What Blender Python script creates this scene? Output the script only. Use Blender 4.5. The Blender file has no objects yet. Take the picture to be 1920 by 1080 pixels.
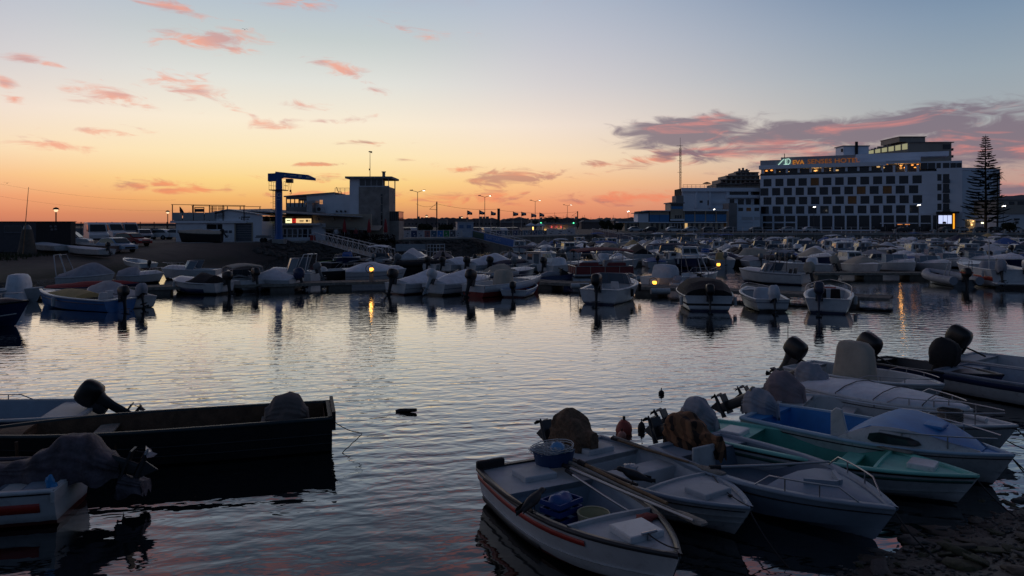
import bpy, bmesh, math, random
from mathutils import Vector, Matrix, noise as mnoise
random.seed(7)
SC = bpy.context.scene
COL = SC.collection
F = 1400.0; HOR = 420.0; EYE = 4.0
PI = math.pi
def lin(c):
    return tuple((v/255/12.92 if v/255 <= .04045 else ((v/255+.055)/1.055)**2.4) for v in c)
def W(px, py, z=0.0):
    d = F*(EYE-z)/(py-HOR)
    return Vector(((px-960)/F*d, d, z))
def D(px, py, d):
    return Vector(((px-960)/F*d, d, EYE-(py-HOR)/F*d))

# ------------------------------------------------------------------ camera
cam_data = bpy.data.cameras.new('camera')
cam = bpy.data.objects.new('camera', cam_data); COL.objects.link(cam)
cam.location = (0, 0, EYE); cam.rotation_euler = (PI/2, 0, 0)
cam_data.sensor_width = 36; cam_data.lens = 36*F/1920
cam_data.shift_y = -120/1920
cam_data.clip_start = .1; cam_data.clip_end = 12000
SC.camera = cam
SC.view_settings.view_transform = 'Standard'
SC.view_settings.look = 'None'
SC.view_settings.exposure = 0.0
SC.view_settings.gamma = 1.0
SC.cycles.use_denoising = True
SC.cycles.max_bounces = 6
SC.cycles.caustics_reflective = False; SC.cycles.caustics_refractive = False
SC.cycles.sample_clamp_indirect = 3.0

# ------------------------------------------------------------------ dusk sky
world = bpy.data.worlds.new('World'); SC.world = world; world.use_nodes = True
wt = world.node_tree; wt.nodes.clear()
class NT:
    """small node-tree writer"""
    def __init__(s, t): s.t = t
    def n(s, typ, **kw):
        nd = s.t.nodes.new(typ)
        for k, v in kw.items(): setattr(nd, k, v)
        return nd
    def lk(s, a, b): s.t.links.new(a, b)
    def put(s, sock, v):
        if hasattr(v, 'is_linked') or isinstance(v, bpy.types.NodeSocket): s.lk(v, sock)
        else: sock.default_value = v
    def m(s, op, a, b=0.0, c=None, clamp=False):
        nd = s.n('ShaderNodeMath', operation=op); nd.use_clamp = clamp
        s.put(nd.inputs[0], a); s.put(nd.inputs[1], b)
        if c is not None: s.put(nd.inputs[2], c)
        return nd.outputs[0]
    def mr(s, v, a, b, c=0.0, d=1.0, smooth=True):
        nd = s.n('ShaderNodeMapRange', interpolation_type='SMOOTHSTEP' if smooth else 'LINEAR')
        s.put(nd.inputs[0], v)
        for i, q in enumerate((a, b, c, d)): s.put(nd.inputs[i+1], q)
        return nd.outputs[0]
    def mix(s, f, a, b):
        nd = s.n('ShaderNodeMix', data_type='RGBA')
        s.put(nd.inputs[0], f); s.put(nd.inputs[6], a); s.put(nd.inputs[7], b)
        return nd.outputs[2]
    def ramp(s, f, stops):
        nd = s.n('ShaderNodeValToRGB'); el = nd.color_ramp.elements
        while len(el) < len(stops): el.new(.5)
        for e, (p, c) in zip(el, stops): e.position = p; e.color = (*c, 1)
        s.lk(f, nd.inputs[0]); return nd.outputs[0]
    def comb(s, x, y, z):
        nd = s.n('ShaderNodeCombineXYZ')
        for i, v in enumerate((x, y, z)): s.put(nd.inputs[i], v)
        return nd.outputs[0]
    def noise(s, vec, scale, detail=4, rough=.55, dist=0.0):
        nd = s.n('ShaderNodeTexNoise'); s.lk(vec, nd.inputs['Vector'])
        nd.inputs['Scale'].default_value = scale; nd.inputs['Detail'].default_value = detail
        nd.inputs['Roughness'].default_value = rough; nd.inputs['Distortion'].default_value = dist
        return nd.outputs[0]
w = NT(wt)
tc = w.n('ShaderNodeTexCoord'); sep = w.n('ShaderNodeSeparateXYZ'); w.lk(tc.outputs['Generated'], sep.inputs[0])
sx, sy, sz = sep.outputs
DEG = 180/PI
el = w.m('MULTIPLY', w.m('ARCSINE', sz), DEG)
az = w.m('MULTIPLY', w.m('ARCTAN2', sx, sy), DEG)
# colour against height for four bearings from the place where the sun went down
def stops(lst, top=90.0):      # (degrees, srgb, gain) ; position uses sqrt to give the low sky resolution
    return [(math.sqrt(max(e, 0)/top), tuple(v*g for v in lin(c))) for e, c, g in lst]
up = w.m('SQRT', w.m('DIVIDE', w.m('MAXIMUM', el, 0.0), 90.0))
west = w.ramp(up, stops([(0, (186,120,96), 1), (.7, (212,144,100), 1), (1.8, (243,182,110), 1), (3.2, (252,214,140), 1), (5.0, (253,230,182), 1),
    (7.5, (250,236,212), 1), (10.5, (226,226,219), 1), (13.5, (198,206,206), 1), (17, (174,189,206), 1), (24, (100,115,136), .98), (35, (80,96,120), .92), (55, (58,73,93), .85), (90, (42,58,78), .85)]))
mid = w.ramp(up, stops([(0, (190,112,92), 1), (.7, (222,136,100), 1), (1.8, (240,160,116), 1), (3.2, (251,196,142), 1), (5.0, (253,224,186), 1),
    (7.5, (244,226,211), 1), (10.5, (217,211,211), 1), (13.5, (198,199,208), 1), (17, (176,186,203), 1), (24, (99,115,136), .98), (35, (78,94,118), .92), (55, (58,73,93), .85), (90, (42,58,78), .85)]))
right = w.ramp(up, stops([(0, (168,118,116), 1), (1.2, (186,134,124), 1), (3.0, (194,158,146), 1), (5.0, (186,172,166), 1), (7.0, (166,171,174), 1),
    (10, (152,166,177), 1), (13.5, (130,151,173), 1), (17, (104,131,163), 1), (24, (88,110,142), 1), (35, (70,90,118), .95), (55, (54,71,93), .9), (90, (42,58,78), .85)]))
east = w.ramp(up, stops([(0, (58,68,88), 1), (6, (68,80,104), 1), (14, (66,84,112), 1), (30, (54,73,100), .95), (55, (46,63,85), .9), (90, (42,58,78), .85)]))
off = w.m('ABSOLUTE', w.m('SUBTRACT', w.m('MODULO', w.m('ADD', az, 180+16.0+360), 360.0), 180.0))
c1 = w.mix(w.mr(off, 4, 22), west, mid)
c2 = w.mix(w.mr(off, 14, 50), c1, right)
sky = w.mix(w.mr(off, 52, 130), c2, east)
# clouds: wind-drawn wisps placed by bearing and height, broken up by noise
def azel(px, py):
    x = (px-960)/F; z = (HOR-py)/F
    return math.degrees(math.atan(x)), math.degrees(math.atan(z/math.hypot(1, x)))
nv = w.comb(w.m('MULTIPLY', az, .22), w.m('ADD', w.m('MULTIPLY', el, .75), w.m('MULTIPLY', az, .03)), 3.7)
n1 = w.noise(nv, 1.5, 7, .6, 1.0)
nv2 = w.comb(w.m('MULTIPLY', az, .10), w.m('MULTIPLY', el, .55), 9.1)
n2 = w.noise(nv2, 1.6, 5, .6, .8)
nv3 = w.comb(w.m('MULTIPLY', az, .055), w.m('MULTIPLY', el, .16), 1.3)
n3 = w.noise(nv3, 1.9, 6, .6, .7)
def field(items):
    acc = None
    for px, py, rx, ry, tilt, wgt in items:
        a0, e0 = azel(px, py); k = 57.3/F
        da = w.m('SUBTRACT', az, a0); de = w.m('SUBTRACT', w.m('SUBTRACT', el, e0), w.m('MULTIPLY', da, tilt))
        q = w.m('SQRT', w.m('ADD', w.m('POWER', w.m('DIVIDE', da, rx*k), 2), w.m('POWER', w.m('DIVIDE', de, ry*k), 2)))
        v = w.m('MULTIPLY', w.m('SUBTRACT', 1.0, q), wgt)
        acc = v if acc is None else w.m('MAXIMUM', acc, v)
    return acc
pinks = [(395,72,126,40,-.03,1.15),(340,18,109,17,-.13,1.0),(195,172,101,26,-.12,1.0),(365,165,92,33,-.15,1.0),(635,130,88,21,-.25,.95),(585,198,67,14,-.03,.95),
         (520,236,84,17,-.03,1.0),(645,224,67,10,.06,.8),(60,112,71,11,-.1,.9),(20,186,34,8,-.05,.7),(800,58,109,26,-.18,.6),(80,272,92,14,-.04,.85),(190,246,92,13,0,.7),
         (545,4,109,19,0,.9),(8,158,18,15,-.2,.8),(700,168,59,8,-.05,.5)]
dusk = [(300,346,120,14,.0,.8),(330,356,130,8,-.02,.8),(585,308,60,5,.02,.8),(560,332,95,8,.0,.7),(960,330,140,24,.03,.85),(880,318,70,14,-.05,.7),(755,300,36,6,0,.7),(755,332,18,10,-.3,.8),
        (940,372,240,16,0,.75),(1180,372,200,18,0,.8),(1230,300,170,20,.06,.85),(620,365,180,10,0,.6),(700,268,90,5,0,.5)]
bank = [(1290,246,190,38,.04,1.0),(1480,252,190,34,.05,.9),(1690,236,260,40,.12,.95),(1900,262,260,66,.02,1.0),(1700,290,360,40,.02,.9),(1400,285,260,26,.03,.75),(1900,365,180,26,0,.9)]
def dens(f, lo, hi, amt, src=None):
    return w.mr(w.m('ADD', f, w.m('MULTIPLY', w.m('SUBTRACT', src or n1, .5), amt)), lo, hi)
west_half = w.mr(sy, .05, .3)
dp = w.m('MULTIPLY', w.m('MULTIPLY', dens(field(pinks), .26, 1.15, 3.3), .78), west_half)
sky = w.mix(dp, sky, w.mix(w.mr(n2, .42, .62), (*lin((242,158,132)), 1), (*lin((206,150,146)), 1)))
dd = w.m('MULTIPLY', w.m('MULTIPLY', dens(field(dusk), .18, .85, 3.2), .72), west_half)
sky = w.mix(dd, sky, w.mix(w.mr(n2, .4, .62), (*lin((240,132,98)), 1), (*lin((178,118,112)), 1)))
db = w.m('MULTIPLY', w.m('MULTIPLY', dens(field(bank), .1, .6, 1.5), .86), west_half)
sky = w.mix(db, sky, w.mix(w.mr(w.m('ADD', n2, w.m('MULTIPLY', w.m('SUBTRACT', el, 5.4), .022)), .30, .52), (*lin((216,126,120)), 1), (*lin((122,108,122)), 1)))
# the same drawn-out pink cloud goes on overhead
hi = w.m('MULTIPLY', w.mr(n3, .47, .66), w.m('MULTIPLY', w.mr(el, 15.5, 20), w.mr(el, 75, 40)))
hi = w.m('MULTIPLY', hi, w.mr(off, 120, 60))
sky = w.mix(w.m('MULTIPLY', hi, .55), sky, (*lin((206,124,112)), 1))
below = w.mr(el, -3.0, 0.0)
sky = w.mix(below, (*lin((40,40,46)), 1), sky)
bg = w.n('ShaderNodeBackground'); w.lk(sky, bg.inputs[0]); bg.inputs[1].default_value = 1.0
wo = w.n('ShaderNodeOutputWorld'); w.lk(bg.outputs[0], wo.inputs[0])
world.cycles.sampling_method = 'MANUAL'; world.cycles.sample_map_resolution = 1024

# ------------------------------------------------------------------ materials
_mats = {}
def M(name, col, rough=.5, metal=0.0, var=.12, scale=2.5, bump=0.0, bscale=None, emit=None, spec=.5, dirt=0.0, boot=None):
    if name in _mats: return _mats[name]
    m = bpy.data.materials.new(name); m.use_nodes = True
    t = NT(m.node_tree); b = m.node_tree.nodes['Principled BSDF']
    b.inputs['Roughness'].default_value = rough; b.inputs['Metallic'].default_value = metal
    b.inputs['Specular IOR Level'].default_value = spec
    tcn = t.n('ShaderNodeTexCoord'); v = tcn.outputs['Object']
    nz = t.noise(v, scale, 5, .6, .3)
    lo = tuple(max(0, c*(1-var)) for c in col); hi_ = tuple(min(1, c*(1+var)) for c in col)
    c = t.mix(t.mr(nz, .3, .7), (*lo, 1), (*hi_, 1))
    if dirt:
        dn = t.noise(v, scale*2.7, 6, .7, 1.0)
        c = t.mix(t.m('MULTIPLY', t.mr(dn, .52, .75), dirt), c, (.06, .05, .04, 1))
    if boot:      # antifouling paint and waterline grime at the foot of a hull
        sp_ = t.n('ShaderNodeSeparateXYZ'); t.lk(v, sp_.inputs[0]); zz_ = t.m('ADD', sp_.outputs[2], t.m('MULTIPLY', t.noise(v, 6.0, 4, .6), .03))
        c = t.mix(t.mr(zz_, boot[1]+.12, boot[1], 0, .45), c, (.10,.095,.08,1)); c = t.mix(t.mr(zz_, boot[1]+.012, boot[1], 0, 1), c, (*boot[0],1))
    t.lk(c, b.inputs['Base Color'])
    if bump:
        bn = t.n('ShaderNodeBump'); bn.inputs['Strength'].default_value = bump; bn.inputs['Distance'].default_value = .05
        t.lk(t.noise(v, bscale or scale*4, 4, .6), bn.inputs['Height']); t.lk(bn.outputs[0], b.inputs['Normal'])
    if emit:
        b.inputs['Emission Color'].default_value = (*emit[:3], 1); b.inputs['Emission Strength'].default_value = emit[3]
    _mats[name] = m
    return m
def paint(key, srgb, rough=.35, **k): return M(key, lin(srgb), rough, **k)

# ------------------------------------------------------------------ mesh helpers
class MB:
    def __init__(s): s.v = []; s.f = []; s.sm = []; s.xf = None
    def add(s, vs, fs, smooth=False):
        o = len(s.v)
        for p in vs:
            p = Vector(p); s.v.append(s.xf @ p if s.xf else p)
        for f in fs: s.f.append([i+o for i in f]); s.sm.append(smooth)
        return s
    def box(s, x0, x1, y0, y1, z0, z1):
        vs = [(x, y, z) for z in (z0, z1) for y in (y0, y1) for x in (x0, x1)]
        return s.add(vs, [(0,2,3,1),(4,5,7,6),(0,1,5,4),(2,6,7,3),(0,4,6,2),(1,3,7,5)])
    def hexa(s, bot, top):        # two 4-point loops, counter-clockwise from above
        return s.add(list(bot)+list(top), [(3,2,1,0),(4,5,6,7),(0,1,5,4),(1,2,6,5),(2,3,7,6),(3,0,4,7)])
    def loft(s, rings, closed=True, caps=True, smooth=True):
        n = len(rings[0]); fs = []
        for i in range(len(rings)-1):
            for j in range(n if closed else n-1):
                k = (j+1) % n
                fs.append((i*n+j, i*n+k, (i+1)*n+k, (i+1)*n+j))
        s.add([p for r in rings for p in r], fs, smooth)
        if caps and closed:
            s.add(rings[0], [tuple(range(n))[::-1]]); s.add(rings[-1], [tuple(range(n))])
        return s
    def strip(s, a, b, smooth=True): return s.loft([a, b], False, False, smooth)
    def tube(s, pts, r, n=6, r2=None, smooth=True):
        pts = [Vector(p) for p in pts]; rings = []
        for i, p in enumerate(pts):
            d = (pts[min(i+1, len(pts)-1)]-pts[max(i-1, 0)])
            if d.length < 1e-9: d = Vector((0,0,1))
            d.normalize(); a = d.cross(Vector((0,0,1)))
            if a.length < .05: a = d.cross(Vector((1,0,0)))
            a.normalize(); b = d.cross(a)
            rr = r if r2 is None else r+(r2-r)*i/(len(pts)-1)
            rings.append([p+(a*math.cos(t)+b*math.sin(t))*rr for t in (2*PI*k/n for k in range(n))])
        return s.loft(rings, smooth=smooth)
    def cyl(s, c, r, h, n=12, r2=None, axis='z', smooth=True):
        c = Vector(c); e = {'z': Vector((0,0,h)), 'x': Vector((h,0,0)), 'y': Vector((0,h,0))}[axis]
        return s.tube([c, c+e], r, n, r2, smooth)
    def ball(s, c, rx, ry, rz, n=10, m=6, jit=0.0, seed=0):
        rings = []
        for i in range(m+1):
            th = PI*i/m; rr = max(math.sin(th), .02); ring = []
            for k in range(n):
                a = 2*PI*k/n; q = Vector((math.cos(a)*rr, math.sin(a)*rr, -math.cos(th)))
                j = 1+jit*mnoise.noise(q*1.7+Vector((seed, seed*.7, 0))) if jit else 1
                ring.append((c[0]+q.x*rx*j, c[1]+q.y*ry*j, c[2]+q.z*rz*j))
            rings.append(ring)
        return s.loft(rings)
    def ext(s, poly, z0, z1):     # prism of an xy polygon (counter-clockwise)
        n = len(poly)
        vs = [(x, y, z0) for x, y in poly]+[(x, y, z1) for x, y in poly]
        return s.add(vs, [tuple(range(n))[::-1], tuple(range(n, 2*n))]+[(i, (i+1)%n, n+(i+1)%n, n+i) for i in range(n)])
    def extx(s, poly, x0, x1):    # prism of a yz polygon
        n = len(poly)
        vs = [(x0, y, z) for y, z in poly]+[(x1, y, z) for y, z in poly]
        return s.add(vs, [tuple(range(n))[::-1], tuple(range(n, 2*n))]+[(i, (i+1)%n, n+(i+1)%n, n+i) for i in range(n)])
    def exty(s, poly, y0, y1):    # prism of an xz polygon
        n = len(poly)
        vs = [(x, y0, z) for x, z in poly]+[(x, y1, z) for x, z in poly]
        return s.add(vs, [tuple(range(n)), tuple(range(n, 2*n))[::-1]]+[(i, n+i, n+(i+1)%n, (i+1)%n) for i in range(n)])
    def mesh(s, name):
        me = bpy.data.meshes.new(name); me.from_pydata([tuple(p) for p in s.v], [], s.f)
        me.polygons.foreach_set('use_smooth', s.sm); me.update(); return me
    def build(s, name, mat, parent=None, bevel=0, fix=False):
        me = s.mesh(name)
        if fix:
            bm = bmesh.new(); bm.from_mesh(me); bmesh.ops.recalc_face_normals(bm, faces=bm.faces); bm.to_mesh(me); bm.free()
        me.materials.append(mat)
        o = bpy.data.objects.new(name, me); COL.objects.link(o)
        if parent is not None: o.parent = parent
        if bevel:
            b = o.modifiers.new('bevel', 'BEVEL'); b.width = bevel; b.segments = 2; b.limit_method = 'ANGLE'
        return o
def tag(o, label=None, cat=None, group=None, kind=None):
    if label: o['label'] = label
    if cat: o['category'] = cat
    if group: o['group'] = group
    if kind: o['kind'] = kind
    return o
def empty(name, loc, rz=0.0, label=None, cat=None, group=None):
    o = bpy.data.objects.new(name, None); COL.objects.link(o); o.empty_display_size = .2
    o.location = loc; o.rotation_euler = (0, 0, rz)
    return tag(o, label, cat, group)
def share(o, name, parent, loc=(0,0,0), rot=(0,0,0), sc=(1,1,1), mat=None):
    """a part that shares the mesh of o"""
    c = bpy.data.objects.new(name, o.data); COL.objects.link(c); c.parent = parent
    c.location = loc; c.rotation_euler = rot; c.scale = sc
    if mat: c.material_slots[0].link = 'OBJECT'; c.material_slots[0].material = mat
    return c
def copy_tree(o, parent=None):
    c = o.copy(); COL.objects.link(c)
    if parent is not None: c.parent = parent
    for ch in list(o.children): copy_tree(ch, c)
    return c
def setmat(o, mat):
    o.material_slots[0].link = 'OBJECT'; o.material_slots[0].material = mat
def sag(a, b, drop, n=10):
    a = Vector(a); b = Vector(b)
    return [a.lerp(b, i/n)-Vector((0,0,drop*4*(i/n)*(1-i/n))) for i in range(n+1)]
def text(body, size, mat, parent, loc, rot=(PI/2,0,0), extr=.01, name='lettering', off=0.0):
    c = bpy.data.curves.new(name, 'FONT'); c.body = body; c.size = size; c.extrude = extr; c.offset = off; c.resolution_u = 3
    tmp = bpy.data.objects.new(name, c); COL.objects.link(tmp); bpy.context.view_layer.update()
    me = bpy.data.meshes.new_from_object(tmp.evaluated_get(bpy.context.evaluated_depsgraph_get())); me.materials.clear(); me.materials.append(mat)
    bpy.data.objects.remove(tmp); o = bpy.data.objects.new(name, me); COL.objects.link(o)
    o.parent = parent; o.location = loc; o.rotation_euler = rot
    return o

# palette (real-world base colours)
white = M('white_gelcoat', (.64,.65,.66), .33, var=.08, dirt=.28)
offw = M('aged_white_gelcoat', (.54,.545,.54), .45, var=.12, dirt=.45)
hull_white = [M('white_hull_%s' % n_, (.64,.65,.66), .33, var=.08, dirt=.28, boot=(c_, z_)) for n_, c_, z_ in (('blue', (.012,.02,.06), .10), ('black', (.015,.015,.016), .13), ('red', (.10,.02,.015), .09))]
hull_off = M('aged_hull', (.54,.545,.54), .45, var=.12, dirt=.45, boot=((.02,.02,.02), .05))
greyb = M('grey_blue_paint', (.27,.33,.40), .5, var=.1, dirt=.2)
greyd = M('grey_deck_paint', (.46,.48,.5), .6, var=.1, dirt=.25)
navy = M('navy_paint', (.015,.03,.09), .3)
blueh = M('blue_hull_paint', (.03,.16,.42), .35)
blued = M('bright_blue_deck_paint', (.03,.22,.52), .5, dirt=.15)
green = M('green_boat_paint', (.04,.29,.23), .5, dirt=.15)
greenl = M('pale_green_paint', (.22,.6,.5), .45, dirt=.15)
black = M('black_plastic', (.008,.008,.009), .35)
dark = M('dark_rubber', (.014,.014,.016), .7)
darkg = M('dark_grey_plastic', (.03,.032,.036), .4)
mgrey = M('grey_motor_plastic', (.18,.19,.2), .35)
red = M('red_paint', (.42,.03,.02), .4)
steel = M('stainless_tube', (.45,.45,.46), .3, metal=1.0)
alu = M('galvanised_steel', (.4,.41,.42), .45, metal=.7)
wood = M('worn_wood', (.20,.12,.06), .7, var=.3, scale=6, bump=.3)
woodg = M('grey_weathered_wood', (.24,.22,.19), .8, var=.3, scale=5, bump=.4)
cvgrey = M('grey_canvas', (.30,.31,.35), .85, bump=.5, bscale=6, dirt=.05)
cvlight = M('pale_grey_canvas', (.52,.55,.6), .7, bump=.5, bscale=6, dirt=.05)
cvwhite = M('white_tarpaulin', (.66,.7,.76), .5, bump=.5, bscale=6, dirt=.05)
cvblack = M('black_canvas', (.012,.012,.014), .8, bump=.5, bscale=6, dirt=.05)
cvblue = M('blue_canvas', (.02,.09,.3), .75, bump=.5, bscale=6, dirt=.05)
cvnavy = M('navy_canvas', (.012,.02,.06), .75, bump=.5, bscale=6, dirt=.05)
cvbeige = M('beige_canvas', (.42,.37,.3), .85, bump=.5, bscale=6, dirt=.05)
cvpink = M('mauve_canvas', (.24,.19,.20), .85, bump=.5, bscale=6, dirt=.05)
cvtan = M('tan_tarpaulin', (.46,.33,.14), .8, bump=.5, bscale=6, dirt=.05)
cvred = M('red_canvas', (.3,.03,.03), .8, bump=.5, bscale=6, dirt=.05)
glass = M('dark_glass', (.02,.024,.03), .06, var=.0, spec=.8)
clear = M('tinted_screen', (.16,.2,.24), .08, var=.0)
ropem = M('rope', (.12,.11,.1), .9)
# ================================================================== water
def water_mat():
    m = bpy.data.materials.new('harbour_water'); m.use_nodes = True
    t = NT(m.node_tree); b = m.node_tree.nodes['Principled BSDF']
    b.inputs['Base Color'].default_value = (.006,.009,.011,1); b.inputs['Roughness'].default_value = .03
    b.inputs['IOR'].default_value = 1.45
    b.inputs['Coat Weight'].default_value = 1.0; b.inputs['Coat IOR'].default_value = 1.45; b.inputs['Coat Roughness'].default_value = .02   # extra reflective layer, added only to brighten the mirrored sky
    g = t.n('ShaderNodeNewGeometry'); sp = t.n('ShaderNodeSeparateXYZ'); t.lk(g.outputs['Position'], sp.inputs[0])
    x, y, _ = sp.outputs
    p1 = t.comb(t.m('ADD', t.m('MULTIPLY', x, .62), t.m('MULTIPLY', y, -.3)), t.m('ADD', y, t.m('MULTIPLY', x, .25)), 0.0)
    p2 = t.comb(t.m('MULTIPLY', x, .4), t.m('SUBTRACT', y, t.m('MULTIPLY', x, .12)), 4.0)
    a = t.noise(p1, 2.6, 2, .5, .3)
    c = t.noise(p2, 7.0, 2, .5, .4)
    a2 = t.noise(t.comb(t.m('ADD', t.m('MULTIPLY', x, .5), t.m('MULTIPLY', y, .25)), t.m('SUBTRACT', y, t.m('MULTIPLY', x, .35)), 3.0), 3.7, 2, .5, .4)
    s = t.noise(p2, .55, 2, .5, .6)
    patch = t.mr(t.noise(t.comb(t.m('MULTIPLY', x, .5), y, 2.0), .16, 3, .6, .8), .38, .62)   # cat's paws
    shelter = t.mr(y, 8.0, 16.0, .30, 1.0)                                               # lee of the near shore
    wv = t.n('ShaderNodeTexWave', wave_type='BANDS', bands_direction='Y', wave_profile='SIN')
    for k_, v_ in (('Scale', .62), ('Distortion', 8.0), ('Detail', 2.0), ('Detail Scale', 1.3), ('Detail Roughness', .55)): wv.inputs[k_].default_value = v_
    t.lk(t.comb(t.m('MULTIPLY', x, .30), t.m('ADD', y, t.m('MULTIPLY', x, -.22)), 0.0), wv.inputs['Vector'])
    near_ = t.mr(y, 32.0, 12.0, .34, 1.45)                     # the breeze dies toward the pontoons
    patch2 = t.mr(t.noise(t.comb(t.m('MULTIPLY', x, .35), y, 7.0), .12, 2, .5, .5), .36, .64, .3, 1.0)
    h = t.m('MULTIPLY', t.m('MULTIPLY', a, .0135), near_)
    h = t.m('ADD', h, t.m('MULTIPLY', t.m('MULTIPLY', wv.outputs['Fac'], .0035), t.m('MULTIPLY', patch2, near_)))
    h = t.m('ADD', h, t.m('MULTIPLY', t.m('MULTIPLY', a2, .0105), near_))
    h = t.m('ADD', h, t.m('MULTIPLY', t.m('MULTIPLY', c, .0034), t.m('ADD', .35, patch)))
    h = t.m('ADD', h, t.m('MULTIPLY', t.m('MULTIPLY', s, .012), near_))
    h = t.m('MULTIPLY', h, shelter)
    bn = t.n('ShaderNodeBump'); bn.inputs['Strength'].default_value = 1.0; bn.inputs['Distance'].default_value = 1.0
    t.lk(h, bn.inputs['Height']); t.lk(bn.outputs[0], b.inputs['Normal']); t.lk(bn.outputs[0], b.inputs['Coat Normal'])
    return m
wm = MB(); wm.add([(-420,-40,0),(420,-40,0),(420,260,0),(-420,260,0)], [(0,1,2,3)])
tag(wm.build('water', water_mat()), 'rippled grey harbour water mirroring the dusk sky', kind='structure')

QZ = 1.8
asphalt = M('asphalt', (.055,.053,.05), .85, var=.25, scale=.5, bump=.3, bscale=6)
stonew = M('quay_masonry', (.16,.145,.125), .85, var=.3, scale=.9, bump=.6, bscale=2.5, dirt=.4)
conc = M('pale_concrete', (.34,.33,.31), .8, var=.15, scale=.8, bump=.2, dirt=.3)
sand = M('ramp_sand', (.17,.135,.10), .9, var=.25, scale=.4, bump=.5, bscale=5)
weed = M('dark_weed', (.035,.045,.018), .9, var=.4, scale=1.5, bump=.6)
rockm = M('dark_rock', (.06,.055,.05), .75, var=.4, scale=2, bump=.5)
EDGE = [(-38.5,86), (-24.7,97), (-16.7,111), (-6.9,119.5), (22.7,166), (30,176), (124,181), (400,190)]
# land behind the quay line, out to the horizon
land = MB()
pl = [(-60,86)]+EDGE
far = [(x*14, 4200) for x, _ in pl]
land.strip([(x, y+.55, QZ) for x, y in pl], [(x*1.0, y+60, QZ) for x, y in pl], False)
land.strip([(x, y+60, QZ) for x, y in pl], [(x, y, QZ) for x, y in far], False)
land.add([(-60,86.55,QZ),(-60,146,QZ),(-900,4200,QZ),(-4200,4200,QZ),(-700,86.55,QZ)], [(0,4,3,2,1)])
tag(land.build('ground', asphalt, fix=True), 'flat dark asphalt and open land behind the quay', kind='structure')
# quay walls, each run of masonry a wall with a pale coping
qlabels = ['dark masonry quay wall under the crane and café', 'dark quay wall beside the white truss gangway', 'quay wall below the row of small advert banners',
           'long quay wall behind the blue BOAT TOURS gangway', 'short corner of quay wall at the right gangway', 'pale-coped quay wall along the front of the white hotel', 'quay wall beyond the tall pine']
for i in range(len(EDGE)-1):
    a = Vector((*EDGE[i], 0)); b = Vector((*EDGE[i+1], 0)); d = (b-a).normalized(); n = Vector((d.y, -d.x, 0))
    r = empty('quay_wall', a, math.atan2(d.y, d.x), qlabels[i], 'quay wall', 'quay walls round the harbour basin')
    Lq = (b-a).length
    q = MB(); q.hexa([(0,-.9,-2.5),(Lq,-.9,-2.5),(Lq,.6,-2.5),(0,.6,-2.5)], [(0,-.1,QZ-.45 if i >= 4 else QZ-.2),(Lq,-.1,QZ-.45 if i >= 4 else QZ-.2),(Lq,.6,QZ-.45 if i >= 4 else QZ-.2),(0,.6,QZ-.45 if i >= 4 else QZ-.2)])
    q.build('wall', stonew, r)
    c = MB(); k = 0; step = 3.0
    while k < Lq-.01:
        e = min(k+step, Lq); c.box(k+.01, e-.01, -.22, .55, (QZ-.45 if i >= 4 else QZ-.2), QZ+.06); k = e
    o = c.build('coping', conc, r, bevel=.03); o['kind'] = 'stuff'
# the slipway and the bank under the club on the left
def seg_dist(x, y, a, b):
    ax, ay = a; bx, by = b; dx, dy = bx-ax, by-ay
    t = max(0, min(1, ((x-ax)*dx+(y-ay)*dy)/(dx*dx+dy*dy)))
    return math.hypot(x-ax-t*dx, y-ay-t*dy)
def bank(x, y):
    d = min(seg_dist(x, y, EDGE[i], EDGE[i+1]) for i in range(3))
    steep = QZ-.35-d*.34
    yy = 50+max(0, -x-36)*.12
    ramp = (y-yy)/34*1.75
    k = max(0, min(1, (x+36)/13)); k = k*k*(3-2*k)
    z = ramp*(1-k)+steep*k
    if x < -41: z += max(0, min(1.1, (-41-x)*.13))*max(0, min(1, (y-46)/9))*max(0, min(1, (72-y)/14))
    z += .06*mnoise.noise(Vector((x*.5, y*.5, 0)))
    return min(z, QZ-.02)
tm = MB(); nx, ny = 90, 60
X0, X1, Y0, Y1 = -95, -3, 36, 120
def inside_quay(x, y):
    for (ax, ay), (bx, by) in zip(EDGE, EDGE[1:]):
        if ax <= x <= bx: return y > ay+(by-ay)*(x-ax)/(bx-ax)+.3
    return y > 86.4
vs = []; ids = {}
for j in range(ny+1):
    for i in range(nx+1):
        x = X0+(X1-X0)*i/nx; y = Y0+(Y1-Y0)*j/ny
        ids[i, j] = len(vs); vs.append((x, y, max(-2, bank(x, y)) if not inside_quay(x, y) else QZ-.05))
fs = []
for j in range(ny):
    for i in range(nx):
        q = (ids[i, j], ids[i+1, j], ids[i+1, j+1], ids[i, j+1])
        if any(inside_quay(vs[k][0], vs[k][1]-3) for k in q): continue
        fs.append(q)
tm.add(vs, fs, True)
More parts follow.
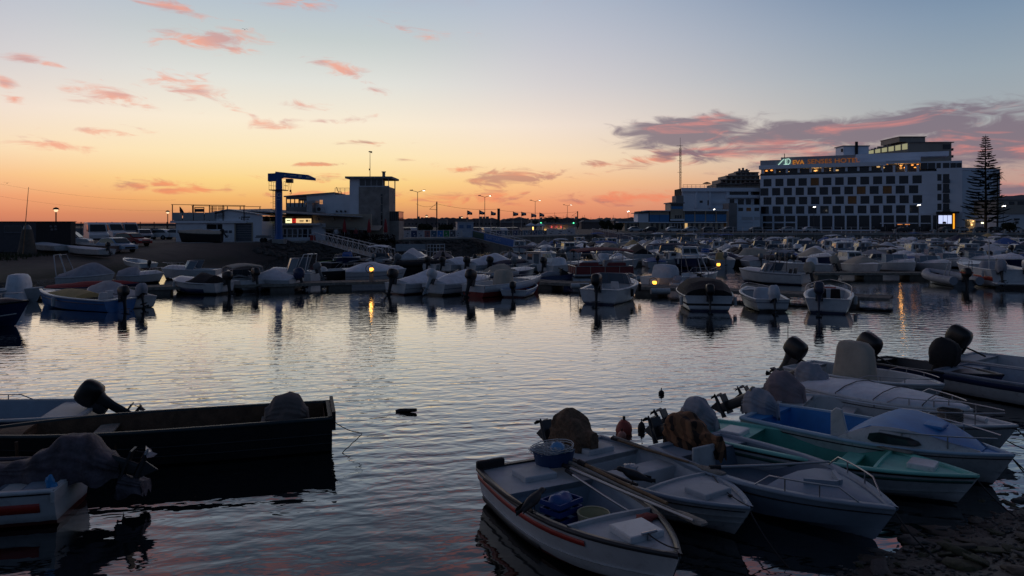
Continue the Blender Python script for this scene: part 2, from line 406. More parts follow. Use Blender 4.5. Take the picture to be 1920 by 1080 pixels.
def bank_mat():
    m = bpy.data.materials.new('slipway_earth'); m.use_nodes = True
    t = NT(m.node_tree); b = m.node_tree.nodes['Principled BSDF']; b.inputs['Roughness'].default_value = .9
    g = t.n('ShaderNodeNewGeometry'); sp = t.n('ShaderNodeSeparateXYZ'); t.lk(g.outputs['Position'], sp.inputs[0])
    x, y, z = sp.outputs
    n = t.noise(g.outputs['Position'], .35, 5, .65, .4)
    k = t.mr(t.m('ADD', x, t.m('MULTIPLY', n, 8)), -30, -24)
    k2 = t.mr(t.m('ADD', x, t.m('MULTIPLY', n, 5)), -39, -44)
    s = t.mix(t.mr(n, .3, .7), (.085,.07,.055,1), (.13,.105,.082,1))
    s = t.mix(t.m('MULTIPLY', t.mr(t.m('ADD', z, t.m('MULTIPLY', n, .5)), .95, .35), .75), s, (.035,.042,.018,1))
    s = t.mix(k, s, (.035,.033,.03,1)); s = t.mix(k2, s, (.03,.03,.022,1))
    t.lk(s, b.inputs['Base Color'])
    bn = t.n('ShaderNodeBump'); bn.inputs['Strength'].default_value = .6; bn.inputs['Distance'].default_value = .1
    t.lk(t.noise(g.outputs['Position'], 3.0, 5, .65), bn.inputs['Height']); t.lk(bn.outputs[0], b.inputs['Normal'])
    return m
tag(tm.build('slipway', bank_mat()), 'sandy slipway and dark bank running down to the water', kind='structure')
# rough stones of the bank
rng = random.Random(3)
rub = MB()
for k in range(900):
    x = rng.uniform(-30, -4); e = None
    for (ax, ay), (bx, by) in zip(EDGE, EDGE[1:]):
        if ax <= x <= bx: e = ay+(by-ay)*(x-ax)/(bx-ax)
    y = e-rng.uniform(.4, 7.5)
    z = bank(x, y); s = rng.uniform(.15, .5)
    if z > -.4: rub.ball((x, y, z), s*rng.uniform(.8,1.4), s, s*rng.uniform(.5,.8), 6, 4, .5, k)
tag(rub.build('rubble', rockm), 'dark rubble stones on the bank below the club quay', kind='stuff')
gr = MB()
for k in range(5200):
    x = rng.uniform(-62, -43); y = rng.uniform(50, 71); z = bank(x, y)
    if mnoise.noise(Vector((x*.25, y*.25, 3))) < -.15: continue
    h = rng.uniform(.15, .5); a = rng.uniform(0, 6.28); c, s = math.cos(a)*.06, math.sin(a)*.06
    l = Vector((rng.uniform(-.2,.2), rng.uniform(-.2,.2), h))
    gr.add([(x-c,y-s,z-.03),(x+c,y+s,z-.03),Vector((x,y,z))+l], [(0,1,2)])
tag(gr.build('bank_grass', weed), 'dark tufty grass on the bank in front of the container', kind='stuff')

# near foreshore under the viewer, stones at the lower right
def shore(x, y):
    s = 7.6+max(0, x-2.2)*.64
    z = (s-y)*.17-.02
    if x > 9: z = max(z, -.3)
    return max(-1.6, min(z, 2.4 if y > 0 else 2.4))+.05*mnoise.noise(Vector((x*1.3, y*1.3, 0)))
fm = MB(); vs = []; n = 80
for j in range(n+1):
    for i in range(n+1):
        x = -18+40*i/n; y = -12+27*j/n; vs.append((x, y, shore(x, y)))
fm.add(vs, [(j*(n+1)+i, j*(n+1)+i+1, (j+1)*(n+1)+i+1, (j+1)*(n+1)+i) for j in range(n) for i in range(n)], True)
mudm = M('wet_foreshore', (.03,.028,.022), .55, var=.45, scale=3, bump=.8, bscale=14)
tag(fm.build('foreshore', mudm), 'dark stony foreshore at the lower right corner', kind='structure')
stm = [M('stone_grey', (.05,.05,.048), .6, var=.3, scale=4, bump=.4), M('stone_brown', (.045,.037,.028), .65, var=.3, scale=4, bump=.4), M('stone_weedy', (.03,.036,.012), .7, var=.4, scale=5, bump=.5)]
smesh = []
for k in range(8):
    b = MB(); b.ball((0,0,0), 1, rng.uniform(.6,.9), rng.uniform(.35,.55), 9, 6, .7, k*5.1); me = b.mesh('stone'); me.materials.append(stm[k % 3]); smesh.append(me)
cnt = 0; peb = MB(); tries = 0
while cnt < 230 and tries < 6000:
    tries += 1
    x = rng.uniform(2.8, 9.2); y = rng.uniform(7.8, 12.2)
    z = shore(x, y)
    if z < -.12 or abs((x)/y*F) > 1000 or 420+F*(4-z)/y > 1130: continue
    s = rng.choice((.035,.045,.05,.06,.07,.085,.11,.17))
    ki = rng.randrange(8); o = bpy.data.objects.new('stone', smesh[ki]); COL.objects.link(o)
    o.location = (x, y, z+s*.05); o.scale = (s*rng.uniform(.9,1.5), s, s*rng.uniform(.45,.8)); o.rotation_euler = (rng.uniform(-.3,.3), rng.uniform(-.3,.3), rng.uniform(0, 6.3))
    tag(o, '%s %s stone on the foreshore %s' % ('fist-sized' if s < .065 else 'medium' if s < .1 else 'large', ['dark grey','brown','weedy green'][ki % 3], 'by the blue-grey boat\'s bow' if x < 4.6 else 'between the blue-grey and green bows' if x < 5.8 else 'below the green boat\'s bow' if y > 9.6 else 'at the lower right corner'), 'stone', 'wet stones on the foreshore'); cnt += 1
for k in range(2600):
    x = rng.uniform(2.4, 9); y = rng.uniform(7.4, 12); z = shore(x, y)
    if z < -.2: continue
    s = rng.uniform(.012, .04); peb.ball((x, y, z+s*.2), s, s*.8, s*.5, 5, 3, .5, k)
tag(peb.build('pebbles', stm[0]), 'wet pebbles and grit between the foreshore stones', kind='stuff')
# ================================================================== boats
class Hull:
    """parametric small-craft hull; local +Y is the bow, z=0 the waterline, origin under the middle of the transom"""
    def __init__(s, L, B, H, HB, tw=.84, p=2.3, rake=.4, draft=.16, chine=.8):
        s.L, s.B, s.H, s.HB, s.tw, s.p, s.rake, s.draft, s.ch = L, B, H, HB, tw, p, rake, draft, chine
    def b(s, t):
        h = s.B/2
        if t < .42: return h*(s.tw+(1-s.tw)*math.sin(t/.42*PI/2))
        return max(.012, h*(1-((t-.42)/.58)**s.p))
    def zs(s, t): return s.H+(s.HB-s.H)*max(t,0)**1.8
    def zc(s, t): return .03+(s.zs(t)*.55)*max(0, t-.25)**2.2
    def bc(s, t): return s.b(t)*s.ch*(1-.5*t**4)
    def zk(s, t): return -s.draft+(s.draft+.02)*max(0, (t-.75)/.25)**3
    def y(s, t, z):
        k = max(0, min(1, 1-(z+s.draft)/(s.zs(1)+s.draft)))
        return t*s.L-s.rake*k*t**3
    def S(s, sd, t, f, out=0.0):   # f 0 = chine .. 1 = sheer
        x = s.bc(t)+(s.b(t)-s.bc(t))*(max(f,0)**.8)+out; z = s.zc(t)+(s.zs(t)-s.zc(t))*f
        return Vector((sd*x, s.y(t, z), z))
    def side(s, t, f): return s.S(1, t, f)
TS = [0,.06,.13,.2,.28,.36,.44,.52,.6,.68,.75,.81,.87,.92,.96,.985,1.0]
TSL = [0,.15,.3,.45,.6,.72,.83,.92,1.0]
def superring(c, rx, ry, n=12, e=.6, z=0):
    out = []
    for k in range(n):
        a = 2*PI*(k+.5)/n; ca, sa = math.cos(a), math.sin(a)
        out.append(Vector((c[0]+rx*math.copysign(abs(ca)**e, ca), c[1]+ry*math.copysign(abs(sa)**e, sa), z)))
    return out
CK = {'cover': 1.0, 'console': 1.0, 'cabin': 1.0, 'bim': 1.0, 'mot': 1.0, 'hull': 1.0}   # height factors of a stretch of boats
_mot = {}
def motor_meshes():
    if _mot: return _mot
    b = MB()     # cowl; local: +Y forward, pivot at the transom clamp
    b.loft([superring((0,-.2),rx,ry,16,.52,z) for rx, ry, z in ((.13,.20,.06),(.175,.27,.12),(.19,.29,.24),(.188,.285,.36),(.172,.262,.45),(.135,.21,.515),(.05,.09,.54))])
    _mot['cowl'] = b.mesh('cowl')
    b = MB(); b.loft([superring((0,-.21),rx,ry,10,.6,z) for rx, ry, z in ((.03,.09,-.72),(.035,.10,-.5),(.05,.10,-.25),(.085,.13,-.02),(.13,.19,.10))])
    b.box(-.11,.11,-.46,-.06,-.60,-.575)                       # cavitation plate

    b.tube([(0,-.02,-.76),(0,-.12,-.76),(0,-.36,-.76),(0,-.44,-.76)], .05, 8, .03)
    b.add([(-.012,-.1,-.78),(-.012,-.36,-.78),(-.012,-.3,-.98),(.012,-.1,-.78),(.012,-.36,-.78),(.012,-.3,-.98)], [(0,1,2),(5,4,3),(0,2,5,3),(1,4,5,2)])
    _mot['leg'] = b.mesh('leg')
    b = MB(); b.box(-.13,-.08,-.12,.06,-.22,.1); b.box(.08,.13,-.12,.06,-.22,.1); b.box(-.08,.08,-.14,-.02,-.1,.06)
    _mot['bracket'] = b.mesh('bracket')
    b = MB(); b.tube([(0,-.44,-.76),(0,-.52,-.76)], .03, 8, .012)
    for k in range(3):
        a = 2*PI*k/3; c, s = math.cos(a), math.sin(a)
        def q(r, t, dy): return (c*r-s*t, -.47+dy, -.76+s*r+c*t)
        b.add([q(.02,-.02,.02), q(.1,-.07,.03), q(.15,-.02,.0), q(.13,.06,-.03), q(.03,.03,-.02)], [(0,1,2,3,4),(4,3,2,1,0)])
    _mot['propeller'] = b.mesh('propeller')
    b = MB(); b.tube([(0,-.05,.1),(0,.25,.16),(0,.55,.2)], .022, 6); _mot['tiller'] = b.mesh('tiller')
    for style in range(4):     # tied cloth covers
        b = MB(); rg = []; nn = 26
        prof = ((.05,.52,.0),(.6,.50,.0),(.95,.42,.0),(1.1,.28,.0),(1.14,.13,.0),(1.05,.02,.0),(.9,-.12,.02))
        for i, (k, z, dy) in enumerate(prof):
            ring = superring((0,-.18+dy*.5),.20*k,(.30 if style != 1 else .42)*k,nn,.75,z)
            for v in ring:
                d = mnoise.noise(v*5+Vector((style*9.1, 0, 0)))*.05+mnoise.noise(v*12+Vector((0, style*3, 0)))*.02
                fold = .025*i/6*math.sin(math.atan2(v.y+.18, v.x)*7+style*2)
                v.x *= 1+d*2+fold*3; v.y += (v.y+.18)*(d*2+fold*3); v.z += d*.8+(.05*math.sin(math.atan2(v.y+.18, v.x)*3+style) if i == 6 else 0)
                if style == 1 and v.y > -.1: v.z -= .16*max(0, min(1, (v.y+.1)/.35))
            rg.append(ring)
        b.loft(rg, True, False); _mot['cover%d' % style] = b.mesh('motor_cover')
    return _mot
def motor(parent, x, y, z, tilt=0.0, sc=1.0, body=None, cover=None, style=0, parts=True, steer=0.0, prop=None, bare=False):
    if not bare and tilt < .95: sc *= .84*CK['mot']; z -= .06+.22*(1-CK['mot'])
    mm = motor_meshes(); body = body or black
    def mk(nm, key, par, mat):
        me = mm[key]
        if not me.materials: me.materials.append(mat)
        o = bpy.data.objects.new(nm, me); COL.objects.link(o); o.parent = par; setmat(o, mat); return o
    m = mk('outboard_motor', 'leg', parent, darkg if body is black else body)
    m.location = (x, y, z); m.rotation_euler = (-tilt, 0, steer); m.scale = (sc, sc, sc)
    if bare: pass
    elif cover: mk('motor_cover', 'cover%d' % style, m, cover)
    else: mk('cowl', 'cowl', m, body)
    if parts:
        mk('bracket', 'bracket', m, darkg); mk('propeller', 'propeller', m, prop or darkg)
        if not cover and not bare and sc < 1.1: mk('tiller', 'tiller', m, dark)
    return m

def boat(name, label, cat, group, stern, bow=None, hd=None, L=None, B=1.5, H=.5, HB=.68, hull=white, inner=greyd, gun=None, z=0.0, lod=0, **o):
    """one boat: the hull and the parts named in the options"""
    stern = Vector((stern[0], stern[1]))
    if bow is not None:
        bow = Vector((bow[0], bow[1])); dv = bow-stern; L = L or dv.length
    else:
        dv = Vector((math.sin(math.radians(hd)), math.cos(math.radians(hd))))
    r = empty(name, (stern.x, stern.y, z), math.atan2(-dv.x, dv.y), label, cat, group)
    H *= CK['hull']; HB *= CK['hull']
    h = Hull(L, B, H, HB, o.get('tw', .84), o.get('p', 2.3), o.get('rake', .4), o.get('draft', .16), o.get('chine', .8))
    T = TS if lod == 0 else TSL
    # --- outer shell
    m = MB()
    for sd in (-1, 1):
        keel = [Vector((0, h.y(t, h.zk(t)), h.zk(t))) for t in T]
        rows = [keel, [h.S(sd, t, 0) for t in T], [h.S(sd, t, .35) for t in T], [h.S(sd, t, .7) for t in T], [h.S(sd, t, 1) for t in T]]
        if sd > 0: rows = [q for q in rows]
        if lod: rows = [rows[0], rows[1], rows[3], rows[4]]
        for a, b_ in zip(rows[:2], rows[1:2+0]): m.strip(a, b_)
        m.loft(rows[1:], False, False)
        if o.get('lap') and lod == 0:           # moulded laps
            for f in o['lap']:
                m.loft([[h.S(sd, t, f, .004) for t in T], [h.S(sd, t, f+.03, .022) for t in T], [h.S(sd, t, f+.035, .004) for t in T]], False, False, False)
    tr = [h.S(-1,0,f) for f in (1,.6,.3,0)]+[Vector((0, 0, h.zk(0)))]+[h.S(1,0,f) for f in (0,.3,.6,1)]
    m.add(tr, [tuple(range(len(tr)))])
    m.build('hull', hull_white[int(abs(stern.x*7+stern.y*3)) % 3] if hull is white else hull_off if hull is offw else hull, r)
    g = o.get('gw', .07)                        # gunwale width
    up = .025
    def inn(sd, t, dz=0.0, k=1.0):
        p = h.S(sd, t, 1); x = max(.0, abs(p.x)-g*k); return Vector((sd*x, p.y-(.05*k if t > .97 else 0), p.z+dz))
    gm = MB()
    for sd in (-1, 1):
        gm.loft([[h.S(sd, t, .93, .004) for t in T], [h.S(sd, t, .97, .02) for t in T], [h.S(sd, t, 1, .016)+Vector((0,0,up)) for t in T], [inn(sd, t, up) for t in T], [inn(sd, t, -.02) for t in T]], False, False)
    gm.box(-h.b(0), h.b(0), -.015, g, h.H-.03, h.H+up)
    gm.build('gunwale', gun or hull, r)
    w0, w1 = o.get('well', (.0, .68))
    fl = o.get('floor', .1)
    # --- liner of the open well
    if w1 > w0:
        tt = [w0]+[t for t in T if w0+.02 < t < w1-.02]+[w1]
        lm = MB()
        def fpt(sd, t): return Vector((sd*max(.02, min(h.b(t)-g-.05, h.bc(t)-.05)), h.y(t, h.zs(t)), fl))
        for sd in (-1, 1):
            top = [inn(sd, t, .0) for t in tt]; bot = [fpt(sd, t) for t in tt]
            lm.strip(top, bot); lm.strip(bot, [Vector((0, p.y, fl)) for p in bot], False)
        for t in (w0, w1):
            a = [inn(-1, t, 0), inn(1, t, 0), fpt(1, t), fpt(-1, t)]
            lm.add(a, [(0,1,2,3)])
        lm.build('liner', inner, r)
    def deck(nm, t0, t1, mat, dz=-.012, camber=.04, edge=0.0):
        tt = [t0]+[t for t in T if t0+.015 < t < t1-.015]+[t1]
        dm = MB(); rows = []
        for t in tt:
            a, c = inn(-1, t, dz, .96), inn(1, t, dz, .96)
            rows.append([a, a.lerp(c, .25)+Vector((0,0,camber*.75*min(1,(c-a).length))), a.lerp(c, .5)+Vector((0,0,camber*min(1,(c-a).length))), a.lerp(c, .75)+Vector((0,0,camber*.75*min(1,(c-a).length))), c])
        dm.loft(rows, False, False)
        a = rows[-1] if t1 < .9 else rows[0]
        dm.add([a[0], a[2], a[4], a[4]-Vector((0,0,.06)), a[2]-Vector((0,0,.08)), a[0]-Vector((0,0,.06))], [(0,1,2,3,4,5)])
        if edge:                                # raised coaming at the well side
            tq = t1 if t1 < .9 else t0
            q = rows[-1] if t1 < .9 else rows[0]
            s = -1 if t1 < .9 else 1
            dm.loft([[p+Vector((0,0,-.05)) for p in q], [p+Vector((0,0,edge)) for p in q], [p+Vector((0,s*.04,edge)) for p in q], [p+Vector((0,s*.04,-.0)) for p in q]], False, False, False)
        return dm.build(nm, mat, r)
    dk = o.get('deck', inner)
    if w1 < .99: deck('foredeck', w1, 1.0, dk, camber=o.get('camber', .05), edge=o.get('edge', .0))
    if w0 > 0.02: deck('stern_deck', 0.0, w0, dk, camber=.01)
    P = lambda t, x=0, dz=0: Vector((x, t*L, h.zs(t)+dz))
    for t in o.get('thwarts', ()):
        b_ = MB(); hw = h.b(t)-g-.03; wd = o.get('thw', .26)
        b_.box(-hw, hw, t*L-wd/2, t*L+wd/2, h.zs(t)-.17, h.zs(t)-.13); b_.build('thwart', o.get('thm', inner), r, bevel=.01)
    for t, wx, ly, mt in o.get('hatch', ()):
        b_ = MB(); zz = h.zs(t)+.02
        b_.box(-wx/2, wx/2, t*L-ly/2, t*L+ly/2, zz-.03, zz+.055); b_.build('hatch', mt, r, bevel=.018)
    for col, f0, f1, t0, t1 in o.get('stripes', ()):
        tt = [t0]+[t for t in T if t0 < t < t1]+[t1]
        for sd in (-1, 1):
            sm = MB(); sm.loft([[h.S(sd, t, f0, .002) for t in tt], [h.S(sd, t, f0+.01, .012) for t in tt], [h.S(sd, t, f1-.01, .012) for t in tt], [h.S(sd, t, f1, .002) for t in tt]], False, False)
            sm.build('stripe', col, r)
        if o.get('tstripe'):
            zz0 = h.zc(0)+(h.zs(0)-h.zc(0))*f0; zz1 = h.zc(0)+(h.zs(0)-h.zc(0))*f1
            x_ = h.b(0)*.95; sm = MB(); sm.box(-x_, x_, -.008, -.002, zz0, zz1); sm.build('stripe', col, r)
    if 'rail' in o:                             # bow rail
        t0, t1, hh = o['rail']; tt = [t0+(t1-t0)*k/6 for k in range(7)]
        for sd in (-1, 1):
            rb = MB()
            pts = [inn(sd, t, up, .5)+Vector((0,0,hh*min(1, (k)/1.0) if k < 1 else hh*(1 if k < 6 else .0 if o.get('railend') else 1))) for k, t in enumerate(tt)]
            pts[0] = inn(sd, tt[0], up, .5)
            rb.tube(pts, .011, 6); 
            for k in (2, 4): rb.tube([inn(sd, tt[k], up, .5), pts[k]], .011, 5)
            rb.build('bow_rail', steel, r)
    if 'tubes' in o:
        col = o['tubes']; tr_ = o.get('tr', .2)
        for sd in (-1, 1):
            tb = MB(); tt = [-.06]+[t for t in T]
            pts = [Vector((sd*h.b(max(t, 0)), t*L if t < 0 else h.y(t, h.zs(t)), h.zs(max(t, 0))-.03)) for t in tt]
            tb.tube(pts, tr_, 8 if lod else 10); tb.build('buoyancy_tube', col, r)
    if 'screen' in o:                           # windscreen
        t0, hh = o['screen']; b_ = MB(); fr = MB()
        hw = h.b(t0)-g; y0 = t0*L; zz = h.zs(t0)
        pl = [(-hw, y0-.5), (-hw*.92, y0+.05), (-hw*.45, y0+.35), (hw*.45, y0+.35), (hw*.92, y0+.05), (hw, y0-.5)]
        top = [Vector((x*.86, y-.28, zz+hh)) for x, y in pl]; bot = [Vector((x, y, zz+.02)) for x, y in pl]
        b_.strip(bot, top, False); b_.build('windscreen', clear, r)
        fr.tube(top, .018, 5); fr.tube(bot, .014, 5)
        for a, c in zip(bot, top): fr.tube([a, c], .014, 5)
        fr.build('screen_frame', steel, r)
    if 'cover' in o:                            # canvas cover: (profile of (t, height), material)
        prof, mt = o['cover']; cm = MB(); rows = []; cw = o.get('cw', 1.02)
        t0, t1 = prof[0][0], prof[-1][0]
        for k in range(13 if lod == 0 else 8):
            t = t0+(t1-t0)*k/(12 if lod == 0 else 7)
            for (ta, ha), (tb_, hb) in zip(prof, prof[1:]):
                if ta <= t <= tb_+1e-6: hh = (ha+(hb-ha)*(t-ta)/(tb_-ta))*CK['cover']; break
            row = []
            for u in (-1, -.86, -.6, -.3, 0, .3, .6, .86, 1):
                x = h.b(t)*cw*u; e = 1-abs(u)**o.get('cp', 1.25)
                if abs(u) == 1: e = -.08/max(hh, .08)
                q = Vector((x, h.y(t, h.zs(t)), h.zs(t)+.03+hh*e))
                nzv = mnoise.noise(Vector((q.x*1.6+stern.x, q.y*1.3+stern.y, q.z*2)))*.07+mnoise.noise(Vector((q.x*5, q.y*4+stern.x, q.z)))*.02
                row.append(q+Vector((0, 0, nzv*min(1, hh*2.5)*(1-abs(u)**6))))
            rows.append(row)
        cm.loft(rows, False, False, smooth=o.get('csm', True))
        for rw in (rows[0], rows[-1]):
            base = [Vector((p.x, p.y, h.zs(.3)*.0+min(rw[0].z, rw[-1].z))) for p in rw]; cm.strip(rw, base, False)
        cm.build('boat_cover', mt, r)
    if 'console' in o:                          # (t, width, height, material): covered steering console
        t, wx, hh, mt = o['console']; hh *= CK['console']; b_ = MB(); y0 = t*L; z0 = max(fl, .1)
        rg = []
        for k, (sx_, sy_, dy) in enumerate(((1.12,1.1,0),(1.05,1.05,0),(1,1,.02),(.92,.9,.02),(.8,.7,-.02),(.5,.4,-.04))):
            zz = z0+hh*(0,.3,.6,.85,.97,1.0)[k]
            ring = superring((0, y0+dy*hh), wx/2*sx_, o.get('cl', .45)*sy_, 14, .55, zz)
            for v in ring:
                dn = mnoise.noise(v*3+Vector((stern.x, stern.y, 0)))*.06
                v.x *= 1+dn; v.y += dn*.3
            rg.append(ring)
        b_.loft(rg); b_.build('console_cover', mt, r)
    if 'cabin' in o:                            # (t0, t1, height, material)
        t0, t1, hh, mt = o['cabin']; hh *= CK['cabin']; y0, y1 = t0*L, t1*L; z0 = h.zs(.3)
        w0_, w1_ = h.b(t0)-g-.02, h.b(t1)-g-.02
        b_ = MB()
        bot = [(-w0_,y0,z0),(w0_,y0,z0),(w1_,y1,h.zs(t1)),(-w1_,y1,h.zs(t1))]
        top = [(-w0_*.86,y0+.05,z0+hh),(w0_*.86,y0+.05,z0+hh),(w1_*.8,y1-hh*.55,z0+hh*.97),(-w1_*.8,y1-hh*.55,z0+hh*.97)]
        b_.hexa(bot, top); b_.build('cabin', mt, r, bevel=.04)
        rf = MB(); rf.hexa([(-w0_*.95,y0-.15,z0+hh+.003),(w0_*.95,y0-.15,z0+hh+.003),(w1_*.9,y1-hh*.45,z0+hh*.98),(-w1_*.9,y1-hh*.45,z0+hh*.98)],
                           [(-w0_*.9,y0-.12,z0+hh+.07),(w0_*.9,y0-.12,z0+hh+.07),(w1_*.85,y1-hh*.5,z0+hh+.05),(-w1_*.85,y1-hh*.5,z0+hh+.05)]); rf.build('cabin_roof', mt, r, bevel=.02)
        bt = [Vector(p) for p in bot]; tp = [Vector(p) for p in top]
        def pane(a, b1, c, d, i0, i1, j0, j1):
            def q(u, v): return a.lerp(b1, u).lerp(d.lerp(c, u), v)
            nn = (b1-a).cross(d-a).normalized()*.012
            pts = [q(i0,j0)+nn, q(i1,j0)+nn, q(i1,j1)+nn, q(i0,j1)+nn]
            wq = MB(); wq.add(pts+[p-nn*1.5 for p in pts], [(0,1,2,3),(0,4,5,1),(1,5,6,2),(2,6,7,3),(3,7,4,0)]); wq.build('window', glass, r)
        pane(bt[1], bt[2], tp[2], tp[1], .1, .5, .5, .88); pane(bt[1], bt[2], tp[2], tp[1], .55, .9, .5, .88)
        pane(bt[3], bt[0], tp[0], tp[3], .1, .45, .5, .88); pane(bt[3], bt[0], tp[0], tp[3], .5, .9, .5, .88)
        pane(bt[2], bt[3], tp[3], tp[2], .08, .48, .42, .9); pane(bt[2], bt[3], tp[3], tp[2], .52, .92, .42, .9)
        pane(bt[0], bt[1], tp[1], tp[0], .12, .42, .35, .88)
        dq = MB(); dq.box(w0_*.05, w0_*.6, y0-.02, y0+.0, z0+.02, z0+hh*.88); dq.build('cabin_door', clear, r)
    if 'bimini' in o:                           # sun canopy on a tube frame
        t0, t1, hh, mt = o['bimini']; hh *= CK['bim']; y0, y1 = t0*L, t1*L; w_ = h.b((t0+t1)/2)*o.get('bw', .92); zb = h.zs(.3)+hh
        b_ = MB(); rows = []
        for k in range(7):
            y = y0+(y1-y0)*k/6; rows.append([Vector((w_*u, y, zb+.12*(1-u*u)-.1*(2*k/6-1)**2+.015*math.sin(k*2))) for u in (-1,-.7,-.35,0,.35,.7,1)])
        b_.loft(rows, False, False); low = [[p-Vector((0,0,.05)) for p in q] for q in rows]; b_.loft(low, False, False)
        for e in (0, -1): b_.strip(rows[e], low[e])
        b_.strip([q[0]-Vector((0,0,.06)) for q in rows], [q[0] for q in rows]); b_.strip([q[-1]-Vector((0,0,.06)) for q in rows], [q[-1] for q in rows])
        b_.build('canopy', mt, r)
        fr = MB()
        for sd in (-1, 1):
            ym = (y0+y1)/2
            for y in (y0+.05, y1-.05): fr.tube([(sd*w_, ym if o.get('bv') else y, h.zs(.3)), (sd*w_, y, zb-.08)], .016, 5)
        fr.build('canopy_frame', o.get('bfm', steel), r)
    if 'arch' in o:                             # radar arch / wake tower
        t, hh, mt = o['arch']; w_ = h.b(t)*.9; a = MB()
        z0 = h.zs(t)
        for dy in (0, .45): a.tube([(-w_, t*L+dy*1.4, z0), (-w_*.8, t*L+dy*.7-.2, z0+hh), (w_*.8, t*L+dy*.7-.2, z0+hh), (w_, t*L+dy*1.4, z0)], .03, 6)
        a.build('tower', mt, r)
    if 'seat' in o:
        for t, x, mt in o['seat']:
            b_ = MB(); y = t*L; zz = max(fl, h.zs(t)-.3); b_.box(x-.22, x+.22, y-.2, y+.22, zz, zz+.22)
            b_.hexa([(x-.22,y-.28,zz+.18),(x+.22,y-.28,zz+.18),(x+.22,y-.18,zz+.18),(x-.22,y-.18,zz+.18)], [(x-.2,y-.36,zz+.62),(x+.2,y-.36,zz+.62),(x+.2,y-.28,zz+.62),(x-.2,y-.28,zz+.62)])
            b_.build('seat', mt, r, bevel=.03)
    if 'motor' in o:
        d = dict(o['motor']); mx = d.pop('x', 0.0); motor(r, mx, -.04, h.H+d.pop('dz', .0), parts=lod == 0, **d)
    for t, x in o.get('aerials', ()):
        b_ = MB(); p = Vector((x, t*L, h.zs(t)))
        b_.tube([p, p+Vector((0,-.12,o.get('ah', 1.5)))], .012, 4, .006); b_.build('aerial', offw, r)
    for sd, t in o.get('fenders', ()):
        b_ = MB(); p = h.S(sd, t, .9, .1); b_.tube([p+Vector((0,0,-.38)), p+Vector((0,0,-.34)), p+Vector((0,0,-.04)), p], .085, 8); b_.tube([p, h.S(sd, t, 1)+Vector((0,0,.03))], .01, 4)
        b_.build('fender', o.get('fm', offw), r)
    r_h[r.name] = h
    return r
def drape(parent, mat, prof, zb, x0=0.0, seed=0, nm='motor_cover'):
    """cloth thrown over a motor, built in the boat's frame; prof = (y, half width, height)"""
    m = MB(); rows = []; n = 34
    ys = [prof[0][0]+(prof[-1][0]-prof[0][0])*k/28 for k in range(29)]
    for k, y in enumerate(ys):
        for (ya, wa, ha), (yb, wb, hb) in zip(prof, prof[1:]):
            if ya-1e-6 <= y <= yb+1e-6:
                f = (y-ya)/(yb-ya); f = f*f*(3-2*f); wd = wa+(wb-wa)*f; hh = ha+(hb-ha)*f; break
        row = []
        for j in range(n+1):
            a = PI*j/n; ca, sa = math.cos(a), math.sin(a)
            q = Vector((x0+wd*math.copysign(abs(ca)**.75, ca), y, zb+hh*max(sa, 0)**.7))
            d = mnoise.noise(q*4.5+Vector((seed, 0, 0)))*.05+(abs(mnoise.noise(q*5+Vector((0, seed, 0))))-.2)*.03
            fold = .03*math.sin(j*2.1+y*9+seed)*(1-sa)
            q.x += math.copysign(1, ca)*(d+fold)*abs(ca)**.3; q.z += d*(.3+sa); q.y += d*.8
            if j in (0, n): q.z -= .10+.05*math.sin(y*14+seed+j)
            row.append(q)
        rows.append(row)
    m.loft(rows, False, False)
    for rw, dy in ((rows[0], -.03), (rows[-1], .03)): m.strip(rw, [Vector((x0+(p.x-x0)*.9, p.y+dy, zb-.1+.04*math.sin(p.x*40))) for p in rw])
    return m.build(nm, mat, parent)
r_h = {}; flipx = set()
def bpt(r, x, t, z, abs_z=False):
    """a point given in a boat's own frame, as a world position"""
    h = r_h[r.name]; x = -x if r.name in flipx else x; a = r.rotation_euler.z; y = t*h.L; zz = z if abs_z else h.zs(t)+z
    return Vector((r.location.x+x*math.cos(a)-y*math.sin(a), r.location.y+x*math.sin(a)+y*math.cos(a), r.location.z+zz))
# ================================================================== the boats at the near shore
NG = 'small boats moored bow to the near shore'
burlap = M('brown_burlap', (.15,.095,.06), .95, var=.35, scale=14, bump=.7, bscale=40)
def plaid():
    m = bpy.data.materials.new('plaid_blanket'); m.use_nodes = True
    t = NT(m.node_tree); b = m.node_tree.nodes['Principled BSDF']; b.inputs['Roughness'].default_value = .95
    v = t.n('ShaderNodeTexCoord').outputs['Object']; sp = t.n('ShaderNodeSeparateXYZ'); t.lk(v, sp.inputs[0])
    def band(s, f): return t.mr(t.m('SINE', t.m('MULTIPLY', s, f)), -.1, .25)
    k = t.m('ADD', t.m('MULTIPLY', band(t.m('ADD', sp.outputs[1], t.m('MULTIPLY', sp.outputs[2], .7)), 34), .5), t.m('MULTIPLY', band(t.m('ADD', sp.outputs[0], t.m('MULTIPLY', sp.outputs[2], .5)), 34), .5))
    c = t.mix(k, (.26,.12,.055,1), (.018,.01,.008,1))
    t.lk(c, b.inputs['Base Color']); return m
plaidm = plaid()
tarpm = M('blotched_dark_tarpaulin', (.085,.07,.085), .7, var=.5, scale=5, bump=.5, bscale=9)
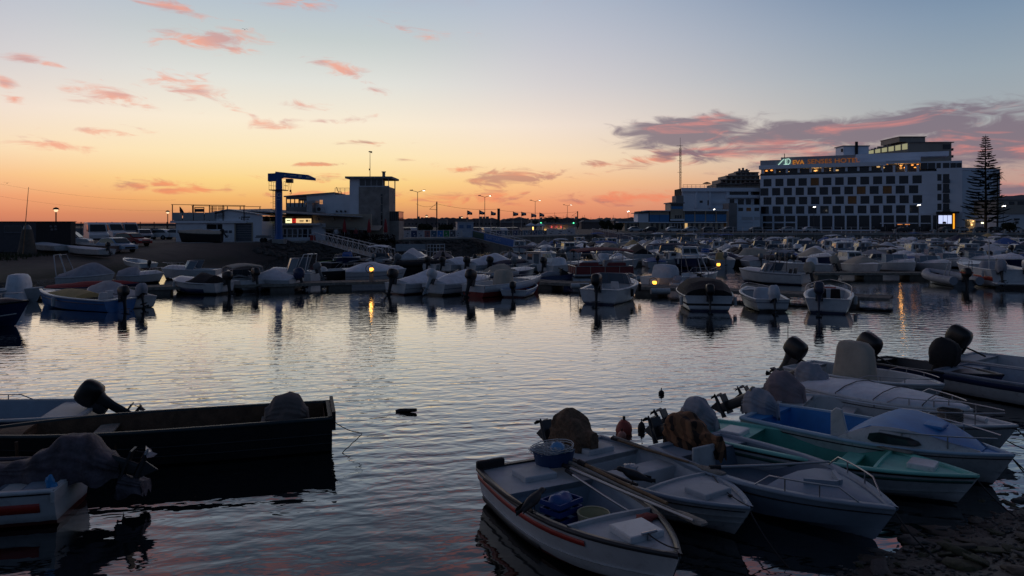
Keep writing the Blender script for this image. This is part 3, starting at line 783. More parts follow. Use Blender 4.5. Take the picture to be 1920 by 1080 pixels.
# --- boat with the red stripe
A = boat('rowing_boat', 'white open boat with a long red stripe, nearest the camera', 'boat', NG, (.02,10.92), (1.72,7.62), B=1.46, H=.5, HB=.60, hull=white, inner=greyb, gun=darkg,
    well=(.30,.66), floor=.11, deck=greyd, edge=.05, tw=.8, rake=.35, camber=.02, lap=(.3,), gw=.055, hatch=[(.17,.5,.42,greyd),(.80,.46,.42,white)],
    stripes=[(red,.70,.86,.0,.74),(M('boot_top',(.02,.02,.022),.6),.0,.16,.0,.5)], tstripe=False)
def loc(r, o, x, t, z, rz=0.0, rot=None):
    o.location = bpt(r, x, t, z); o.rotation_euler = rot or (0, 0, r.rotation_euler.z+rz); return o
tm_ = MB(); flipx.add(A.name); tm_.box(.16,.60,-.03,.06,.5,.62); tm_.build('motor_mount', dark, A, bevel=.03)
cl = MB(); cl.tube([(0,3.2,.58),(0,3.2,.66)], .02, 6); cl.tube([(-.1,3.2,.665),(.1,3.2,.665)], .016, 6); cl.build('cleat', steel, A)
rp = MB(); rp.tube(sag((.03,3.2,.665),(-.05,3.62,.64),.03), .008, 5); rp.build('bow_line', dark, A)
rl = MB(); rl.tube([(.71,.5,.535),(.735,1.2,.54),(.73,1.9,.57)], .02, 6); rl.build('side_pole', dark, A)
# poles and oars lying along the far side of the red-striped boat and between the two hulls
def pole(r, a, b, rad, mat, nm='boat_hook', label=None, cat='pole', blade=None, grp=None):
    q0, q1 = bpt(r, *a), bpt(r, *b); d = q1-q0
    e = empty(nm, q0, 0, label, cat, grp)
    m_ = MB(); m_.tube([(0,0,0), d*.5+Vector((0,0,-.01)), d], rad, 7, rad*.75); m_.build('shaft', mat, e)
    if blade:
        n_ = d.normalized(); sdv = n_.cross(Vector((0,0,1))).normalized()
        bm_ = MB(); pts = []
        for f, wv in ((0,.03),(.12,.07),(.4,.075),(.46,.05)):
            c = d*.96+n_*f; pts.append((c-sdv*wv, c+sdv*wv))
        bm_.loft([[a_+Vector((0,0,.012)), b_+Vector((0,0,.012)), b_-Vector((0,0,.012)), a_-Vector((0,0,.012))] for a_, b_ in pts]); bm_.build('blade', mat, e)
    else:
        g_ = MB(); g_.tube([d*.0, d*.09], rad*1.35, 7); g_.build('grip', dark, e)
    return e
pg = 'poles laid along the side of the red-striped boat'
pole(A, (.45,.16,.09), (.62,.86,.10), .022, alu, 'long_pole', 'pale metal pole along the right side of the red-striped boat', 'pole', None, pg)
pole(A, (.56,.14,.11), (.70,.78,.07), .026, woodg, 'oar', 'grey wooden oar beside the metal pole in the red-striped boat', 'oar', .4, pg)
pole(A, (.40,.22,.07), (.50,.70,-.12), .018, steel, 'fishing_rod', 'thin shiny rod slanting down into the red-striped boat', 'rod', None, pg)
pole(A, (.66,.2,.13), (.73,.70,.10), .03, wood, 'long_pole', 'dark thick pole outermost on the red-striped boat\'s right gunwale', 'pole', None, pg)
# gear in the red-striped boat
bk = empty('net_basket', bpt(A,.42,.12,.06), A.rotation_euler.z, 'blue basket heaped with white fishing net on the striped boat\'s stern', 'basket')
b_ = MB(); rg = [superring((0,0), .26+.05*k/4, .2+.04*k/4, 18, .8, .05*k) for k in range(5)]; b_.loft(rg, True, False); b_.loft([[p*.94 for p in q] for q in rg], True, False); b_.build('basket', M('blue_plastic', (.012,.05,.14), .45), bk)
b_ = MB()
for k in range(46):
    a = k*2.399; r0 = .05+.22*((k*37) % 100)/100; c = Vector((r0*math.cos(a), r0*.75*math.sin(a)-.05, .2+.03*math.sin(k)))
    b_.tube([c+Vector((.12*math.cos(a+u*1.3)*(1+.3*math.sin(k)), .1*math.sin(a+u*1.3), .03*math.sin(u*2+k))) for u in range(6)], .005, 4)
for u in range(2): b_.tube([(.33*math.cos(q/14*2*PI)-.03, .27*math.sin(q/14*2*PI)-.1, .19-.03*math.cos(q/14*2*PI)+u*.03) for q in range(15)], .007, 5)
o = b_.build('net', M('white_net_twine', (.55,.56,.56), .8), bk); o['kind'] = 'stuff'
b_ = MB(); b_.ball((-.05,.02,.2), .12,.1,.1, 10,6,.3,5); b_.build('blue_bag', M('pale_blue_plastic_bag', (.15,.35,.6), .4), bk)
bu = empty('bucket', bpt(A,.12,.52,.12-r_h[A.name].zs(.52)), 0, 'pale yellow plastic bucket on the floor of the striped boat', 'bucket')
b_ = MB(); rg = [superring((0,0), .15+.02*k, .15+.02*k, 16, 1, .1*k) for k in range(4)]; b_.loft(rg, True, False); b_.loft([[Vector((p.x*.94,p.y*.94,p.z)) for p in q] for q in rg], True, False); b_.add(rg[0], [tuple(range(16))]); b_.build('body', M('cream_plastic', (.5,.46,.28), .45), bu)
b_ = MB(); b_.tube([(.2*math.cos(a), .2*math.sin(a), .3) for a in [2*PI*k/16 for k in range(17)]], .012, 5); b_.build('rim', M('cream_plastic', (.5,.46,.28), .45), bu)
ct = empty('blue_crate', bpt(A,-.12,.42,.12-r_h[A.name].zs(.42)), A.rotation_euler.z+.3, 'blue plastic crate between bench and bucket in the striped boat', 'crate')
b_ = MB(); cb = M('deep_blue_plastic', (.01,.05,.22), .45)
for x0,x1,y0,y1 in ((-.22,.22,-.17,-.15),(-.22,.22,.15,.17),(-.22,-.2,-.15,.15),(.2,.22,-.15,.15)):
    for zz in (.02,.13,.24,.34): b_.box(x0,x1,y0,y1,zz,zz+.06)
b_.box(-.2,.2,-.15,.15,.0,.02); b_.build('slatted_sides', cb, ct)
b_ = MB(); b_.ball((0.02,0,.36), .19,.15,.12, 12,8,.4,2); b_.build('bag_inside', M('blue_bag_film', (.03,.09,.28), .35), ct)
sb = MB(); sb.ball((0,0,0), .2,.16,.13, 12,8,.45,9); o = loc(A, sb.build('blue_sack', M('slate_blue_plastic', (.05,.12,.22), .4)), .36,.47,-.33); tag(o, 'crumpled slate-blue sack behind the yellow bucket', 'sack')
rc = MB(); rc.ball((0,0,0), .16,.1,.035, 12,6,.6,4); o = loc(A, rc.build('red_cloth', M('dull_red_cloth', (.22,.04,.035), .9)), .36,.72,.02); tag(o, 'crumpled red cloth on the striped boat\'s bow deck edge', 'cloth')
# --- the birds on the gunwales
birdm = M('bird_plumage', (.02,.02,.023), .6, var=.3, scale=20)
def bird(pos, rz, label):
    e = empty('bird', pos, rz, label, 'bird', 'dark birds on the gunwales')
    m_ = MB(); st = ((-.30,.055,.006,.03),(-.22,.065,.02,.02),(-.15,.09,.035,.04),(-.06,.115,.062,.065),(.03,.135,.068,.072),(.10,.165,.05,.055),(.14,.195,.034,.036),(.175,.205,.036,.037),(.205,.205,.026,.028),(.222,.2,.009,.01))
    st = [(y, z, rx, rz_) for y, z, rx, rz_ in st]
    m_.loft([[Vector((rx*math.cos(2*PI*k/10), y, z+rz_*math.sin(2*PI*k/10))) for k in range(10)] for y, z, rx, rz_ in st])
    m_.tube([(0,.215,.2),(0,.27,.187)], .01, 6, .002)
    for sd in (-1, 1):
        m_.loft([[Vector((sd*(.045+wv), y, z+dz)) for dz, wv in ((.03,.0),(.0,.022),(-.03,.006))] for y, z in ((.08,.15),(0,.13),(-.12,.1),(-.25,.07))], False, False)
        m_.tube([(sd*.025,.0,.08),(sd*.028,.01,.0)], .006, 5); m_.tube([(sd*.028,-.01,.004),(sd*.028,.045,.004)], .005, 4)
    m_.build('body', birdm, e); return e
bird(bpt(A,-.70,.50,.03), A.rotation_euler.z+PI*.62, 'black bird perched on the left gunwale of the red-striped boat')
# --- second boat
Bb = boat('rowing_boat', 'grey-white open boat with brown burlap over its motor, beside the red-striped boat', 'boat', NG, (1.0,12.2), (2.99,9.3), B=1.48, H=.43, HB=.45, hull=offw, inner=greyd, gun=greyb,
    well=(.24,.64), floor=.11, deck=greyd, edge=.03, tw=.82, p=2.6, camber=.03, lap=(.2,.5), hatch=[(.15,.52,.36,greyd),(.80,.5,.38,greyd)], thwarts=[], stripes=[(black,.78,.84,0,.99)],
    motor=dict(tilt=1.15, sc=.95, bare=True, dz=.04))
drape(Bb, burlap, [(-.26,.14,.32),(-.14,.27,.52),(.06,.29,.57),(.25,.26,.46),(.45,.20,.32),(.62,.07,.28)], .43, .1, 1)
flipx.add(Bb.name); b_ = MB(); hB = r_h[Bb.name]; b_.box(-hB.b(.42)+.07, hB.b(.42)-.07, .36*hB.L, .47*hB.L, .13, .385)
b_.build('centre_bench', greyd, Bb, bevel=.015)
b_ = MB(); b_.ball((0,0,0), .13,.09,.06, 14,8,.8,3); o = loc(Bb, b_.build('plastic_bag', M('clear_grey_plastic', (.4,.42,.45), .3)), -.1,.41,-.02); tag(o, 'crumpled clear plastic bag on the centre bench of the burlap boat', 'plastic bag')
b_ = MB(); b_.tube(sag((-.52,2.45,.47),(-.1,3.1,.48),.02), .008, 5); b_.tube(sag((-.1,3.1,.48),(.02,3.48,.48),.01), .008, 5); b_.ball((-.1,3.1,.47), .035,.035,.02, 8,4); b_.build('bow_line', dark, Bb)
pole(Bb, (.62,.08,.06), (.62,.62,.06), .028, woodg, 'oar', 'weathered oar on the right gunwale of the burlap-motor boat', 'oar', .4)
pole(Bb, (.52,.1,.07), (.60,.55,.07), .02, wood, 'long_pole', 'brown pole inside the oar on the burlap-motor boat', 'pole')
pole(Bb, (-.66,.06,.05), (-.67,.62,.06), .03, darkg, 'long_pole', 'dark pole along the left gunwale of the burlap-motor boat', 'pole')
bird(bpt(Bb,-.68,.60,.05), Bb.rotation_euler.z-PI*.72, 'black bird on the left gunwale of the burlap-motor boat')
# --- third boat
Cc = boat('motor_boat', 'blue-grey boat with steel bow rails and a plaid blanket over its motor', 'boat', NG, (2.85,12.25), (4.75,9.2), B=1.86, H=.46, HB=.48, hull=greyb, inner=M('slate_liner', (.15,.19,.25), .55, dirt=.2), gun=greyb,
    well=(.17,.60), floor=.12, deck=greyb, tw=.86, p=2.0, camber=.10, gw=.12, stripes=[(black,.70,.76,0,1.0)], thwarts=[], rail=(.58,.9,.16), railend=True,
    motor=dict(tilt=1.15, sc=.95, bare=True, dz=.04))
drape(Cc, plaidm, [(-.26,.14,.26),(-.12,.27,.46),(.08,.29,.48),(.3,.26,.38),(.55,.2,.26),(.8,.07,.22)], .46, .1, 5)
b_ = MB(); zC = .52
for sd in (-1, 1):
    q = [(sd*.34,2.5),(sd*.26,2.5),(sd*-.01,2.8),(sd*.07,2.8)]
    if sd > 0: q = q[::-1]
    b_.hexa([(x_,y_,zC) for x_, y_ in q], [(x_,y_,zC+.09) for x_, y_ in q])
b_.build('wave_breaker', greyb, Cc)
flipx.add(Cc.name); b_ = MB(); b_.box(.15,.62,.74,.79,.24,.62); b_.build('locker_lid', offw, Cc, bevel=.02)
for xx in (.5, .27):
    b_ = MB(); b_.box(xx-.05, xx+.05, .732, .739, .46, .49); b_.build('latch', steel, Cc)
pole(Cc, (-.86,.37,.06), (.80,.58,.06), .022, alu, 'long_pole', 'pale pole lying across the blue-grey boat with bow rails', 'pole')
# --- green boat
Dd = boat('rowing_boat', 'green open boat with white hatch lids and a white hull below', 'boat', NG, (3.3,13.1), (6.55,10.45), B=1.5, H=.44, HB=.46, hull=offw, inner=green, gun=greenl,
    well=(.22,.70), floor=.11, deck=greenl, edge=.04, tw=.82, camber=.02, lap=(.15,), hatch=[(.15,.46,.36,white),(.83,.38,.36,white)], thwarts=[.58], thm=greenl, stripes=[(black,.86,.98,0,.995),(M('dark_green_band',(.01,.09,.07),.4),.62,.76,0,.995)],
    motor=dict(tilt=1.1, sc=.95, bare=True, dz=.06))
drape(Dd, cvgrey, [(-.34,.10,.28),(-.2,.23,.48),(.0,.25,.50),(.16,.22,.38),(.3,.1,.2)], .46, 0, 9)
flipx.add(Dd.name); pole(Dd, (.64,.38,.05), (.52,.68,.05), .03, woodg, 'oar', 'wrapped oar on the far gunwale of the green boat', 'oar', .4)
# --- blue-decked cabin boat
E_ = boat('cabin_boat', 'white boat with bright blue deck and a dark oval cabin window', 'boat', NG, (4.62,14.0), (7.55,11.2), B=1.75, H=.5, HB=.52, hull=offw, inner=blued, gun=M('pale_blue_rim', (.35,.5,.62), .45),
    well=(.08,.50), floor=.12, deck=blued, tw=.84, camber=.03, gw=.08, stripes=[(black,.80,.85,0,1.0)], rail=(.52,.95,.22), motor=dict(tilt=1.1, sc=.95, bare=True, dz=.06))
drape(E_, cvgrey, [(-.3,.08,.2),(-.18,.2,.36),(.0,.23,.40),(.2,.2,.30),(.38,.08,.16)], .52, 0, 13)
hE = r_h[E_.name]
for sd in (-1, 1):                              # raised cabin sides
    m_ = MB(); tt = [.44,.5,.56,.62,.68,.74,.8,.86,.9]
    hh = [.02,.16,.26,.28,.26,.21,.14,.07,.01]
    m_.loft([[hE.S(sd,t,1,.0)+Vector((0,0,.02)) for t in tt], [hE.S(sd,t,1,-.015*k_)+Vector((0,0,.02+q)) for k_, (t, q) in enumerate(zip(tt, hh))], [hE.S(sd,t,1,-.10)+Vector((0,0,.02+q)) for t, q in zip(tt, hh)]], False, False)
    m_.build('cabin_side', offw, E_)
    m_ = MB()
    pts = [hE.S(sd,t,1,.02)+Vector((0,0,z_)) for t, z_ in ((.55,.09),(.565,.055),(.64,.05),(.71,.06),(.73,.09),(.72,.14),(.69,.185),(.59,.215),(.556,.18))]
    m_.add(pts+[p-Vector((sd*.03,0,0)) for p in pts], [tuple(range(9)) if sd < 0 else tuple(range(9))[::-1]]+[(i,(i+1)%9,9+(i+1)%9,9+i) for i in range(9)]); m_.build('window', glass, E_)
m_ = MB(); tt = [.46,.5,.55,.62,.7,.78,.86,.9]; rows = []
for t, q in zip(tt, [.07,.16,.26,.28,.25,.17,.06,-.03]):
    a = hE.S(-1,t,1,-.08)+Vector((0,0,.02+q)); c = hE.S(1,t,1,-.08)+Vector((0,0,.02+q)); rows.append([a, a.lerp(c,.3)+Vector((0,0,.025)), a.lerp(c,.7)+Vector((0,0,.025)), c])
m_.loft(rows, False, False); m_.build('cabin_top', blued, E_)
m_ = MB(); m_.box(-.2,.2,.7*hE.L,.77*hE.L,hE.zs(.74)+.24,hE.zs(.74)+.30); m_.build('roof_hatch', blued, E_, bevel=.02)
m_ = MB(); zz = hE.zs(.42)
m_.extx([(1.62,zz),(1.98,zz),(1.88,zz+.14),(1.80,zz+.46),(1.70,zz+.48),(1.62,zz+.40)], .72, .78); m_.build('side_fin', offw, E_, bevel=.015)
# --- long white open boat
Ff = boat('motor_boat', 'long white open boat with clutter on its bow, beyond the blue-decked one', 'boat', NG, (5.48,15.15), (8.82,13.0), B=1.6, H=.45, HB=.48, hull=offw, inner=offw, gun=white,
    well=(.12,.74), floor=.11, tw=.84, camber=.03, thwarts=[.3,.5], stripes=[(black,.84,.89,0,1.0)], rail=(.62,.95,.2), motor=dict(tilt=1.1, sc=.95, bare=True, dz=.04))
drape(Ff, cvpink, [(-.34,.14,.28),(-.18,.29,.52),(.04,.31,.56),(.24,.27,.42),(.42,.14,.25)], .46, 0, 17)
b_ = MB(); b_.tube(sag((-.5,2.7,.48),(.05,3.5,.52),.0,6), .045, 7); b_.build('white_strut', white, Ff)
b_ = MB()
for k in range(9): b_.tube([(.22*math.cos(q*.7+k)*(1-.03*k)+.1, 2.95+.2*math.sin(q*.7+k), .48+.02*k+.01*q % .02) for q in range(10)], .014, 5)
o = b_.build('rope_coil', ropem, Ff)
# --- covered white boat
Gg = boat('motor_boat', 'white boat with a flat pale cover tied over it, beside the console boat', 'boat', NG, (6.6,16.6), (8.6,13.9), B=1.6, H=.5, HB=.52, hull=white, inner=greyd, gun=white, well=(.1,.5), tw=.84,
    cover=([(.04,.05),(.3,.14),(.6,.12),(.97,.05)], cvwhite), cp=2.6, stripes=[(black,.72,.76,0,1.0)], rail=(.62,.95,.12), motor=dict(tilt=1.1, sc=.95, bare=True, dz=.04))
drape(Gg, cvgrey, [(-.3,.12,.26),(-.15,.25,.42),(.1,.27,.40),(.3,.22,.26),(.45,.1,.12)], .5, 0, 21)
b_ = MB(); hG = r_h[Gg.name]
for t in (.33,.56,.8): b_.tube([hG.S(-1,t,.8,.02)]+[Vector((hG.b(t)*u, t*hG.L+.03*math.sin(u*5), hG.zs(t)+.05+.14*(1-abs(u)**2.6))) for u in (-1,-.6,0,.6,1)]+[hG.S(1,t,.8,.02)], .009, 5)
b_.build('tie_line', dark, Gg)
# --- console boat
Hh = boat('console_boat', 'white boat with a tall beige covered console at its middle', 'boat', NG, (7.2,18.8), (9.4,16.2), B=1.62, H=.47, HB=.5, hull=white, inner=offw, gun=white, well=(.12,.78), tw=.86, p=3.0,
    console=(.42,.5,1.12,cvbeige), stripes=[(black,.70,.75,0,1.0)], rail=(.55,.95,.1), motor=dict(tilt=.55, sc=1.15, dz=.12))
b_ = MB(); b_.tube([(-.05,-.3,.8),(-.05,-.3,1.4)], .012, 5); b_.build('stern_light_pole', steel, Hh)
H2 = boat('rowing_boat', 'low dark boat half hidden behind the beige console boat, its motor cowl showing', 'boat', NG, (9.6,19.9), (11.2,17.0), B=1.4, H=.42, HB=.55, hull=navy, inner=darkg, gun=darkg, well=(.1,.7), motor=dict(tilt=.5, sc=1.3, dz=.06))
I_ = boat('motor_boat', 'dark navy open boat with pale gunwale at the right edge of the photo', 'boat', NG, (10.75,18.3), (13.2,14.6), B=1.9, H=.5, HB=.58, hull=offw, inner=greyb, gun=M('slate_rim', (.16,.2,.26), .5), well=(.12,.72), stripes=[(navy,.62,.98,0,1.0)], thwarts=[.4,.6], rail=(.45,.9,.12), motor=dict(tilt=.4, sc=1.25, dz=.12, cover=cvblack, style=0))
J_ = boat('motor_boat', 'grey open boat furthest back at the right edge, dark motor raised', 'boat', NG, (12.0,19.9), (14.8,16.0), B=1.8, H=.5, HB=.58, hull=greyb, inner=greyd, gun=greyd, well=(.12,.72), thwarts=[.4], motor=dict(tilt=.5, sc=1.25, dz=.2))
# mooring lines of the right-hand group to the shore
for k, (r_, tgt, lb) in enumerate(((E_, (8.0,9.9,.0), 'dark mooring line from the blue-decked boat down to the water'), (Ff, (9.4,11.6,.05), 'slack mooring line from the bow of the long open boat'), (Cc, (5.3,8.3,.1), 'thin mooring line hanging from the blue-grey boat\'s bow'), (Dd, (7.1,9.4,.1), 'dark mooring line from the green boat\'s bow to the stones'), (Bb, (3.5,8.0,.0), 'dark mooring line from the burlap boat\'s bow into the water'), (Gg, (9.3,12.6,.1), 'mooring line from the pale covered boat\'s bow'), (E_, (8.5,10.2,.0), 'second mooring line from the blue-decked boat, further right'))):
    b_ = MB(); b_.tube(sag(bpt(r_, 0, .99, -.04), tgt, .22), .011, 5); tag(b_.build('mooring_line', dark), lb, 'rope', 'mooring lines')
# --- dark wooden boat at the left
tarblack = M('tarred_planking', (.012,.014,.017), .6, var=.3, scale=3, bump=.2)
K_ = boat('wooden_boat', 'long black wooden boat with a brown cloth over its motor, at left', 'boat', 'boats at the left of the near shore', (-3.3,13.6), (-9.1,11.95), B=1.45, H=.62, HB=.62, hull=tarblack, inner=M('old_brown_planking', (.10,.055,.03), .8, var=.3, scale=5, bump=.4), gun=M('dark_teal_rim', (.012,.03,.035), .55), tw=.9, p=2.6, well=(.02,.8), floor=.12, rake=.5, draft=.25,
    thwarts=[.62], thw=.3, thm=woodg, stripes=[(M('tarred_strake', (.02,.024,.028), .5),.50,.54,0,.97),(M('tarred_strake', (.02,.024,.028), .5),.22,.26,0,.97)])
b_ = MB(); b_.box(-.6,.6,.95,1.22,.40,.44); b_.build('thwart', woodg, K_, bevel=.01)
b_ = MB(); b_.box(-.05,.28,1.1,1.32,.14,.40); b_.build('bench_support', woodg, K_)
b_ = MB(); b_.hexa([(-.55,1.9,.30),(.0,1.9,.24),(.0,3.3,.24),(-.55,3.3,.30)], [(-.55,1.9,.33),(.0,1.9,.27),(.0,3.3,.27),(-.55,3.3,.33)]); b_.build('floor_board', M('pale_board', (.42,.44,.46), .7, dirt=.3), K_)
for y_ in (2.0,2.7,3.4,4.1,4.8):
    b_ = MB(); 
    for sd in (-1,1): b_.tube([(sd*.66,y_,.6),(sd*.6,y_,.16),(0,y_,.13)], .025, 5)
    b_.build('rib', M('old_brown_planking', (.1,.05,.03), .8), K_)
b_ = MB(); b_.box(-.6,.66,-.06,.0,.40,.72); b_.build('transom_board', tarblack, K_)
drape(K_, M('grey_brown_cloth', (.16,.135,.125), .95, bump=.4, bscale=8), [(.42,.16,.22),(.55,.26,.40),(.75,.30,.46),(.95,.27,.40),(1.12,.16,.2)], .52, -.1, 25)
motor(K_, -.1, .7, .5, tilt=.1, sc=.7, bare=True)
b_ = MB(); b_.tube([bpt(K_,-.60,0,.0)]+sag(bpt(K_,-.60,-.0,-.04), bpt(K_,-.62,-.085,-.3), .05, 6)+[bpt(K_,-.62,-.083,-.33)]+[bpt(K_,-.62+.02*math.sin(k*2.1),-.083+.055*k/8,-.33-.29*k/8) for k in range(1, 9)], .008, 5)
tag(b_.build('mooring_line', black), 'thin dark rope hanging off the black wooden boat\'s stern corner', 'rope', 'mooring lines')
L_ = boat('motor_boat', 'small white motorboat with a big black outboard, behind the black wooden boat', 'boat', 'boats at the left of the near shore', (-8.15,14.55), (-12.6,13.6), B=1.7, H=.42, HB=.6, hull=navy, inner=greyb, gun=greyd, well=(.16,.6), rail=(.3,.6,.1), motor=dict(tilt=.98, sc=.88, dz=.0, prop=darkg))
M_ = boat('motor_boat', 'white boat with red stripe and a dark tarpaulin over its raised motor, lower left', 'boat', 'boats at the left of the near shore', (-6.12,10.4), (-10.4,9.65), B=1.45, H=.5, HB=.7, hull=white, inner=greyb, gun=white, well=(.10,.6), floor=.12, tw=.86, gw=.06, stripes=[(red,.38,.66,.04,.96),(black,.90,.985,0,1.0)],
    motor=dict(tilt=1.2, sc=1.05, dz=.1, bare=True, prop=alu))
drape(M_, tarpm, [(-.62,.14,.12),(-.45,.25,.30),(-.22,.30,.52),(.05,.31,.56),(.35,.24,.34),(.7,.16,.2),(1.2,.07,.1)], .52, .05, 29)
b_ = MB(); b_.box(-.55,.55,.3,.75,.42,.46); b_.build('stern_bench', offw, M_, bevel=.012)
b_ = MB(); b_.hexa([(.15,-.35,.62),(.3,-.35,.62),(.36,1.9,.64),(.2,1.9,.64)], [(.15,-.35,.64),(.3,-.35,.64),(.36,1.9,.66),(.2,1.9,.66)]); b_.tube([(.2,-.2,.68),(.3,2.2,.72)], .03, 6); b_.build('wrapped_tiller', tarpm, M_)
drape(M_, tarpm, [(-.95,.16,.06),(-.8,.2,.14),(-.62,.18,.2)], .3, .05, 33, 'tarp_flap')
bb = MB(); bb.ball((0,0,0), .055,.05,.10, 10,7,.5,3); bb.ball((.05,0,-.06), .05,.04,.05, 8,5,.5,6); o = bb.build('blue_bag', M('bright_blue_bag', (.03,.25,.55), .4)); o.location = bpt(M_, -.5,.02,.08); tag(o, 'bright blue plastic bag on the stern corner of the lower-left boat', 'plastic bag')
b_ = MB(); b_.box(-.66,-.24,-.03,.02,.36,.50); b_.build('registration_plate', offw, M_)
# floating bits
def buoy(px, py, r_, mat, label, nm='buoy', sq=1.0):
    p = W(px, py, 0); e = empty(nm, p, 0, label, 'buoy', 'small mooring buoys')
    m_ = MB(); m_.ball((0,0,r_*.35), r_, r_, r_*sq, 12, 8, .08, px); m_.build('float', mat, e)
    m_ = MB(); m_.tube([(0,0,r_*(.35+sq)-.02),(0,0,r_*(.4+sq)+.05)], r_*.18, 6); m_.build('eye', dark, e)
buoy(1170, 812, .16, M('faded_red_buoy', (.36,.07,.05), .6, dirt=.3), 'faded red buoy behind the burlap-covered motor', sq=1.3)
buoy(1166, 820, .085, M('pink_buoy', (.5,.22,.17), .6), 'small pink float in front of the red buoy')
buoy(1203, 806, .075, dark, 'small dark upright float right of the red buoy', sq=1.8)
buoy(1240, 739, .07, dark, 'tiny black float alone on the open water')
dr = MB()
dr.tube([(-.2,0,.0),(-.1,.02,.03),(.08,0,.04),(.2,-.02,.05),(.24,-.03,.06)], .05, 8, .035); o = dr.build('driftwood', M('wet_wood', (.02,.017,.013), .6, bump=.4)); o.location = W(760, 773, 0); tag(o, 'short dark piece of driftwood on the open water', 'driftwood')
# ================================================================== pontoons and marina
plank = M('pontoon_planks', (.13,.115,.10), .85, var=.3, scale=3, bump=.4)
floatm = M('pontoon_float', (.16,.15,.13), .8, var=.2, dirt=.4)
def pontoon(a, b, wd, label, floats=True):
    a = Vector((a[0], a[1], 0)); b = Vector((b[0], b[1], 0)); d = b-a; L = d.length
    r = empty('pontoon', a, math.atan2(d.y, d.x), label, 'pontoon', 'floating pontoons')
    m = MB(); n = max(4, int(L/.32))
    for k in range(n): m.box(L*k/n+.008, L*(k+1)/n-.008, -wd/2, wd/2, .36+.006*((k*7) % 3), .41+.006*((k*7) % 3))
    o = m.build('planks', plank, r); o['kind'] = 'stuff'
    m = MB(); m.box(0, L, -wd/2-.05, -wd/2-.002, .26, .43); m.box(0, L, wd/2+.002, wd/2+.05, .26, .43); m.build('edge_beam', woodg, r)
    k = 1.0
    while k < L-1:
        m = MB(); m.box(k-.7, k+.7, -wd/2+.05, wd/2-.05, -.3, .355); m.build('float', floatm, r, bevel=.04); k += 3.4
    return r
pontoon((-31,39.5), (-7.6,47.6), 1.7, 'pontoon along the left bank behind the blue boat')
pontoon((-7.0,50.5), (2.0,47.4), 1.4, 'thin pontoon between the covered cuddies and the red party boat')
pontoon((1.4,47.2), (18.6,36.6), 1.7, 'pontoon running toward the viewer behind the black-covered boat')
pontoon((22,55.2), (41,55.6), 1.6, 'straight pontoon at right, bows of white boats over it')
pontoon((-14,66.5), (10,67.5), 1.5, 'pontoon behind the row of covered boats below the blue gangway')
pontoon((8,73), (62,74.5), 1.8, 'first long pontoon of the crowded marina')
for y_, xa, xb, lb in ((90,2,74,'second'), (108,-1,86,'third'), (128,10,99,'fourth'), (150,22,114,'fifth')):
    pontoon((xa, y_), (xb, y_+1.5), 1.8, '%s long pontoon of the crowded marina under the quay' % lb)
def cyl_float(px, py, L_, label):
    p = W(px, py, .3); e = empty('roll_fender', p, .1, label, 'fender', 'white roll fenders on the pontoon edge')
    m = MB(); m.tube([(-L_/2-.08,0,0),(-L_/2,0,0),(L_/2,0,0),(L_/2+.08,0,0)], .17, 10); m.build('roll', offw, e)
cyl_float(1087, 536, .9, 'white roll fender on the pontoon left of the stern-on speedboat')
cyl_float(1238, 546, .9, 'white roll fender under the yellow light at the covered console boat')
# yellow marina lights on pillars
yel = M('lamp_amber', (.8,.4,.05), .4, emit=(1.0,.42,.05,2.8))
def marina_light(px, py, d, label):
    p = D(px, py, d); e = empty('pontoon_light', (p.x, p.y, .42), 0, label, 'pontoon light', 'amber service lights on the pontoons')
    h = p.z-.42
    m = MB(); m.box(-.14,.14,-.12,.12,0,h-.1); m.build('pillar', mgrey, e, bevel=.03)
    m = MB(); m.box(-.12,.12,-.13,.09,h-.098,h+.1); m.build('lamp', yel, e, bevel=.04)
    m = MB(); m.tube([(.25*math.cos(q*.5)-.1,-.16,h+.05+.25*math.sin(q*.5)) for q in range(13)], .025, 5); m.build('hose_loop', black, e)
    l = bpy.data.lights.new('amber_lamp', 'POINT'); l.energy = 3; l.color = (1,.5,.12); l.shadow_soft_size = .1; lo_ = bpy.data.objects.new('amber_lamp', l); COL.objects.link(lo_); lo_.parent = e; lo_.location = (0,-.28,h)
marina_light(697, 505, 46.5, 'amber light beside the covered cruiser at left')
marina_light(1227, 530, 45.2, 'amber light below the tall covered console boat')
marina_light(1347, 496, 58, 'amber light behind the black-covered boat')

MG1 = 'boats along the left bank pontoon'; MG2 = 'stern-on boats at the edge of the open water'; MG3 = 'boats below the blue gangway'; MG4 = 'boats at the right-hand pontoon'
CK.update(cover=.56, console=.76, cabin=.82, bim=.82, mot=.84, hull=.86)
def at(px, py, z=0): p = W(px, py, z); return (p.x, p.y)
bt = boat
# ---- left bank
bt('cabin_boat','black motorboat cut by the left edge, white line along it','boat',MG1,(-25,28.6),(-19.0,29.4),B=2.2,H=.85,HB=1.15,hull=navy,inner=black,gun=black,well=(.2,.5),stripes=[(offw,.25,.33,0,.97)],rail=(.4,.95,.3),camber=.2,p=2.8,rake=.6)
bt('work_boat','grey workboat under a white-blue sheeted console, left edge','boat',MG1,(-29.5,37.6),(-24.2,38.6),B=2.0,H=.65,HB=.85,hull=greyd,inner=greyd,gun=white,console=(.78,1.5,1.75,cvwhite),well=(.1,.72))
bt('open_boat','blue-hulled boat with white rim and tan sheet amidships','boat',MG1,at(226,583),at(74,572),B=2.0,H=.62,HB=.92,hull=blueh,inner=white,gun=white,gw=.16,well=(.1,.5),cover=([(.36,.3),(.5,.5),(.66,.4),(.76,.08)],cvtan),cw=.8,seat=[(.16,-.4,white),(.26,.35,white)],motor=dict(tilt=.12,sc=1.35,dz=.2),fenders=[(-1,.55),(1,.5)],stripes=[(navy,.62,.7,0,.97)])
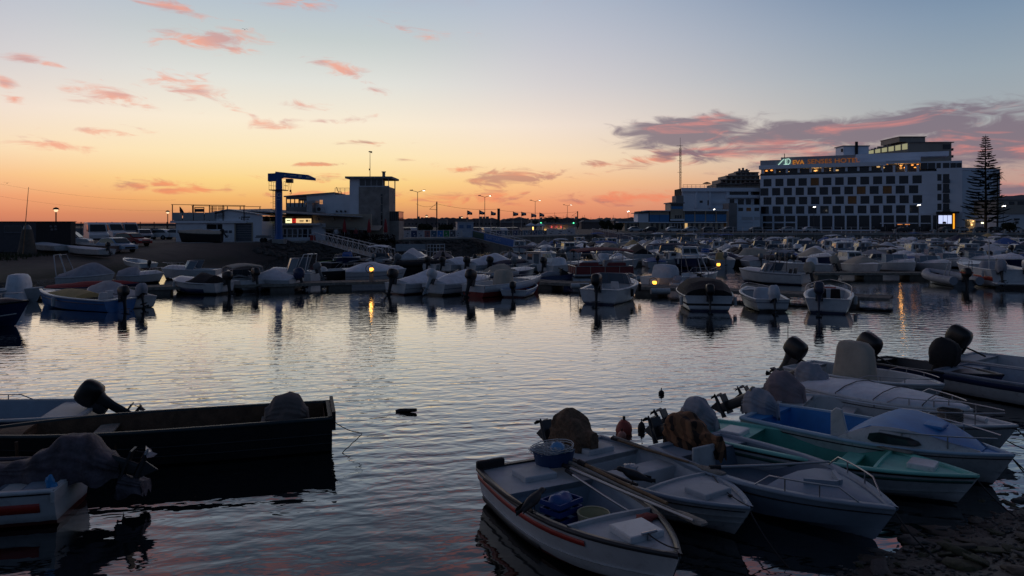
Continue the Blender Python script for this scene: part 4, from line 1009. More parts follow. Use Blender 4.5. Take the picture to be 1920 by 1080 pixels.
bt('cuddy_boat','grey-sheeted boat close behind the blue-hulled one, motor wrapped too','boat',MG1,at(262,578),at(170,562),B=1.9,H=.6,HB=.8,hull=offw,inner=greyd,cover=([(.0,.1),(.28,.3),(.5,1.0),(.62,.95),(.98,.1)],cvgrey),well=(.1,.2),motor=dict(tilt=.35,sc=1.3,dz=.25,cover=cvgrey,style=1))
bt('open_boat','low boat heaped with a dark red tarpaulin','boat',MG1,(-26.0,41.8),(-21.6,43.2),B=1.7,H=.5,HB=.65,hull=navy,inner=dark,cover=([(.0,.2),(.4,.45),(.8,.4),(1,.05)],cvred),cw=.9,well=(.1,.2))
bt('cruiser','large boat under a peaked grey canvas by the left bank','boat',MG1,at(112,538),at(216,536),B=2.2,H=.75,HB=.95,hull=white,inner=greyd,cover=([(.0,.25),(.3,.85),(.52,1.45),(.68,1.4),(.98,.12)],cvgrey),well=(.1,.2),arch=(.02,1.4,greyd))
bt('cruiser','grey-tented runabout with a long white foredeck','boat',MG1,at(222,532),at(308,530),B=2.0,H=.65,HB=.8,hull=white,inner=greyd,deck=white,camber=.25,cover=([(.0,.5),(.2,.8),(.42,1.0),(.5,.2)],cvgrey),well=(.1,.45),rail=(.6,.96,.35))
dd_ = bt('dinghy','white dinghy drawn up on the slipway, black outboard down','boat','boats drawn up on the slipway',at(279,508,.35),at(234,497,.45),B=1.6,H=.5,HB=.7,z=.5,hull=white,inner=white,well=(.15,.75),thwarts=[.4],motor=dict(tilt=.1,sc=1.0))
bt('runabout','white runabout with raked windscreen and bow dome, by the slipway','boat',MG1,at(410,523),at(302,524),B=2.2,H=.8,HB=.95,hull=white,inner=white,camber=.3,well=(.1,.45),screen=(.5,.62),rail=(.62,.97,.4),console=(.72,.7,.6,offw))
bt('runabout','white sports boat with a bunched black hood on its cockpit','boat',MG1,at(421,551),at(323,548),B=2.1,H=.72,HB=.95,hull=white,inner=white,camber=.25,well=(.08,.2),cover=([(.18,.75),(.3,.85),(.44,.9),(.54,.25)],cvblack),csm=True,motor=dict(tilt=.15,sc=1.45,dz=.2),stripes=[(navy,.1,.5,.2,.97)],fenders=[(-1,.8)])
bt('runabout','white boat with cream folding hood and open stern','boat',MG1,at(477,546),at(415,538),B=2.1,H=.75,HB=.95,hull=white,inner=white,camber=.2,well=(.05,.45),screen=(.5,.5),bimini=(.18,.5,1.0,cvbeige),motor=dict(tilt=.3,sc=1.45,dz=.25))
bt('cuddy_boat','white cuddy under a blue-grey tent, dark wrapped motor','boat',MG1,at(556,543),at(464,541),B=2.1,H=.72,HB=.95,hull=white,inner=white,camber=.2,cover=([(.02,.3),(.25,.6),(.45,.95),(.52,.92),(.9,.1)],cvlight),well=(.05,.1),motor=dict(tilt=.3,sc=1.4,dz=.25,cover=navy,style=0),rail=(.6,.96,.3))
bt('cabin_boat','white boat with tall framed windscreen and stern arch','boat',MG1,at(592,532),at(500,531),B=2.2,H=.85,HB=1.0,hull=white,inner=white,camber=.3,well=(.05,.4),screen=(.45,.95),arch=(.12,1.25,white),motor=dict(tilt=.4,sc=1.3,dz=.25,body=mgrey))
bt('long_boat','long low white boat with dark hull band near the jet skis','boat',MG1,at(572,525),at(688,522),B=2.0,H=.75,HB=.95,hull=darkg,inner=offw,gun=white,well=(.1,.6),deck=white,console=(.25,.8,1.1,offw),rail=(.5,.97,.35))
bt('cruiser','sleek cruiser under a pale blue sheet beside the amber light','boat',MG1,at(648,527),at(762,525),B=2.3,H=.8,HB=.95,hull=white,inner=white,camber=.3,cover=([(.0,.2),(.25,.9),(.45,1.1),(.72,.45),(.96,.06)],cvwhite),well=(.05,.1),stripes=[(navy,.45,.5,0,.97)])
for k, (a, b_, lb, hm) in enumerate((((610,503),(700,496),'dark open workboat lying below the white truss gangway',dark), ((640,492),(735,486),'black inflatable-like hull under the gangway foot',darkg), ((735,503),(672,498),'dark hull with white bow cover under the gangway',navy))):
    bt('open_boat',lb,'boat',MG1,at(*a),at(*b_),B=1.9,H=.6,HB=.8,hull=hm,inner=dark,gun=darkg if k else white,well=(.1,.7),thwarts=[.4])
def jetski(px, py, hd, col, cov, label):
    p = W(px, py, 0); r = empty('jet_ski', (p.x, p.y, 0), -math.radians(hd), label, 'jet ski', 'jet skis near the bank')
    m = MB(); st = ((-1.4,.42,.30),(-.9,.5,.42),(0,.52,.45),(.8,.42,.52),(1.3,.2,.6),(1.5,.03,.62))
    m.loft([[Vector((-w_,y,.3*z)), Vector((-w_*.6,y,-.1)), Vector((w_*.6,y,-.1)), Vector((w_,y,.3*z)), Vector((w_*.85,y,z)), Vector((w_*.4,y,z+.08)), Vector((-w_*.4,y,z+.08)), Vector((-w_*.85,y,z))] for y, w_, z in st]); m.build('hull', col, r)
    m = MB(); m.loft([superring((0,y),w_,.02,10,.7,0) for y, w_ in ()] or [[Vector((sx_*w_,y,z)) for sx_, z in ((-1,.45),(-.8,z_),(.8,z_),(1,.45))] for y, w_, z_ in ((-1.2,.25,.62),(-.7,.25,.8),(-.1,.2,.82),(.1,.22,.7))], True); m.build('saddle', cov, r)
    m = MB(); m.tube([(-.38,.25,1.0),(0,.35,.95),(.38,.25,1.0)], .03, 6); m.hexa([(-.2,.2,.5),(.2,.2,.5),(.15,.9,.55),(-.15,.9,.55)], [(-.12,.25,.98),(.12,.25,.98),(.1,.5,.85),(-.1,.5,.85)]); m.build('handlebar', dark, r)
lime = M('lime_green_paint', (.25,.5,.06), .35)
jetski(622, 499, 80, lime, dark, 'lime green jet ski below the white truss gangway')
jetski(648, 493, 70, white, navy, 'white jet ski beyond the lime green one')
# ---- stern-on boats at the water's edge
bt('cuddy_boat','white cuddy with blue-white tent and black motor, leftmost of the stern-on row','boat',MG2,at(741,552),hd=40,L=5.2,B=2.15,H=.72,HB=1.0,hull=white,inner=white,camber=.2,cover=([(.05,.3),(.35,.8),(.52,1.15),(.85,.15)],cvwhite),well=(.05,.1),motor=dict(tilt=.25,sc=1.6,dz=.3),rail=(.6,.97,.3),stripes=[(mgrey,.5,.55,0,.97)])
bt('cuddy_boat','white cuddy with blunt blue-white cover and pale grey motor','boat',MG2,at(812,554),hd=38,L=5.0,B=2.15,H=.75,HB=1.0,hull=white,inner=white,camber=.2,cover=([(.05,.25),(.3,.9),(.55,1.1),(.7,.6),(.8,.1)],cvwhite),well=(.05,.1),motor=dict(tilt=.5,sc=1.5,dz=.3,body=M('silver_motor',(.5,.52,.55),.35)),rail=(.6,.97,.3),stripes=[(navy,.55,.6,0,.97)])
bt('console_boat','white-topped red-bottomed boat with upright beige console cover','boat',MG2,at(887,557),hd=42,L=5.8,B=2.15,H=.75,HB=1.05,hull=M('red_antifoul',(.3,.04,.03),.5),inner=white,gun=white,well=(.06,.7),stripes=[(white,.42,.96,0,1)],tstripe=True,console=(.42,1.0,1.7,cvbeige),motor=dict(tilt=.3,sc=1.65,dz=.3),rail=(.5,.95,.12),cl=.5)
bt('dinghy','low blue-and-white open dinghy at the end of the stern-on row','boat',MG2,at(963,558),at(1012,536),L=4.6,B=1.75,H=.45,HB=.6,hull=white,inner=blueh,gun=white,well=(.06,.85),thwarts=[.3,.55],stripes=[(blueh,.2,.75,0,.98)],motor=dict(tilt=.05,sc=1.2,dz=.15),fenders=[(-1,.6)])
bt('runabout','white boat with navy hull band behind the beige console boat','boat',MG2,at(905,529),at(972,524),L=5.2,B=2.0,H=.75,HB=.9,hull=navy,inner=white,gun=white,well=(.1,.5),camber=.2,deck=white,cover=([(.1,.5),(.25,.9),(.42,.9),(.5,.2)],cvbeige),cw=.7,rail=(.5,.96,.3),stripes=[(white,.6,.95,0,.5)])
bt('speedboat','white speedboat stern-on with curved screen, black outboard upright','boat',MG2,at(1122,571),hd=25,L=5.6,B=2.35,H=.85,HB=1.1,hull=white,inner=white,gun=white,gw=.18,well=(.1,.62),camber=.2,screen=(.5,.6),rail=(.7,.98,.28),motor=dict(tilt=.05,sc=1.75,dz=.25),seat=[(.28,-.45,white),(.28,.45,white)],fenders=[(1,.3),(1,.7),(-1,.1)],fm=dark)
bt('speedboat','white-sterned speedboat under a wide black cover','boat',MG2,at(1330,584),hd=8,L=5.8,B=2.55,H=.8,HB=1.0,hull=white,inner=black,cover=([(.02,.5),(.2,1.1),(.45,1.2),(.62,.6),(.95,.1)],cvblack),cp=3.6,csm=False,well=(.02,.05),motor=dict(tilt=.1,sc=1.5,dz=.1),stripes=[(dark,.35,.5,0,.97)],tstripe=True,fenders=[(-1,.08),(1,.1)],fm=offw)
bt('bowrider','small white bowrider with blue-grey wraps on console and motor','boat',MG2,at(1449,585),hd=4,L=4.7,B=1.8,H=.65,HB=.9,hull=white,inner=greyd,gun=white,gw=.12,well=(.06,.75),console=(.4,.75,1.15,cvlight),rail=(.6,.98,.2),motor=dict(tilt=.2,sc=1.45,dz=.2,cover=cvlight,style=0),stripes=[(navy,.7,.76,0,.97)],tstripe=True,cl=.35)
bt('speedboat','white open boat with oval rail and red cushion, dark blue motor','boat',MG2,at(1552,588),hd=24,L=4.9,B=2.15,H=.75,HB=1.05,hull=white,inner=greyd,gun=white,gw=.15,well=(.08,.7),seat=[(.35,.3,black),(.35,-.3,black)],rail=(.3,.98,.3),motor=dict(tilt=.1,sc=1.65,dz=.25,body=M('dark_blue_motor',(.03,.04,.07),.4),x=-.35),hatch=[(.8,.6,.3,red)],fenders=[(1,.45)])
bt('cruiser','long white wakeboard boat with grey tower, bow to the left','boat',MG2,at(1512,534),at(1386,527),B=2.3,H=.85,HB=1.05,hull=white,inner=white,camber=.2,well=(.05,.6),arch=(.38,1.55,M('bronze_tower',(.2,.19,.18),.5)),bimini=(.2,.5,1.75,cvgrey),screen=(.56,.55),seat=[(.25,.4,darkg),(.25,-.4,darkg)],stripes=[(navy,.86,.9,0,.98)],motor=dict(tilt=.2,sc=1.5,dz=.3,cover=cvbeige,style=0))
bt('runabout','white runabout with a tall pale pillar-shaped cover near the pontoon end','boat',MG2,at(1560,512),hd=-60,L=5.0,B=2.1,H=.8,HB=1.0,hull=white,inner=white,console=(.3,1.5,1.5,cvwhite),well=(.05,.6),motor=dict(tilt=.3,sc=1.4,dz=.3,cover=cvbeige,style=0))
bt('console_boat','boat with the tallest rounded grey console cover, behind the stern-on speedboat','boat',MG2,at(1218,541),hd=60,L=5.8,B=2.2,H=.8,HB=1.0,hull=white,inner=white,well=(.06,.7),console=(.22,1.7,1.8,cvlight),cl=.6,arch=(.6,1.2,steel),rail=(.7,.97,.3))
jetski(1045, 531, 70, navy, cvgrey, 'dark jet ski under a pale grey hood, left of the red party boat')
for k, (px, py) in enumerate(((1272,541),(1308,543))):
    jetski(px, py, 20+k*15, white, cvgrey, ['pale sheeted jet ski right of the tall console boat', 'second sheeted jet ski, hard against the black-covered boat'][k])
# ---- party pontoon boat
pb = empty('party_boat', W(1080, 532, 0), math.radians(8), 'red-sided party pontoon boat with a dark red canopy', 'boat', None)
mar = M('maroon_panel', (.20,.025,.03), .45); marc = M('maroon_canvas', (.16,.03,.035), .8, bump=.2)
for sd in (.3, 2.1):
    m = MB(); m.tube([(-.2,sd,.15),(.1,sd,.15),(3.9,sd,.15),(4.5,sd,.28)], .32, 10, .25); m.build('pontoon_tube', alu, pb)
m = MB(); m.box(-.1,4.1,-.05,2.45,.5,.58); m.build('deck', greyd, pb)
for (x0,x1,y0,y1) in ((0,4,0,.04),(0,4,2.36,2.4),(0,.04,.04,2.36),(3.96,4,.04,.9)):
    m = MB(); m.box(x0,x1,y0,y1,.62,1.12); m.build('side_panel', mar, pb)
    m = MB()
    for zz in (.6,1.15): m.tube([(x0,y0-.03,zz),(x1,y0-.03,zz)] if x1-x0 > 1 else [(x0-.03,y0,zz),(x0-.03,y1,zz)], .025, 5)
    for q in range(5):
        f = q/4; m.tube([(x0+(x1-x0)*f if x1-x0 > 1 else x0-.03, y0-.03 if x1-x0 > 1 else y0+(y1-y0)*f, .58), (x0+(x1-x0)*f if x1-x0 > 1 else x0-.03, y0-.03 if x1-x0 > 1 else y0+(y1-y0)*f, 1.17)], .022, 5)
    m.build('fence_rail', steel, pb)
for x_ in (.3, 2.2):
    m = MB(); m.box(x_,x_+1.3,.15,.7,.6,1.0); m.box(x_,x_+1.3,.1,.25,1.0,1.4); m.build('sofa', mar, pb, bevel=.06)
m = MB(); m.box(2.3,2.9,1.3,1.8,.58,1.5); m.build('helm', greyd, pb, bevel=.06)
m = MB(); rows = []
for k in range(9):
    x_ = .1+3.9*k/8; rows.append([(x_,y_,2.15+.14*math.sin(k/8*PI)+.12*(1-((y_-1.2)/1.3)**2)) for y_ in (-.1,.4,.9,1.5,2.0,2.5)])
m.loft(rows, False, False); lw = [[Vector(p)-Vector((0,0,.07)) for p in q] for q in rows]; m.loft(lw, False, False)
m.strip([q[0] for q in rows], [q[0] for q in lw]); m.strip([q[-1] for q in rows], [q[-1] for q in lw]); m.strip(rows[0], lw[0]); m.strip(rows[-1], lw[-1]); m.build('canopy', marc, pb)
m = MB()
for x_ in (.15, 3.95):
    for y_ in (0, 2.4): m.tube([(x_,y_,1.15),(x_,y_,2.15)], .03, 6)
m.tube([(2,0,1.15),(1.2,0,2.25)], .02, 5); m.tube([(2,0,1.15),(3,0,2.25)], .02, 5); m.build('canopy_frame', alu, pb)
# ---- row under the blue gangway
row = [(748,508,80,'inflatable','black rigid inflatable with a grey outboard, left end of its row',dict(hull=darkg,inner=dark,gun=dark,tubes=dark,tr=.25,well=(.1,.8),motor=dict(tilt=.5,sc=1.5,dz=.3,body=mgrey)),4.8),
 (805,510,40,'open_boat','white open boat with two low seats beside the black inflatable',dict(well=(.06,.6),seat=[(.35,.3,white),(.35,-.3,white)],motor=dict(tilt=.1,sc=1.4,dz=.2)),5),
 (832,511,40,'cuddy_boat','white cuddy with a small square blue-white hood, dark motor',dict(camber=.25,cover=([(.1,.8),(.3,.95),(.45,.9),(.55,.2)],cvwhite),well=(.05,.1),motor=dict(tilt=.2,sc=1.4,dz=.2)),5),
 (878,512,42,'cuddy_boat','biggest blue-white tented boat of the row below the gangway',dict(camber=.2,cover=([(.05,.5),(.3,1.2),(.55,1.45),(.7,.9),(.85,.1)],cvwhite),well=(.05,.1),motor=dict(tilt=.25,sc=1.5,dz=.2),stripes=[(navy,.5,.55,0,.97)]),6),
 (921,512,45,'cuddy_boat','boat under a dark blue sheet between the big tent and the pilothouse boat',dict(camber=.1,cover=([(.05,.3),(.3,.55),(.6,.5),(.95,.1)],cvnavy),well=(.05,.1),motor=dict(tilt=.35,sc=1.5,dz=.2)),5.2),
 (966,512,42,'cabin_boat','white pilothouse boat with navy awning over its stern',dict(cabin=(.38,.72,1.15,white),bimini=(.05,.36,1.75,cvnavy),well=(.05,.36),rail=(.7,.98,.35),motor=dict(tilt=.3,sc=1.4,dz=.2,body=mgrey)),6),
 (1022,513,40,'console_boat','white boat with a short sheeted console right of the pilothouse',dict(console=(.35,1.1,1.5,cvwhite),well=(.06,.7),motor=dict(tilt=.2,sc=1.5,dz=.2),rail=(.5,.97,.15)),5.4)]
for px, py, hd, nm, lb, kw, L_ in row:
    kk = dict(hull=white, inner=white, gun=white, B=2.1, H=.75, HB=1.0); kk.update(kw)
    bt(nm, lb, 'boat', MG3, at(px, py), hd=hd, L=L_, **kk)
more = [(1086,505,80,'console_boat','boat with pale square console behind the maroon canopy',dict(console=(.4,1.3,1.7,cvlight),rail=(.5,.97,.3),well=(.06,.7)),5.5),
 (1208,500,85,'cabin_boat','long boat with a navy bimini right of the maroon canopy',dict(cabin=(.3,.6,.8,white),bimini=(.08,.7,1.7,cvnavy),well=(.05,.3)),7),
 (1312,498,90,'open_boat','boat with dark heaped hood and blue hull at the far amber light',dict(hull=blueh,cover=([(.15,.6),(.3,.9),(.5,.8),(.62,.2)],cvnavy),well=(.05,.1),camber=.2),6),
 (1372,500,85,'open_boat','dark brown upturned-looking hull under tarpaulin',dict(hull=dark,gun=dark,cover=([(0,.2),(.4,.6),(.7,.5),(1,.1)],M('brown_tarpaulin',(.08,.065,.055),.8)),well=(.05,.1)),6.5),
 (1390,492,15,'runabout','white boat with a black box hood, stern-on in the middle of the marina',dict(bimini=(.2,.55,1.5,cvblack),cover=([(.1,.6),(.3,1.1),(.5,1.1),(.56,.2)],cvblack),cw=.8,well=(.05,.1)),5.5),
 (1455,496,-70,'cabin_boat','white boat with rounded beige hood behind the wakeboard boat',dict(cover=([(.1,1.2),(.3,1.6),(.5,1.5),(.6,.3)],cvbeige),cw=.85,well=(.05,.1),camber=.2),6)]
for px, py, hd, nm, lb, kw, L_ in more:
    kk = dict(hull=white, inner=white, gun=white, B=2.2, H=.8, HB=1.0); kk.update(kw)
    bt(nm, lb, 'boat', MG3, at(px, py), hd=hd, L=L_, **kk)
# ---- right-hand pontoon
rr = [(1647,517,184,'cuddy_boat','bow-on boat with a boxy beige hood at the near right pontoon',dict(cover=([(.1,1.0),(.3,1.2),(.55,1.1),(.62,.3)],cvbeige),well=(.05,.1),camber=.15),5.2),
 (1718,513,178,'runabout','bow-on white runabout with dark glass screen, middle of the right pontoon',dict(screen=(.5,.7),well=(.08,.5),camber=.3,rail=(.66,.97,.3)),5.5),
 (1786,514,176,'runabout','bow-on white boat with pale green screen beside the orange-red outboard',dict(screen=(.5,.6),well=(.08,.5),camber=.3,cover=([(.05,.6),(.4,.75),(.5,.2)],cvlight)),5.4)]
for px, py, hd, nm, lb, kw, L_ in rr:
    kk = dict(hull=white, inner=white, gun=white, B=2.35, H=.8, HB=1.05); kk.update(kw)
    p = W(px, py, 0); dv = Vector((math.sin(math.radians(hd)), math.cos(math.radians(hd))))*L_
    bt(nm, lb, 'boat', MG4, (p.x-dv.x*1.0, p.y-dv.y*1.0), hd=hd, L=L_, **kk)
rib = bt('inflatable','grey rigid inflatable stern-on with a red-banded black outboard','boat',MG4,at(1808,538),hd=4,L=4.8,B=1.9,H=.5,HB=.8,hull=mgrey,inner=dark,gun=mgrey,tubes=M('grey_hypalon',(.3,.32,.36),.6),tr=.27,well=(.05,.8),motor=dict(tilt=.05,sc=1.7,dz=.25),arch=(.1,1.2,offw))
m = MB(); m.box(-.27,.27,-.55,.02,.9,.98); m.build('motor_band', red, rib)
cr = bt('cruiser','big white cruiser at the right edge with red side mark and grey motors','boat',MG4,at(1898,540),hd=10,L=7.5,B=2.9,H=1.32,HB=1.7,hull=white,inner=white,well=(.06,.55),console=(.4,1.3,1.9,cvgrey),stripes=[(red,.35,.6,.0,.35)],motor=dict(tilt=.2,sc=1.7,dz=.1,x=.75,body=M('silver_motor',(.5,.52,.55),.35)),rail=(.5,.97,.5),fenders=[(-1,.1)])
motor(cr, -.75, -.04, 1.2, .2, 1.7, cover=cvgrey, style=0)
m = MB(); m.box(-1.2,1.2,-.8,-.05,.25,.36); m.build('swim_platform', white, cr, bevel=.04)
m = MB(); m.tube([(-1.2,.3,1.15),(-1.2,.3,3.0)], .03, 6); m.build('pole', white, cr)
# ---- the crowded rows: prototypes, then copies
CK.update(cover=.72, console=.85, cabin=.9, bim=.85, mot=.78, hull=.9)
pro = []
def P(desc, nm, **k):
    kk = dict(hull=white, inner=white, gun=white, B=2.15, H=.78, HB=1.0, L=5.4, lod=1); kk.update(k)
    r = boat(nm, desc, 'boat', None, (0, -500), hd=0, **kk); pro.append((r, desc, nm)); return r
P('tented cuddy','cuddy_boat',rail=(.62,.97,.3),fenders=[(-1,.4),(1,.55)],camber=.2,cover=([(.05,.3),(.35,.6),(.55,.8),(.9,.1)],cvwhite),well=(.05,.08),motor=dict(tilt=.3,sc=1.5,dz=.2))
P('hooded runabout','runabout',aerials=[(.5,.6)],fenders=[(1,.35)],camber=.3,cover=([(.1,.55),(.3,.8),(.48,.75),(.56,.15)],cvlight),cw=.85,well=(.05,.1),rail=(.6,.97,.35),motor=dict(tilt=.2,sc=1.5,dz=.2))
P('boat with sheeted console','console_boat',rail=(.6,.97,.25),aerials=[(.4,.2)],ah=2.4,fenders=[(-1,.5)],console=(.38,.9,1.35,cvwhite),well=(.06,.72),motor=dict(tilt=.3,sc=1.5,dz=.2,body=mgrey),cl=.5)
P('small pilothouse boat','cabin_boat',aerials=[(.45,.4)],ah=2.6,fenders=[(1,.4),(1,.65)],cabin=(.32,.7,1.0,white),well=(.05,.3),rail=(.7,.97,.35),L=5.9,motor=dict(tilt=.2,sc=1.4,dz=.2))
P('bimini-topped boat','runabout',rail=(.62,.97,.3),fenders=[(-1,.3)],camber=.2,bimini=(.15,.55,1.6,cvnavy),well=(.05,.5),screen=(.52,.55),motor=dict(tilt=.2,sc=1.5,dz=.2))
P('open boat with glass screen','runabout',camber=.35,screen=(.5,.75),well=(.05,.48),motor=dict(tilt=.4,sc=1.5,dz=.2))
P('flat-sheeted boat','open_boat',cover=([(.0,.15),(.4,.4),(.7,.35),(.98,.08)],cvblue),well=(.05,.08),H=.65,HB=.85,motor=dict(tilt=.3,sc=1.4,dz=.2))
P('tall hooded cruiser','cruiser',aerials=[(.55,-.5)],ah=2.2,fenders=[(1,.3),(-1,.5)],camber=.35,cover=([(.05,.7),(.25,1.15),(.45,1.1),(.58,.25)],cvbeige),cw=.9,well=(.05,.1),L=6.4,B=2.4,H=.95,HB=1.25,rail=(.62,.97,.4))
P('open rigid inflatable','inflatable',tubes=mgrey,tr=.24,hull=mgrey,inner=dark,gun=mgrey,well=(.05,.8),H=.5,HB=.75,L=4.8,B=1.9,console=(.45,.6,1.0,cvgrey),motor=dict(tilt=.2,sc=1.5,dz=.25))
for r, _, _ in pro: pass
marks = [(700,800,'the white notice hoarding'),(800,880,'the banner fence'),(880,935,'the blue gangway\'s top'),(935,990,'the blue gangway\'s foot'),(990,1045,'the palms'),(1045,1095,'the lit kiosk'),(1095,1150,'the second gangway'),(1150,1200,'the dark trees'),(1200,1245,'the first blue panel'),(1245,1290,'the lattice mast'),
    (1290,1340,'the long blue panel'),(1340,1385,'the beige pillar wall'),(1385,1430,'the white annexe'),(1430,1475,'the hotel\'s left corner'),(1475,1520,'the glowing logo'),(1520,1565,'the word SENSES'),(1565,1615,'the word HOTEL'),(1615,1660,'the roof chimney'),(1660,1705,'the amber terrace lamps'),
    (1705,1745,'the last window column'),(1745,1785,'the bright entrance screen'),(1785,1825,'the hotel\'s side wall'),(1825,1870,'the tall pine'),(1870,1925,'the far hill')]
def mark(px):
    for a, b_, s in marks:
        if a <= px < b_: return s
    return 'the left bank' if px < 800 else 'the right edge'
cvs = [(cvwhite,'white'),(cvlight,'pale grey'),(cvgrey,'grey'),(cvbeige,'beige'),(cvnavy,'navy'),(cvblack,'black'),(cvblue,'blue'),(cvwhite,'white'),(cvlight,'pale grey'),(cvtan,'tan')]
hulls = [(hull_white[0],'white'),(hull_white[1],'white'),(hull_off,'dull'),(hull_white[2],'white'),(navy,'navy'),(greyd,'grey')]
rowspec = [(73.7,-1,9,62,'first pontoon near side'),(73.7,1,9,62,'first pontoon far side'),(90.7,-1,3,74,'second pontoon near side'),(90.7,1,3,74,'second pontoon far side'),
   (108.7,-1,0,86,'third pontoon near side'),(108.7,1,2,86,'third pontoon far side'),(128.7,-1,11,99,'fourth pontoon near side'),(128.7,1,11,99,'fourth pontoon far side'),(150.7,-1,24,113,'fifth pontoon near side'),(150.7,1,24,113,'fifth pontoon far side'),(75.5,-1,-17,0,'short row under the banners')]
rg_ = random.Random(11); used = {}; plan = []
firsts = set()
for yb, sd, xa, xb, rn in rowspec:
    x = xa+1.0; k = 0
    while x < xb:
        if rg_.random() < .07: x += 2.6; continue
        px = 960+F*x/(yb+sd*4)
        if px < 1935: plan.append((x, yb, sd, rn, px))
        x += rg_.uniform(2.75, 3.3)*(1.12 if yb > 120 else 1.0)
rg_.shuffle(plan)
for x, yb, sd, rn, px in plan[:255]:
    pi = rg_.choice((0,0,1,1,1,2,2,3,4,4,5,5,6,7,7,8)); pr, desc, nm = pro[pi]
    r = pr if pi not in firsts else copy_tree(pr); firsts.add(pi)
    s = rg_.uniform(.9, 1.12); r.scale = (s, s, s*rg_.uniform(.92, 1.1))
    into = rg_.random() < .62                    # bow against the pontoon or stern against it
    ang = (0 if sd < 0 else PI)+rg_.uniform(-.12, .12); Lb = r_h[pr.name].L*s
    if into: r.location = (x, yb+sd*(1.2+Lb), 0)
    else: r.location = (x, yb+sd*(1.7), 0); ang += PI
    r.rotation_euler = (rg_.uniform(-.02,.02), rg_.uniform(-.02,.02), ang)
    cm_, cn = rg_.choice(cvs); hm, hn = rg_.choice(hulls)
    if pi == 8: hn = 'grey'
    for c in r.children:
        st = c.name.split('.')[0]
        if st in ('boat_cover','console_cover','canopy'): setmat(c, cm_)
        if st in ('hull','gunwale') and pi != 8: setmat(c, hm if st == 'hull' else white)
        if st == 'outboard_motor' and rg_.random() < .4: 
            for g_ in c.children: setmat(g_, mgrey if rg_.random() < .5 else cvgrey)
    cov = {0:'%s tent',1:'%s hood',2:'%s console cover',4:'%s canopy',6:'%s sheet',7:'%s hood',8:'%s console cover'}.get(pi)
    base = '%s %s%s' % (hn, {0:'cuddy',1:'runabout',2:'console boat',3:'pilothouse boat',4:'bimini boat',5:'glass-screened boat',6:'low boat',7:'cruiser',8:'inflatable'}[pi], ' with '+cov % cn if cov else '')
    mk = mark(px); key = (base, rn, mk)
    used.setdefault(key, []).append((px, r))
    r['group'] = 'boats berthed along the crowded marina pontoons'
for (base, rn, mk), lst in used.items():
    lst.sort(key=lambda q: q[0])
    for k, (px, r) in enumerate(lst):
        od = ['', 'left ', 'middle ', 'right '][0 if len(lst) == 1 else (1 if k == 0 else (3 if k == len(lst)-1 else 2))]
        if len(lst) == 4 and k == 2: od = 'third '
        r['label'] = '%s%s, %s, below %s' % (od, base, rn, mk)
# ================================================================== buildings on the quay
wallw = M('white_render', (.80,.82,.86), .8, var=.07, scale=.3, dirt=.12)
wallb = M('beige_render', (.42,.36,.28), .85, var=.12, scale=.4, dirt=.15)
walld = M('grey_render', (.26,.25,.25), .85, var=.12, scale=.4)
roofm = M('pale_metal_roof', (.42,.42,.43), .5, var=.1, scale=.5)
darkw = M('dark_sign_band', (.02,.02,.022), .6)
frame = M('white_frame', (.6,.6,.62), .5)
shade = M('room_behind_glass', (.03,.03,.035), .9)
doorm = M('grey_roller_door', (.12,.13,.15), .6)
bluep = M('blue_facade_panel', (.07,.24,.50), .6, var=.08)
def glow(name, srgb, s): return M(name, lin(srgb), .5, var=0, emit=(*lin(srgb), s))
# --- low white workshop with gabled front
WS = empty('workshop_building', (0,0,0), 0, 'low white gabled workshop with roller door beside the crane', 'building')
dW = 93.0
def X(px, d): return (px-960)/F*d
def Z(py, d): return EYE-(py-HOR)/F*d
def wallfront(parent, xs0, xs1, y, zs0, zs1, mat, holes, th=.3, nm='wall', depth_fill=True):
    """a wall facing the viewer (-Y), with rectangular openings cut as real gaps: holes = (x0,x1,z0,z1)"""
    xs = sorted({xs0, xs1, *[h[0] for h in holes], *[h[1] for h in holes]}); m = MB()
    for a, b in zip(xs, xs[1:]):
        c = (a+b)/2; hz = sorted((h[2], h[3]) for h in holes if h[0] < c < h[1]); z = zs0
        for q0, q1 in hz:
            if q0 > z+1e-4: m.box(a, b, y, y+th, z, q0)
            z = q1
        if z < zs1-1e-4: m.box(a, b, y, y+th, z, zs1)
    return m.build(nm, mat, parent)
gx0, gx1 = X(330, dW), X(491, dW); pk = X(428, dW); ze, zp = Z(415, dW), Z(394, dW); zr = Z(404, dW)
door = (X(442, dW), X(472, dW), QZ, Z(419, dW)); win = (X(387, dW), X(417, dW), Z(430, dW), Z(420.5, dW))
wallfront(WS, gx0, gx1, dW, QZ, ze, wallw, [door, win])
m = MB(); m.exty([(gx0, ze), (gx1, ze), (gx1, zr), (pk, zp), (X(365, dW), Z(412, dW)), (gx0, ze+.05)], dW, dW+.3); m.build('gable', wallw, WS, fix=True)
m = MB(); m.box(gx0, gx0+.3, dW+.3, dW+16, QZ, ze); m.box(gx1-.3, gx1, dW+.3, dW+16, QZ, ze); m.box(gx0+.3, gx1-.3, dW+15.7, dW+16, QZ, ze); m.build('side_wall', wallw, WS)
m = MB(); m.hexa([(gx0-.2,dW-.25,ze+.05),(pk,dW-.25,zp+.02),(pk,dW+16,zp+.02),(gx0-.2,dW+16,ze+.05)], [(gx0-.2,dW-.25,ze+.17),(pk,dW-.25,zp+.14),(pk,dW+16,zp+.14),(gx0-.2,dW+16,ze+.17)])
m.hexa([(pk,dW-.25,zp+.02),(gx1+.2,dW-.25,zr),(gx1+.2,dW+16,zr),(pk,dW+16,zp+.02)], [(pk,dW-.25,zp+.14),(gx1+.2,dW-.25,zr+.12),(gx1+.2,dW+16,zr+.12),(pk,dW+16,zp+.14)]); m.build('roof', roofm, WS)
m = MB(); n = 8
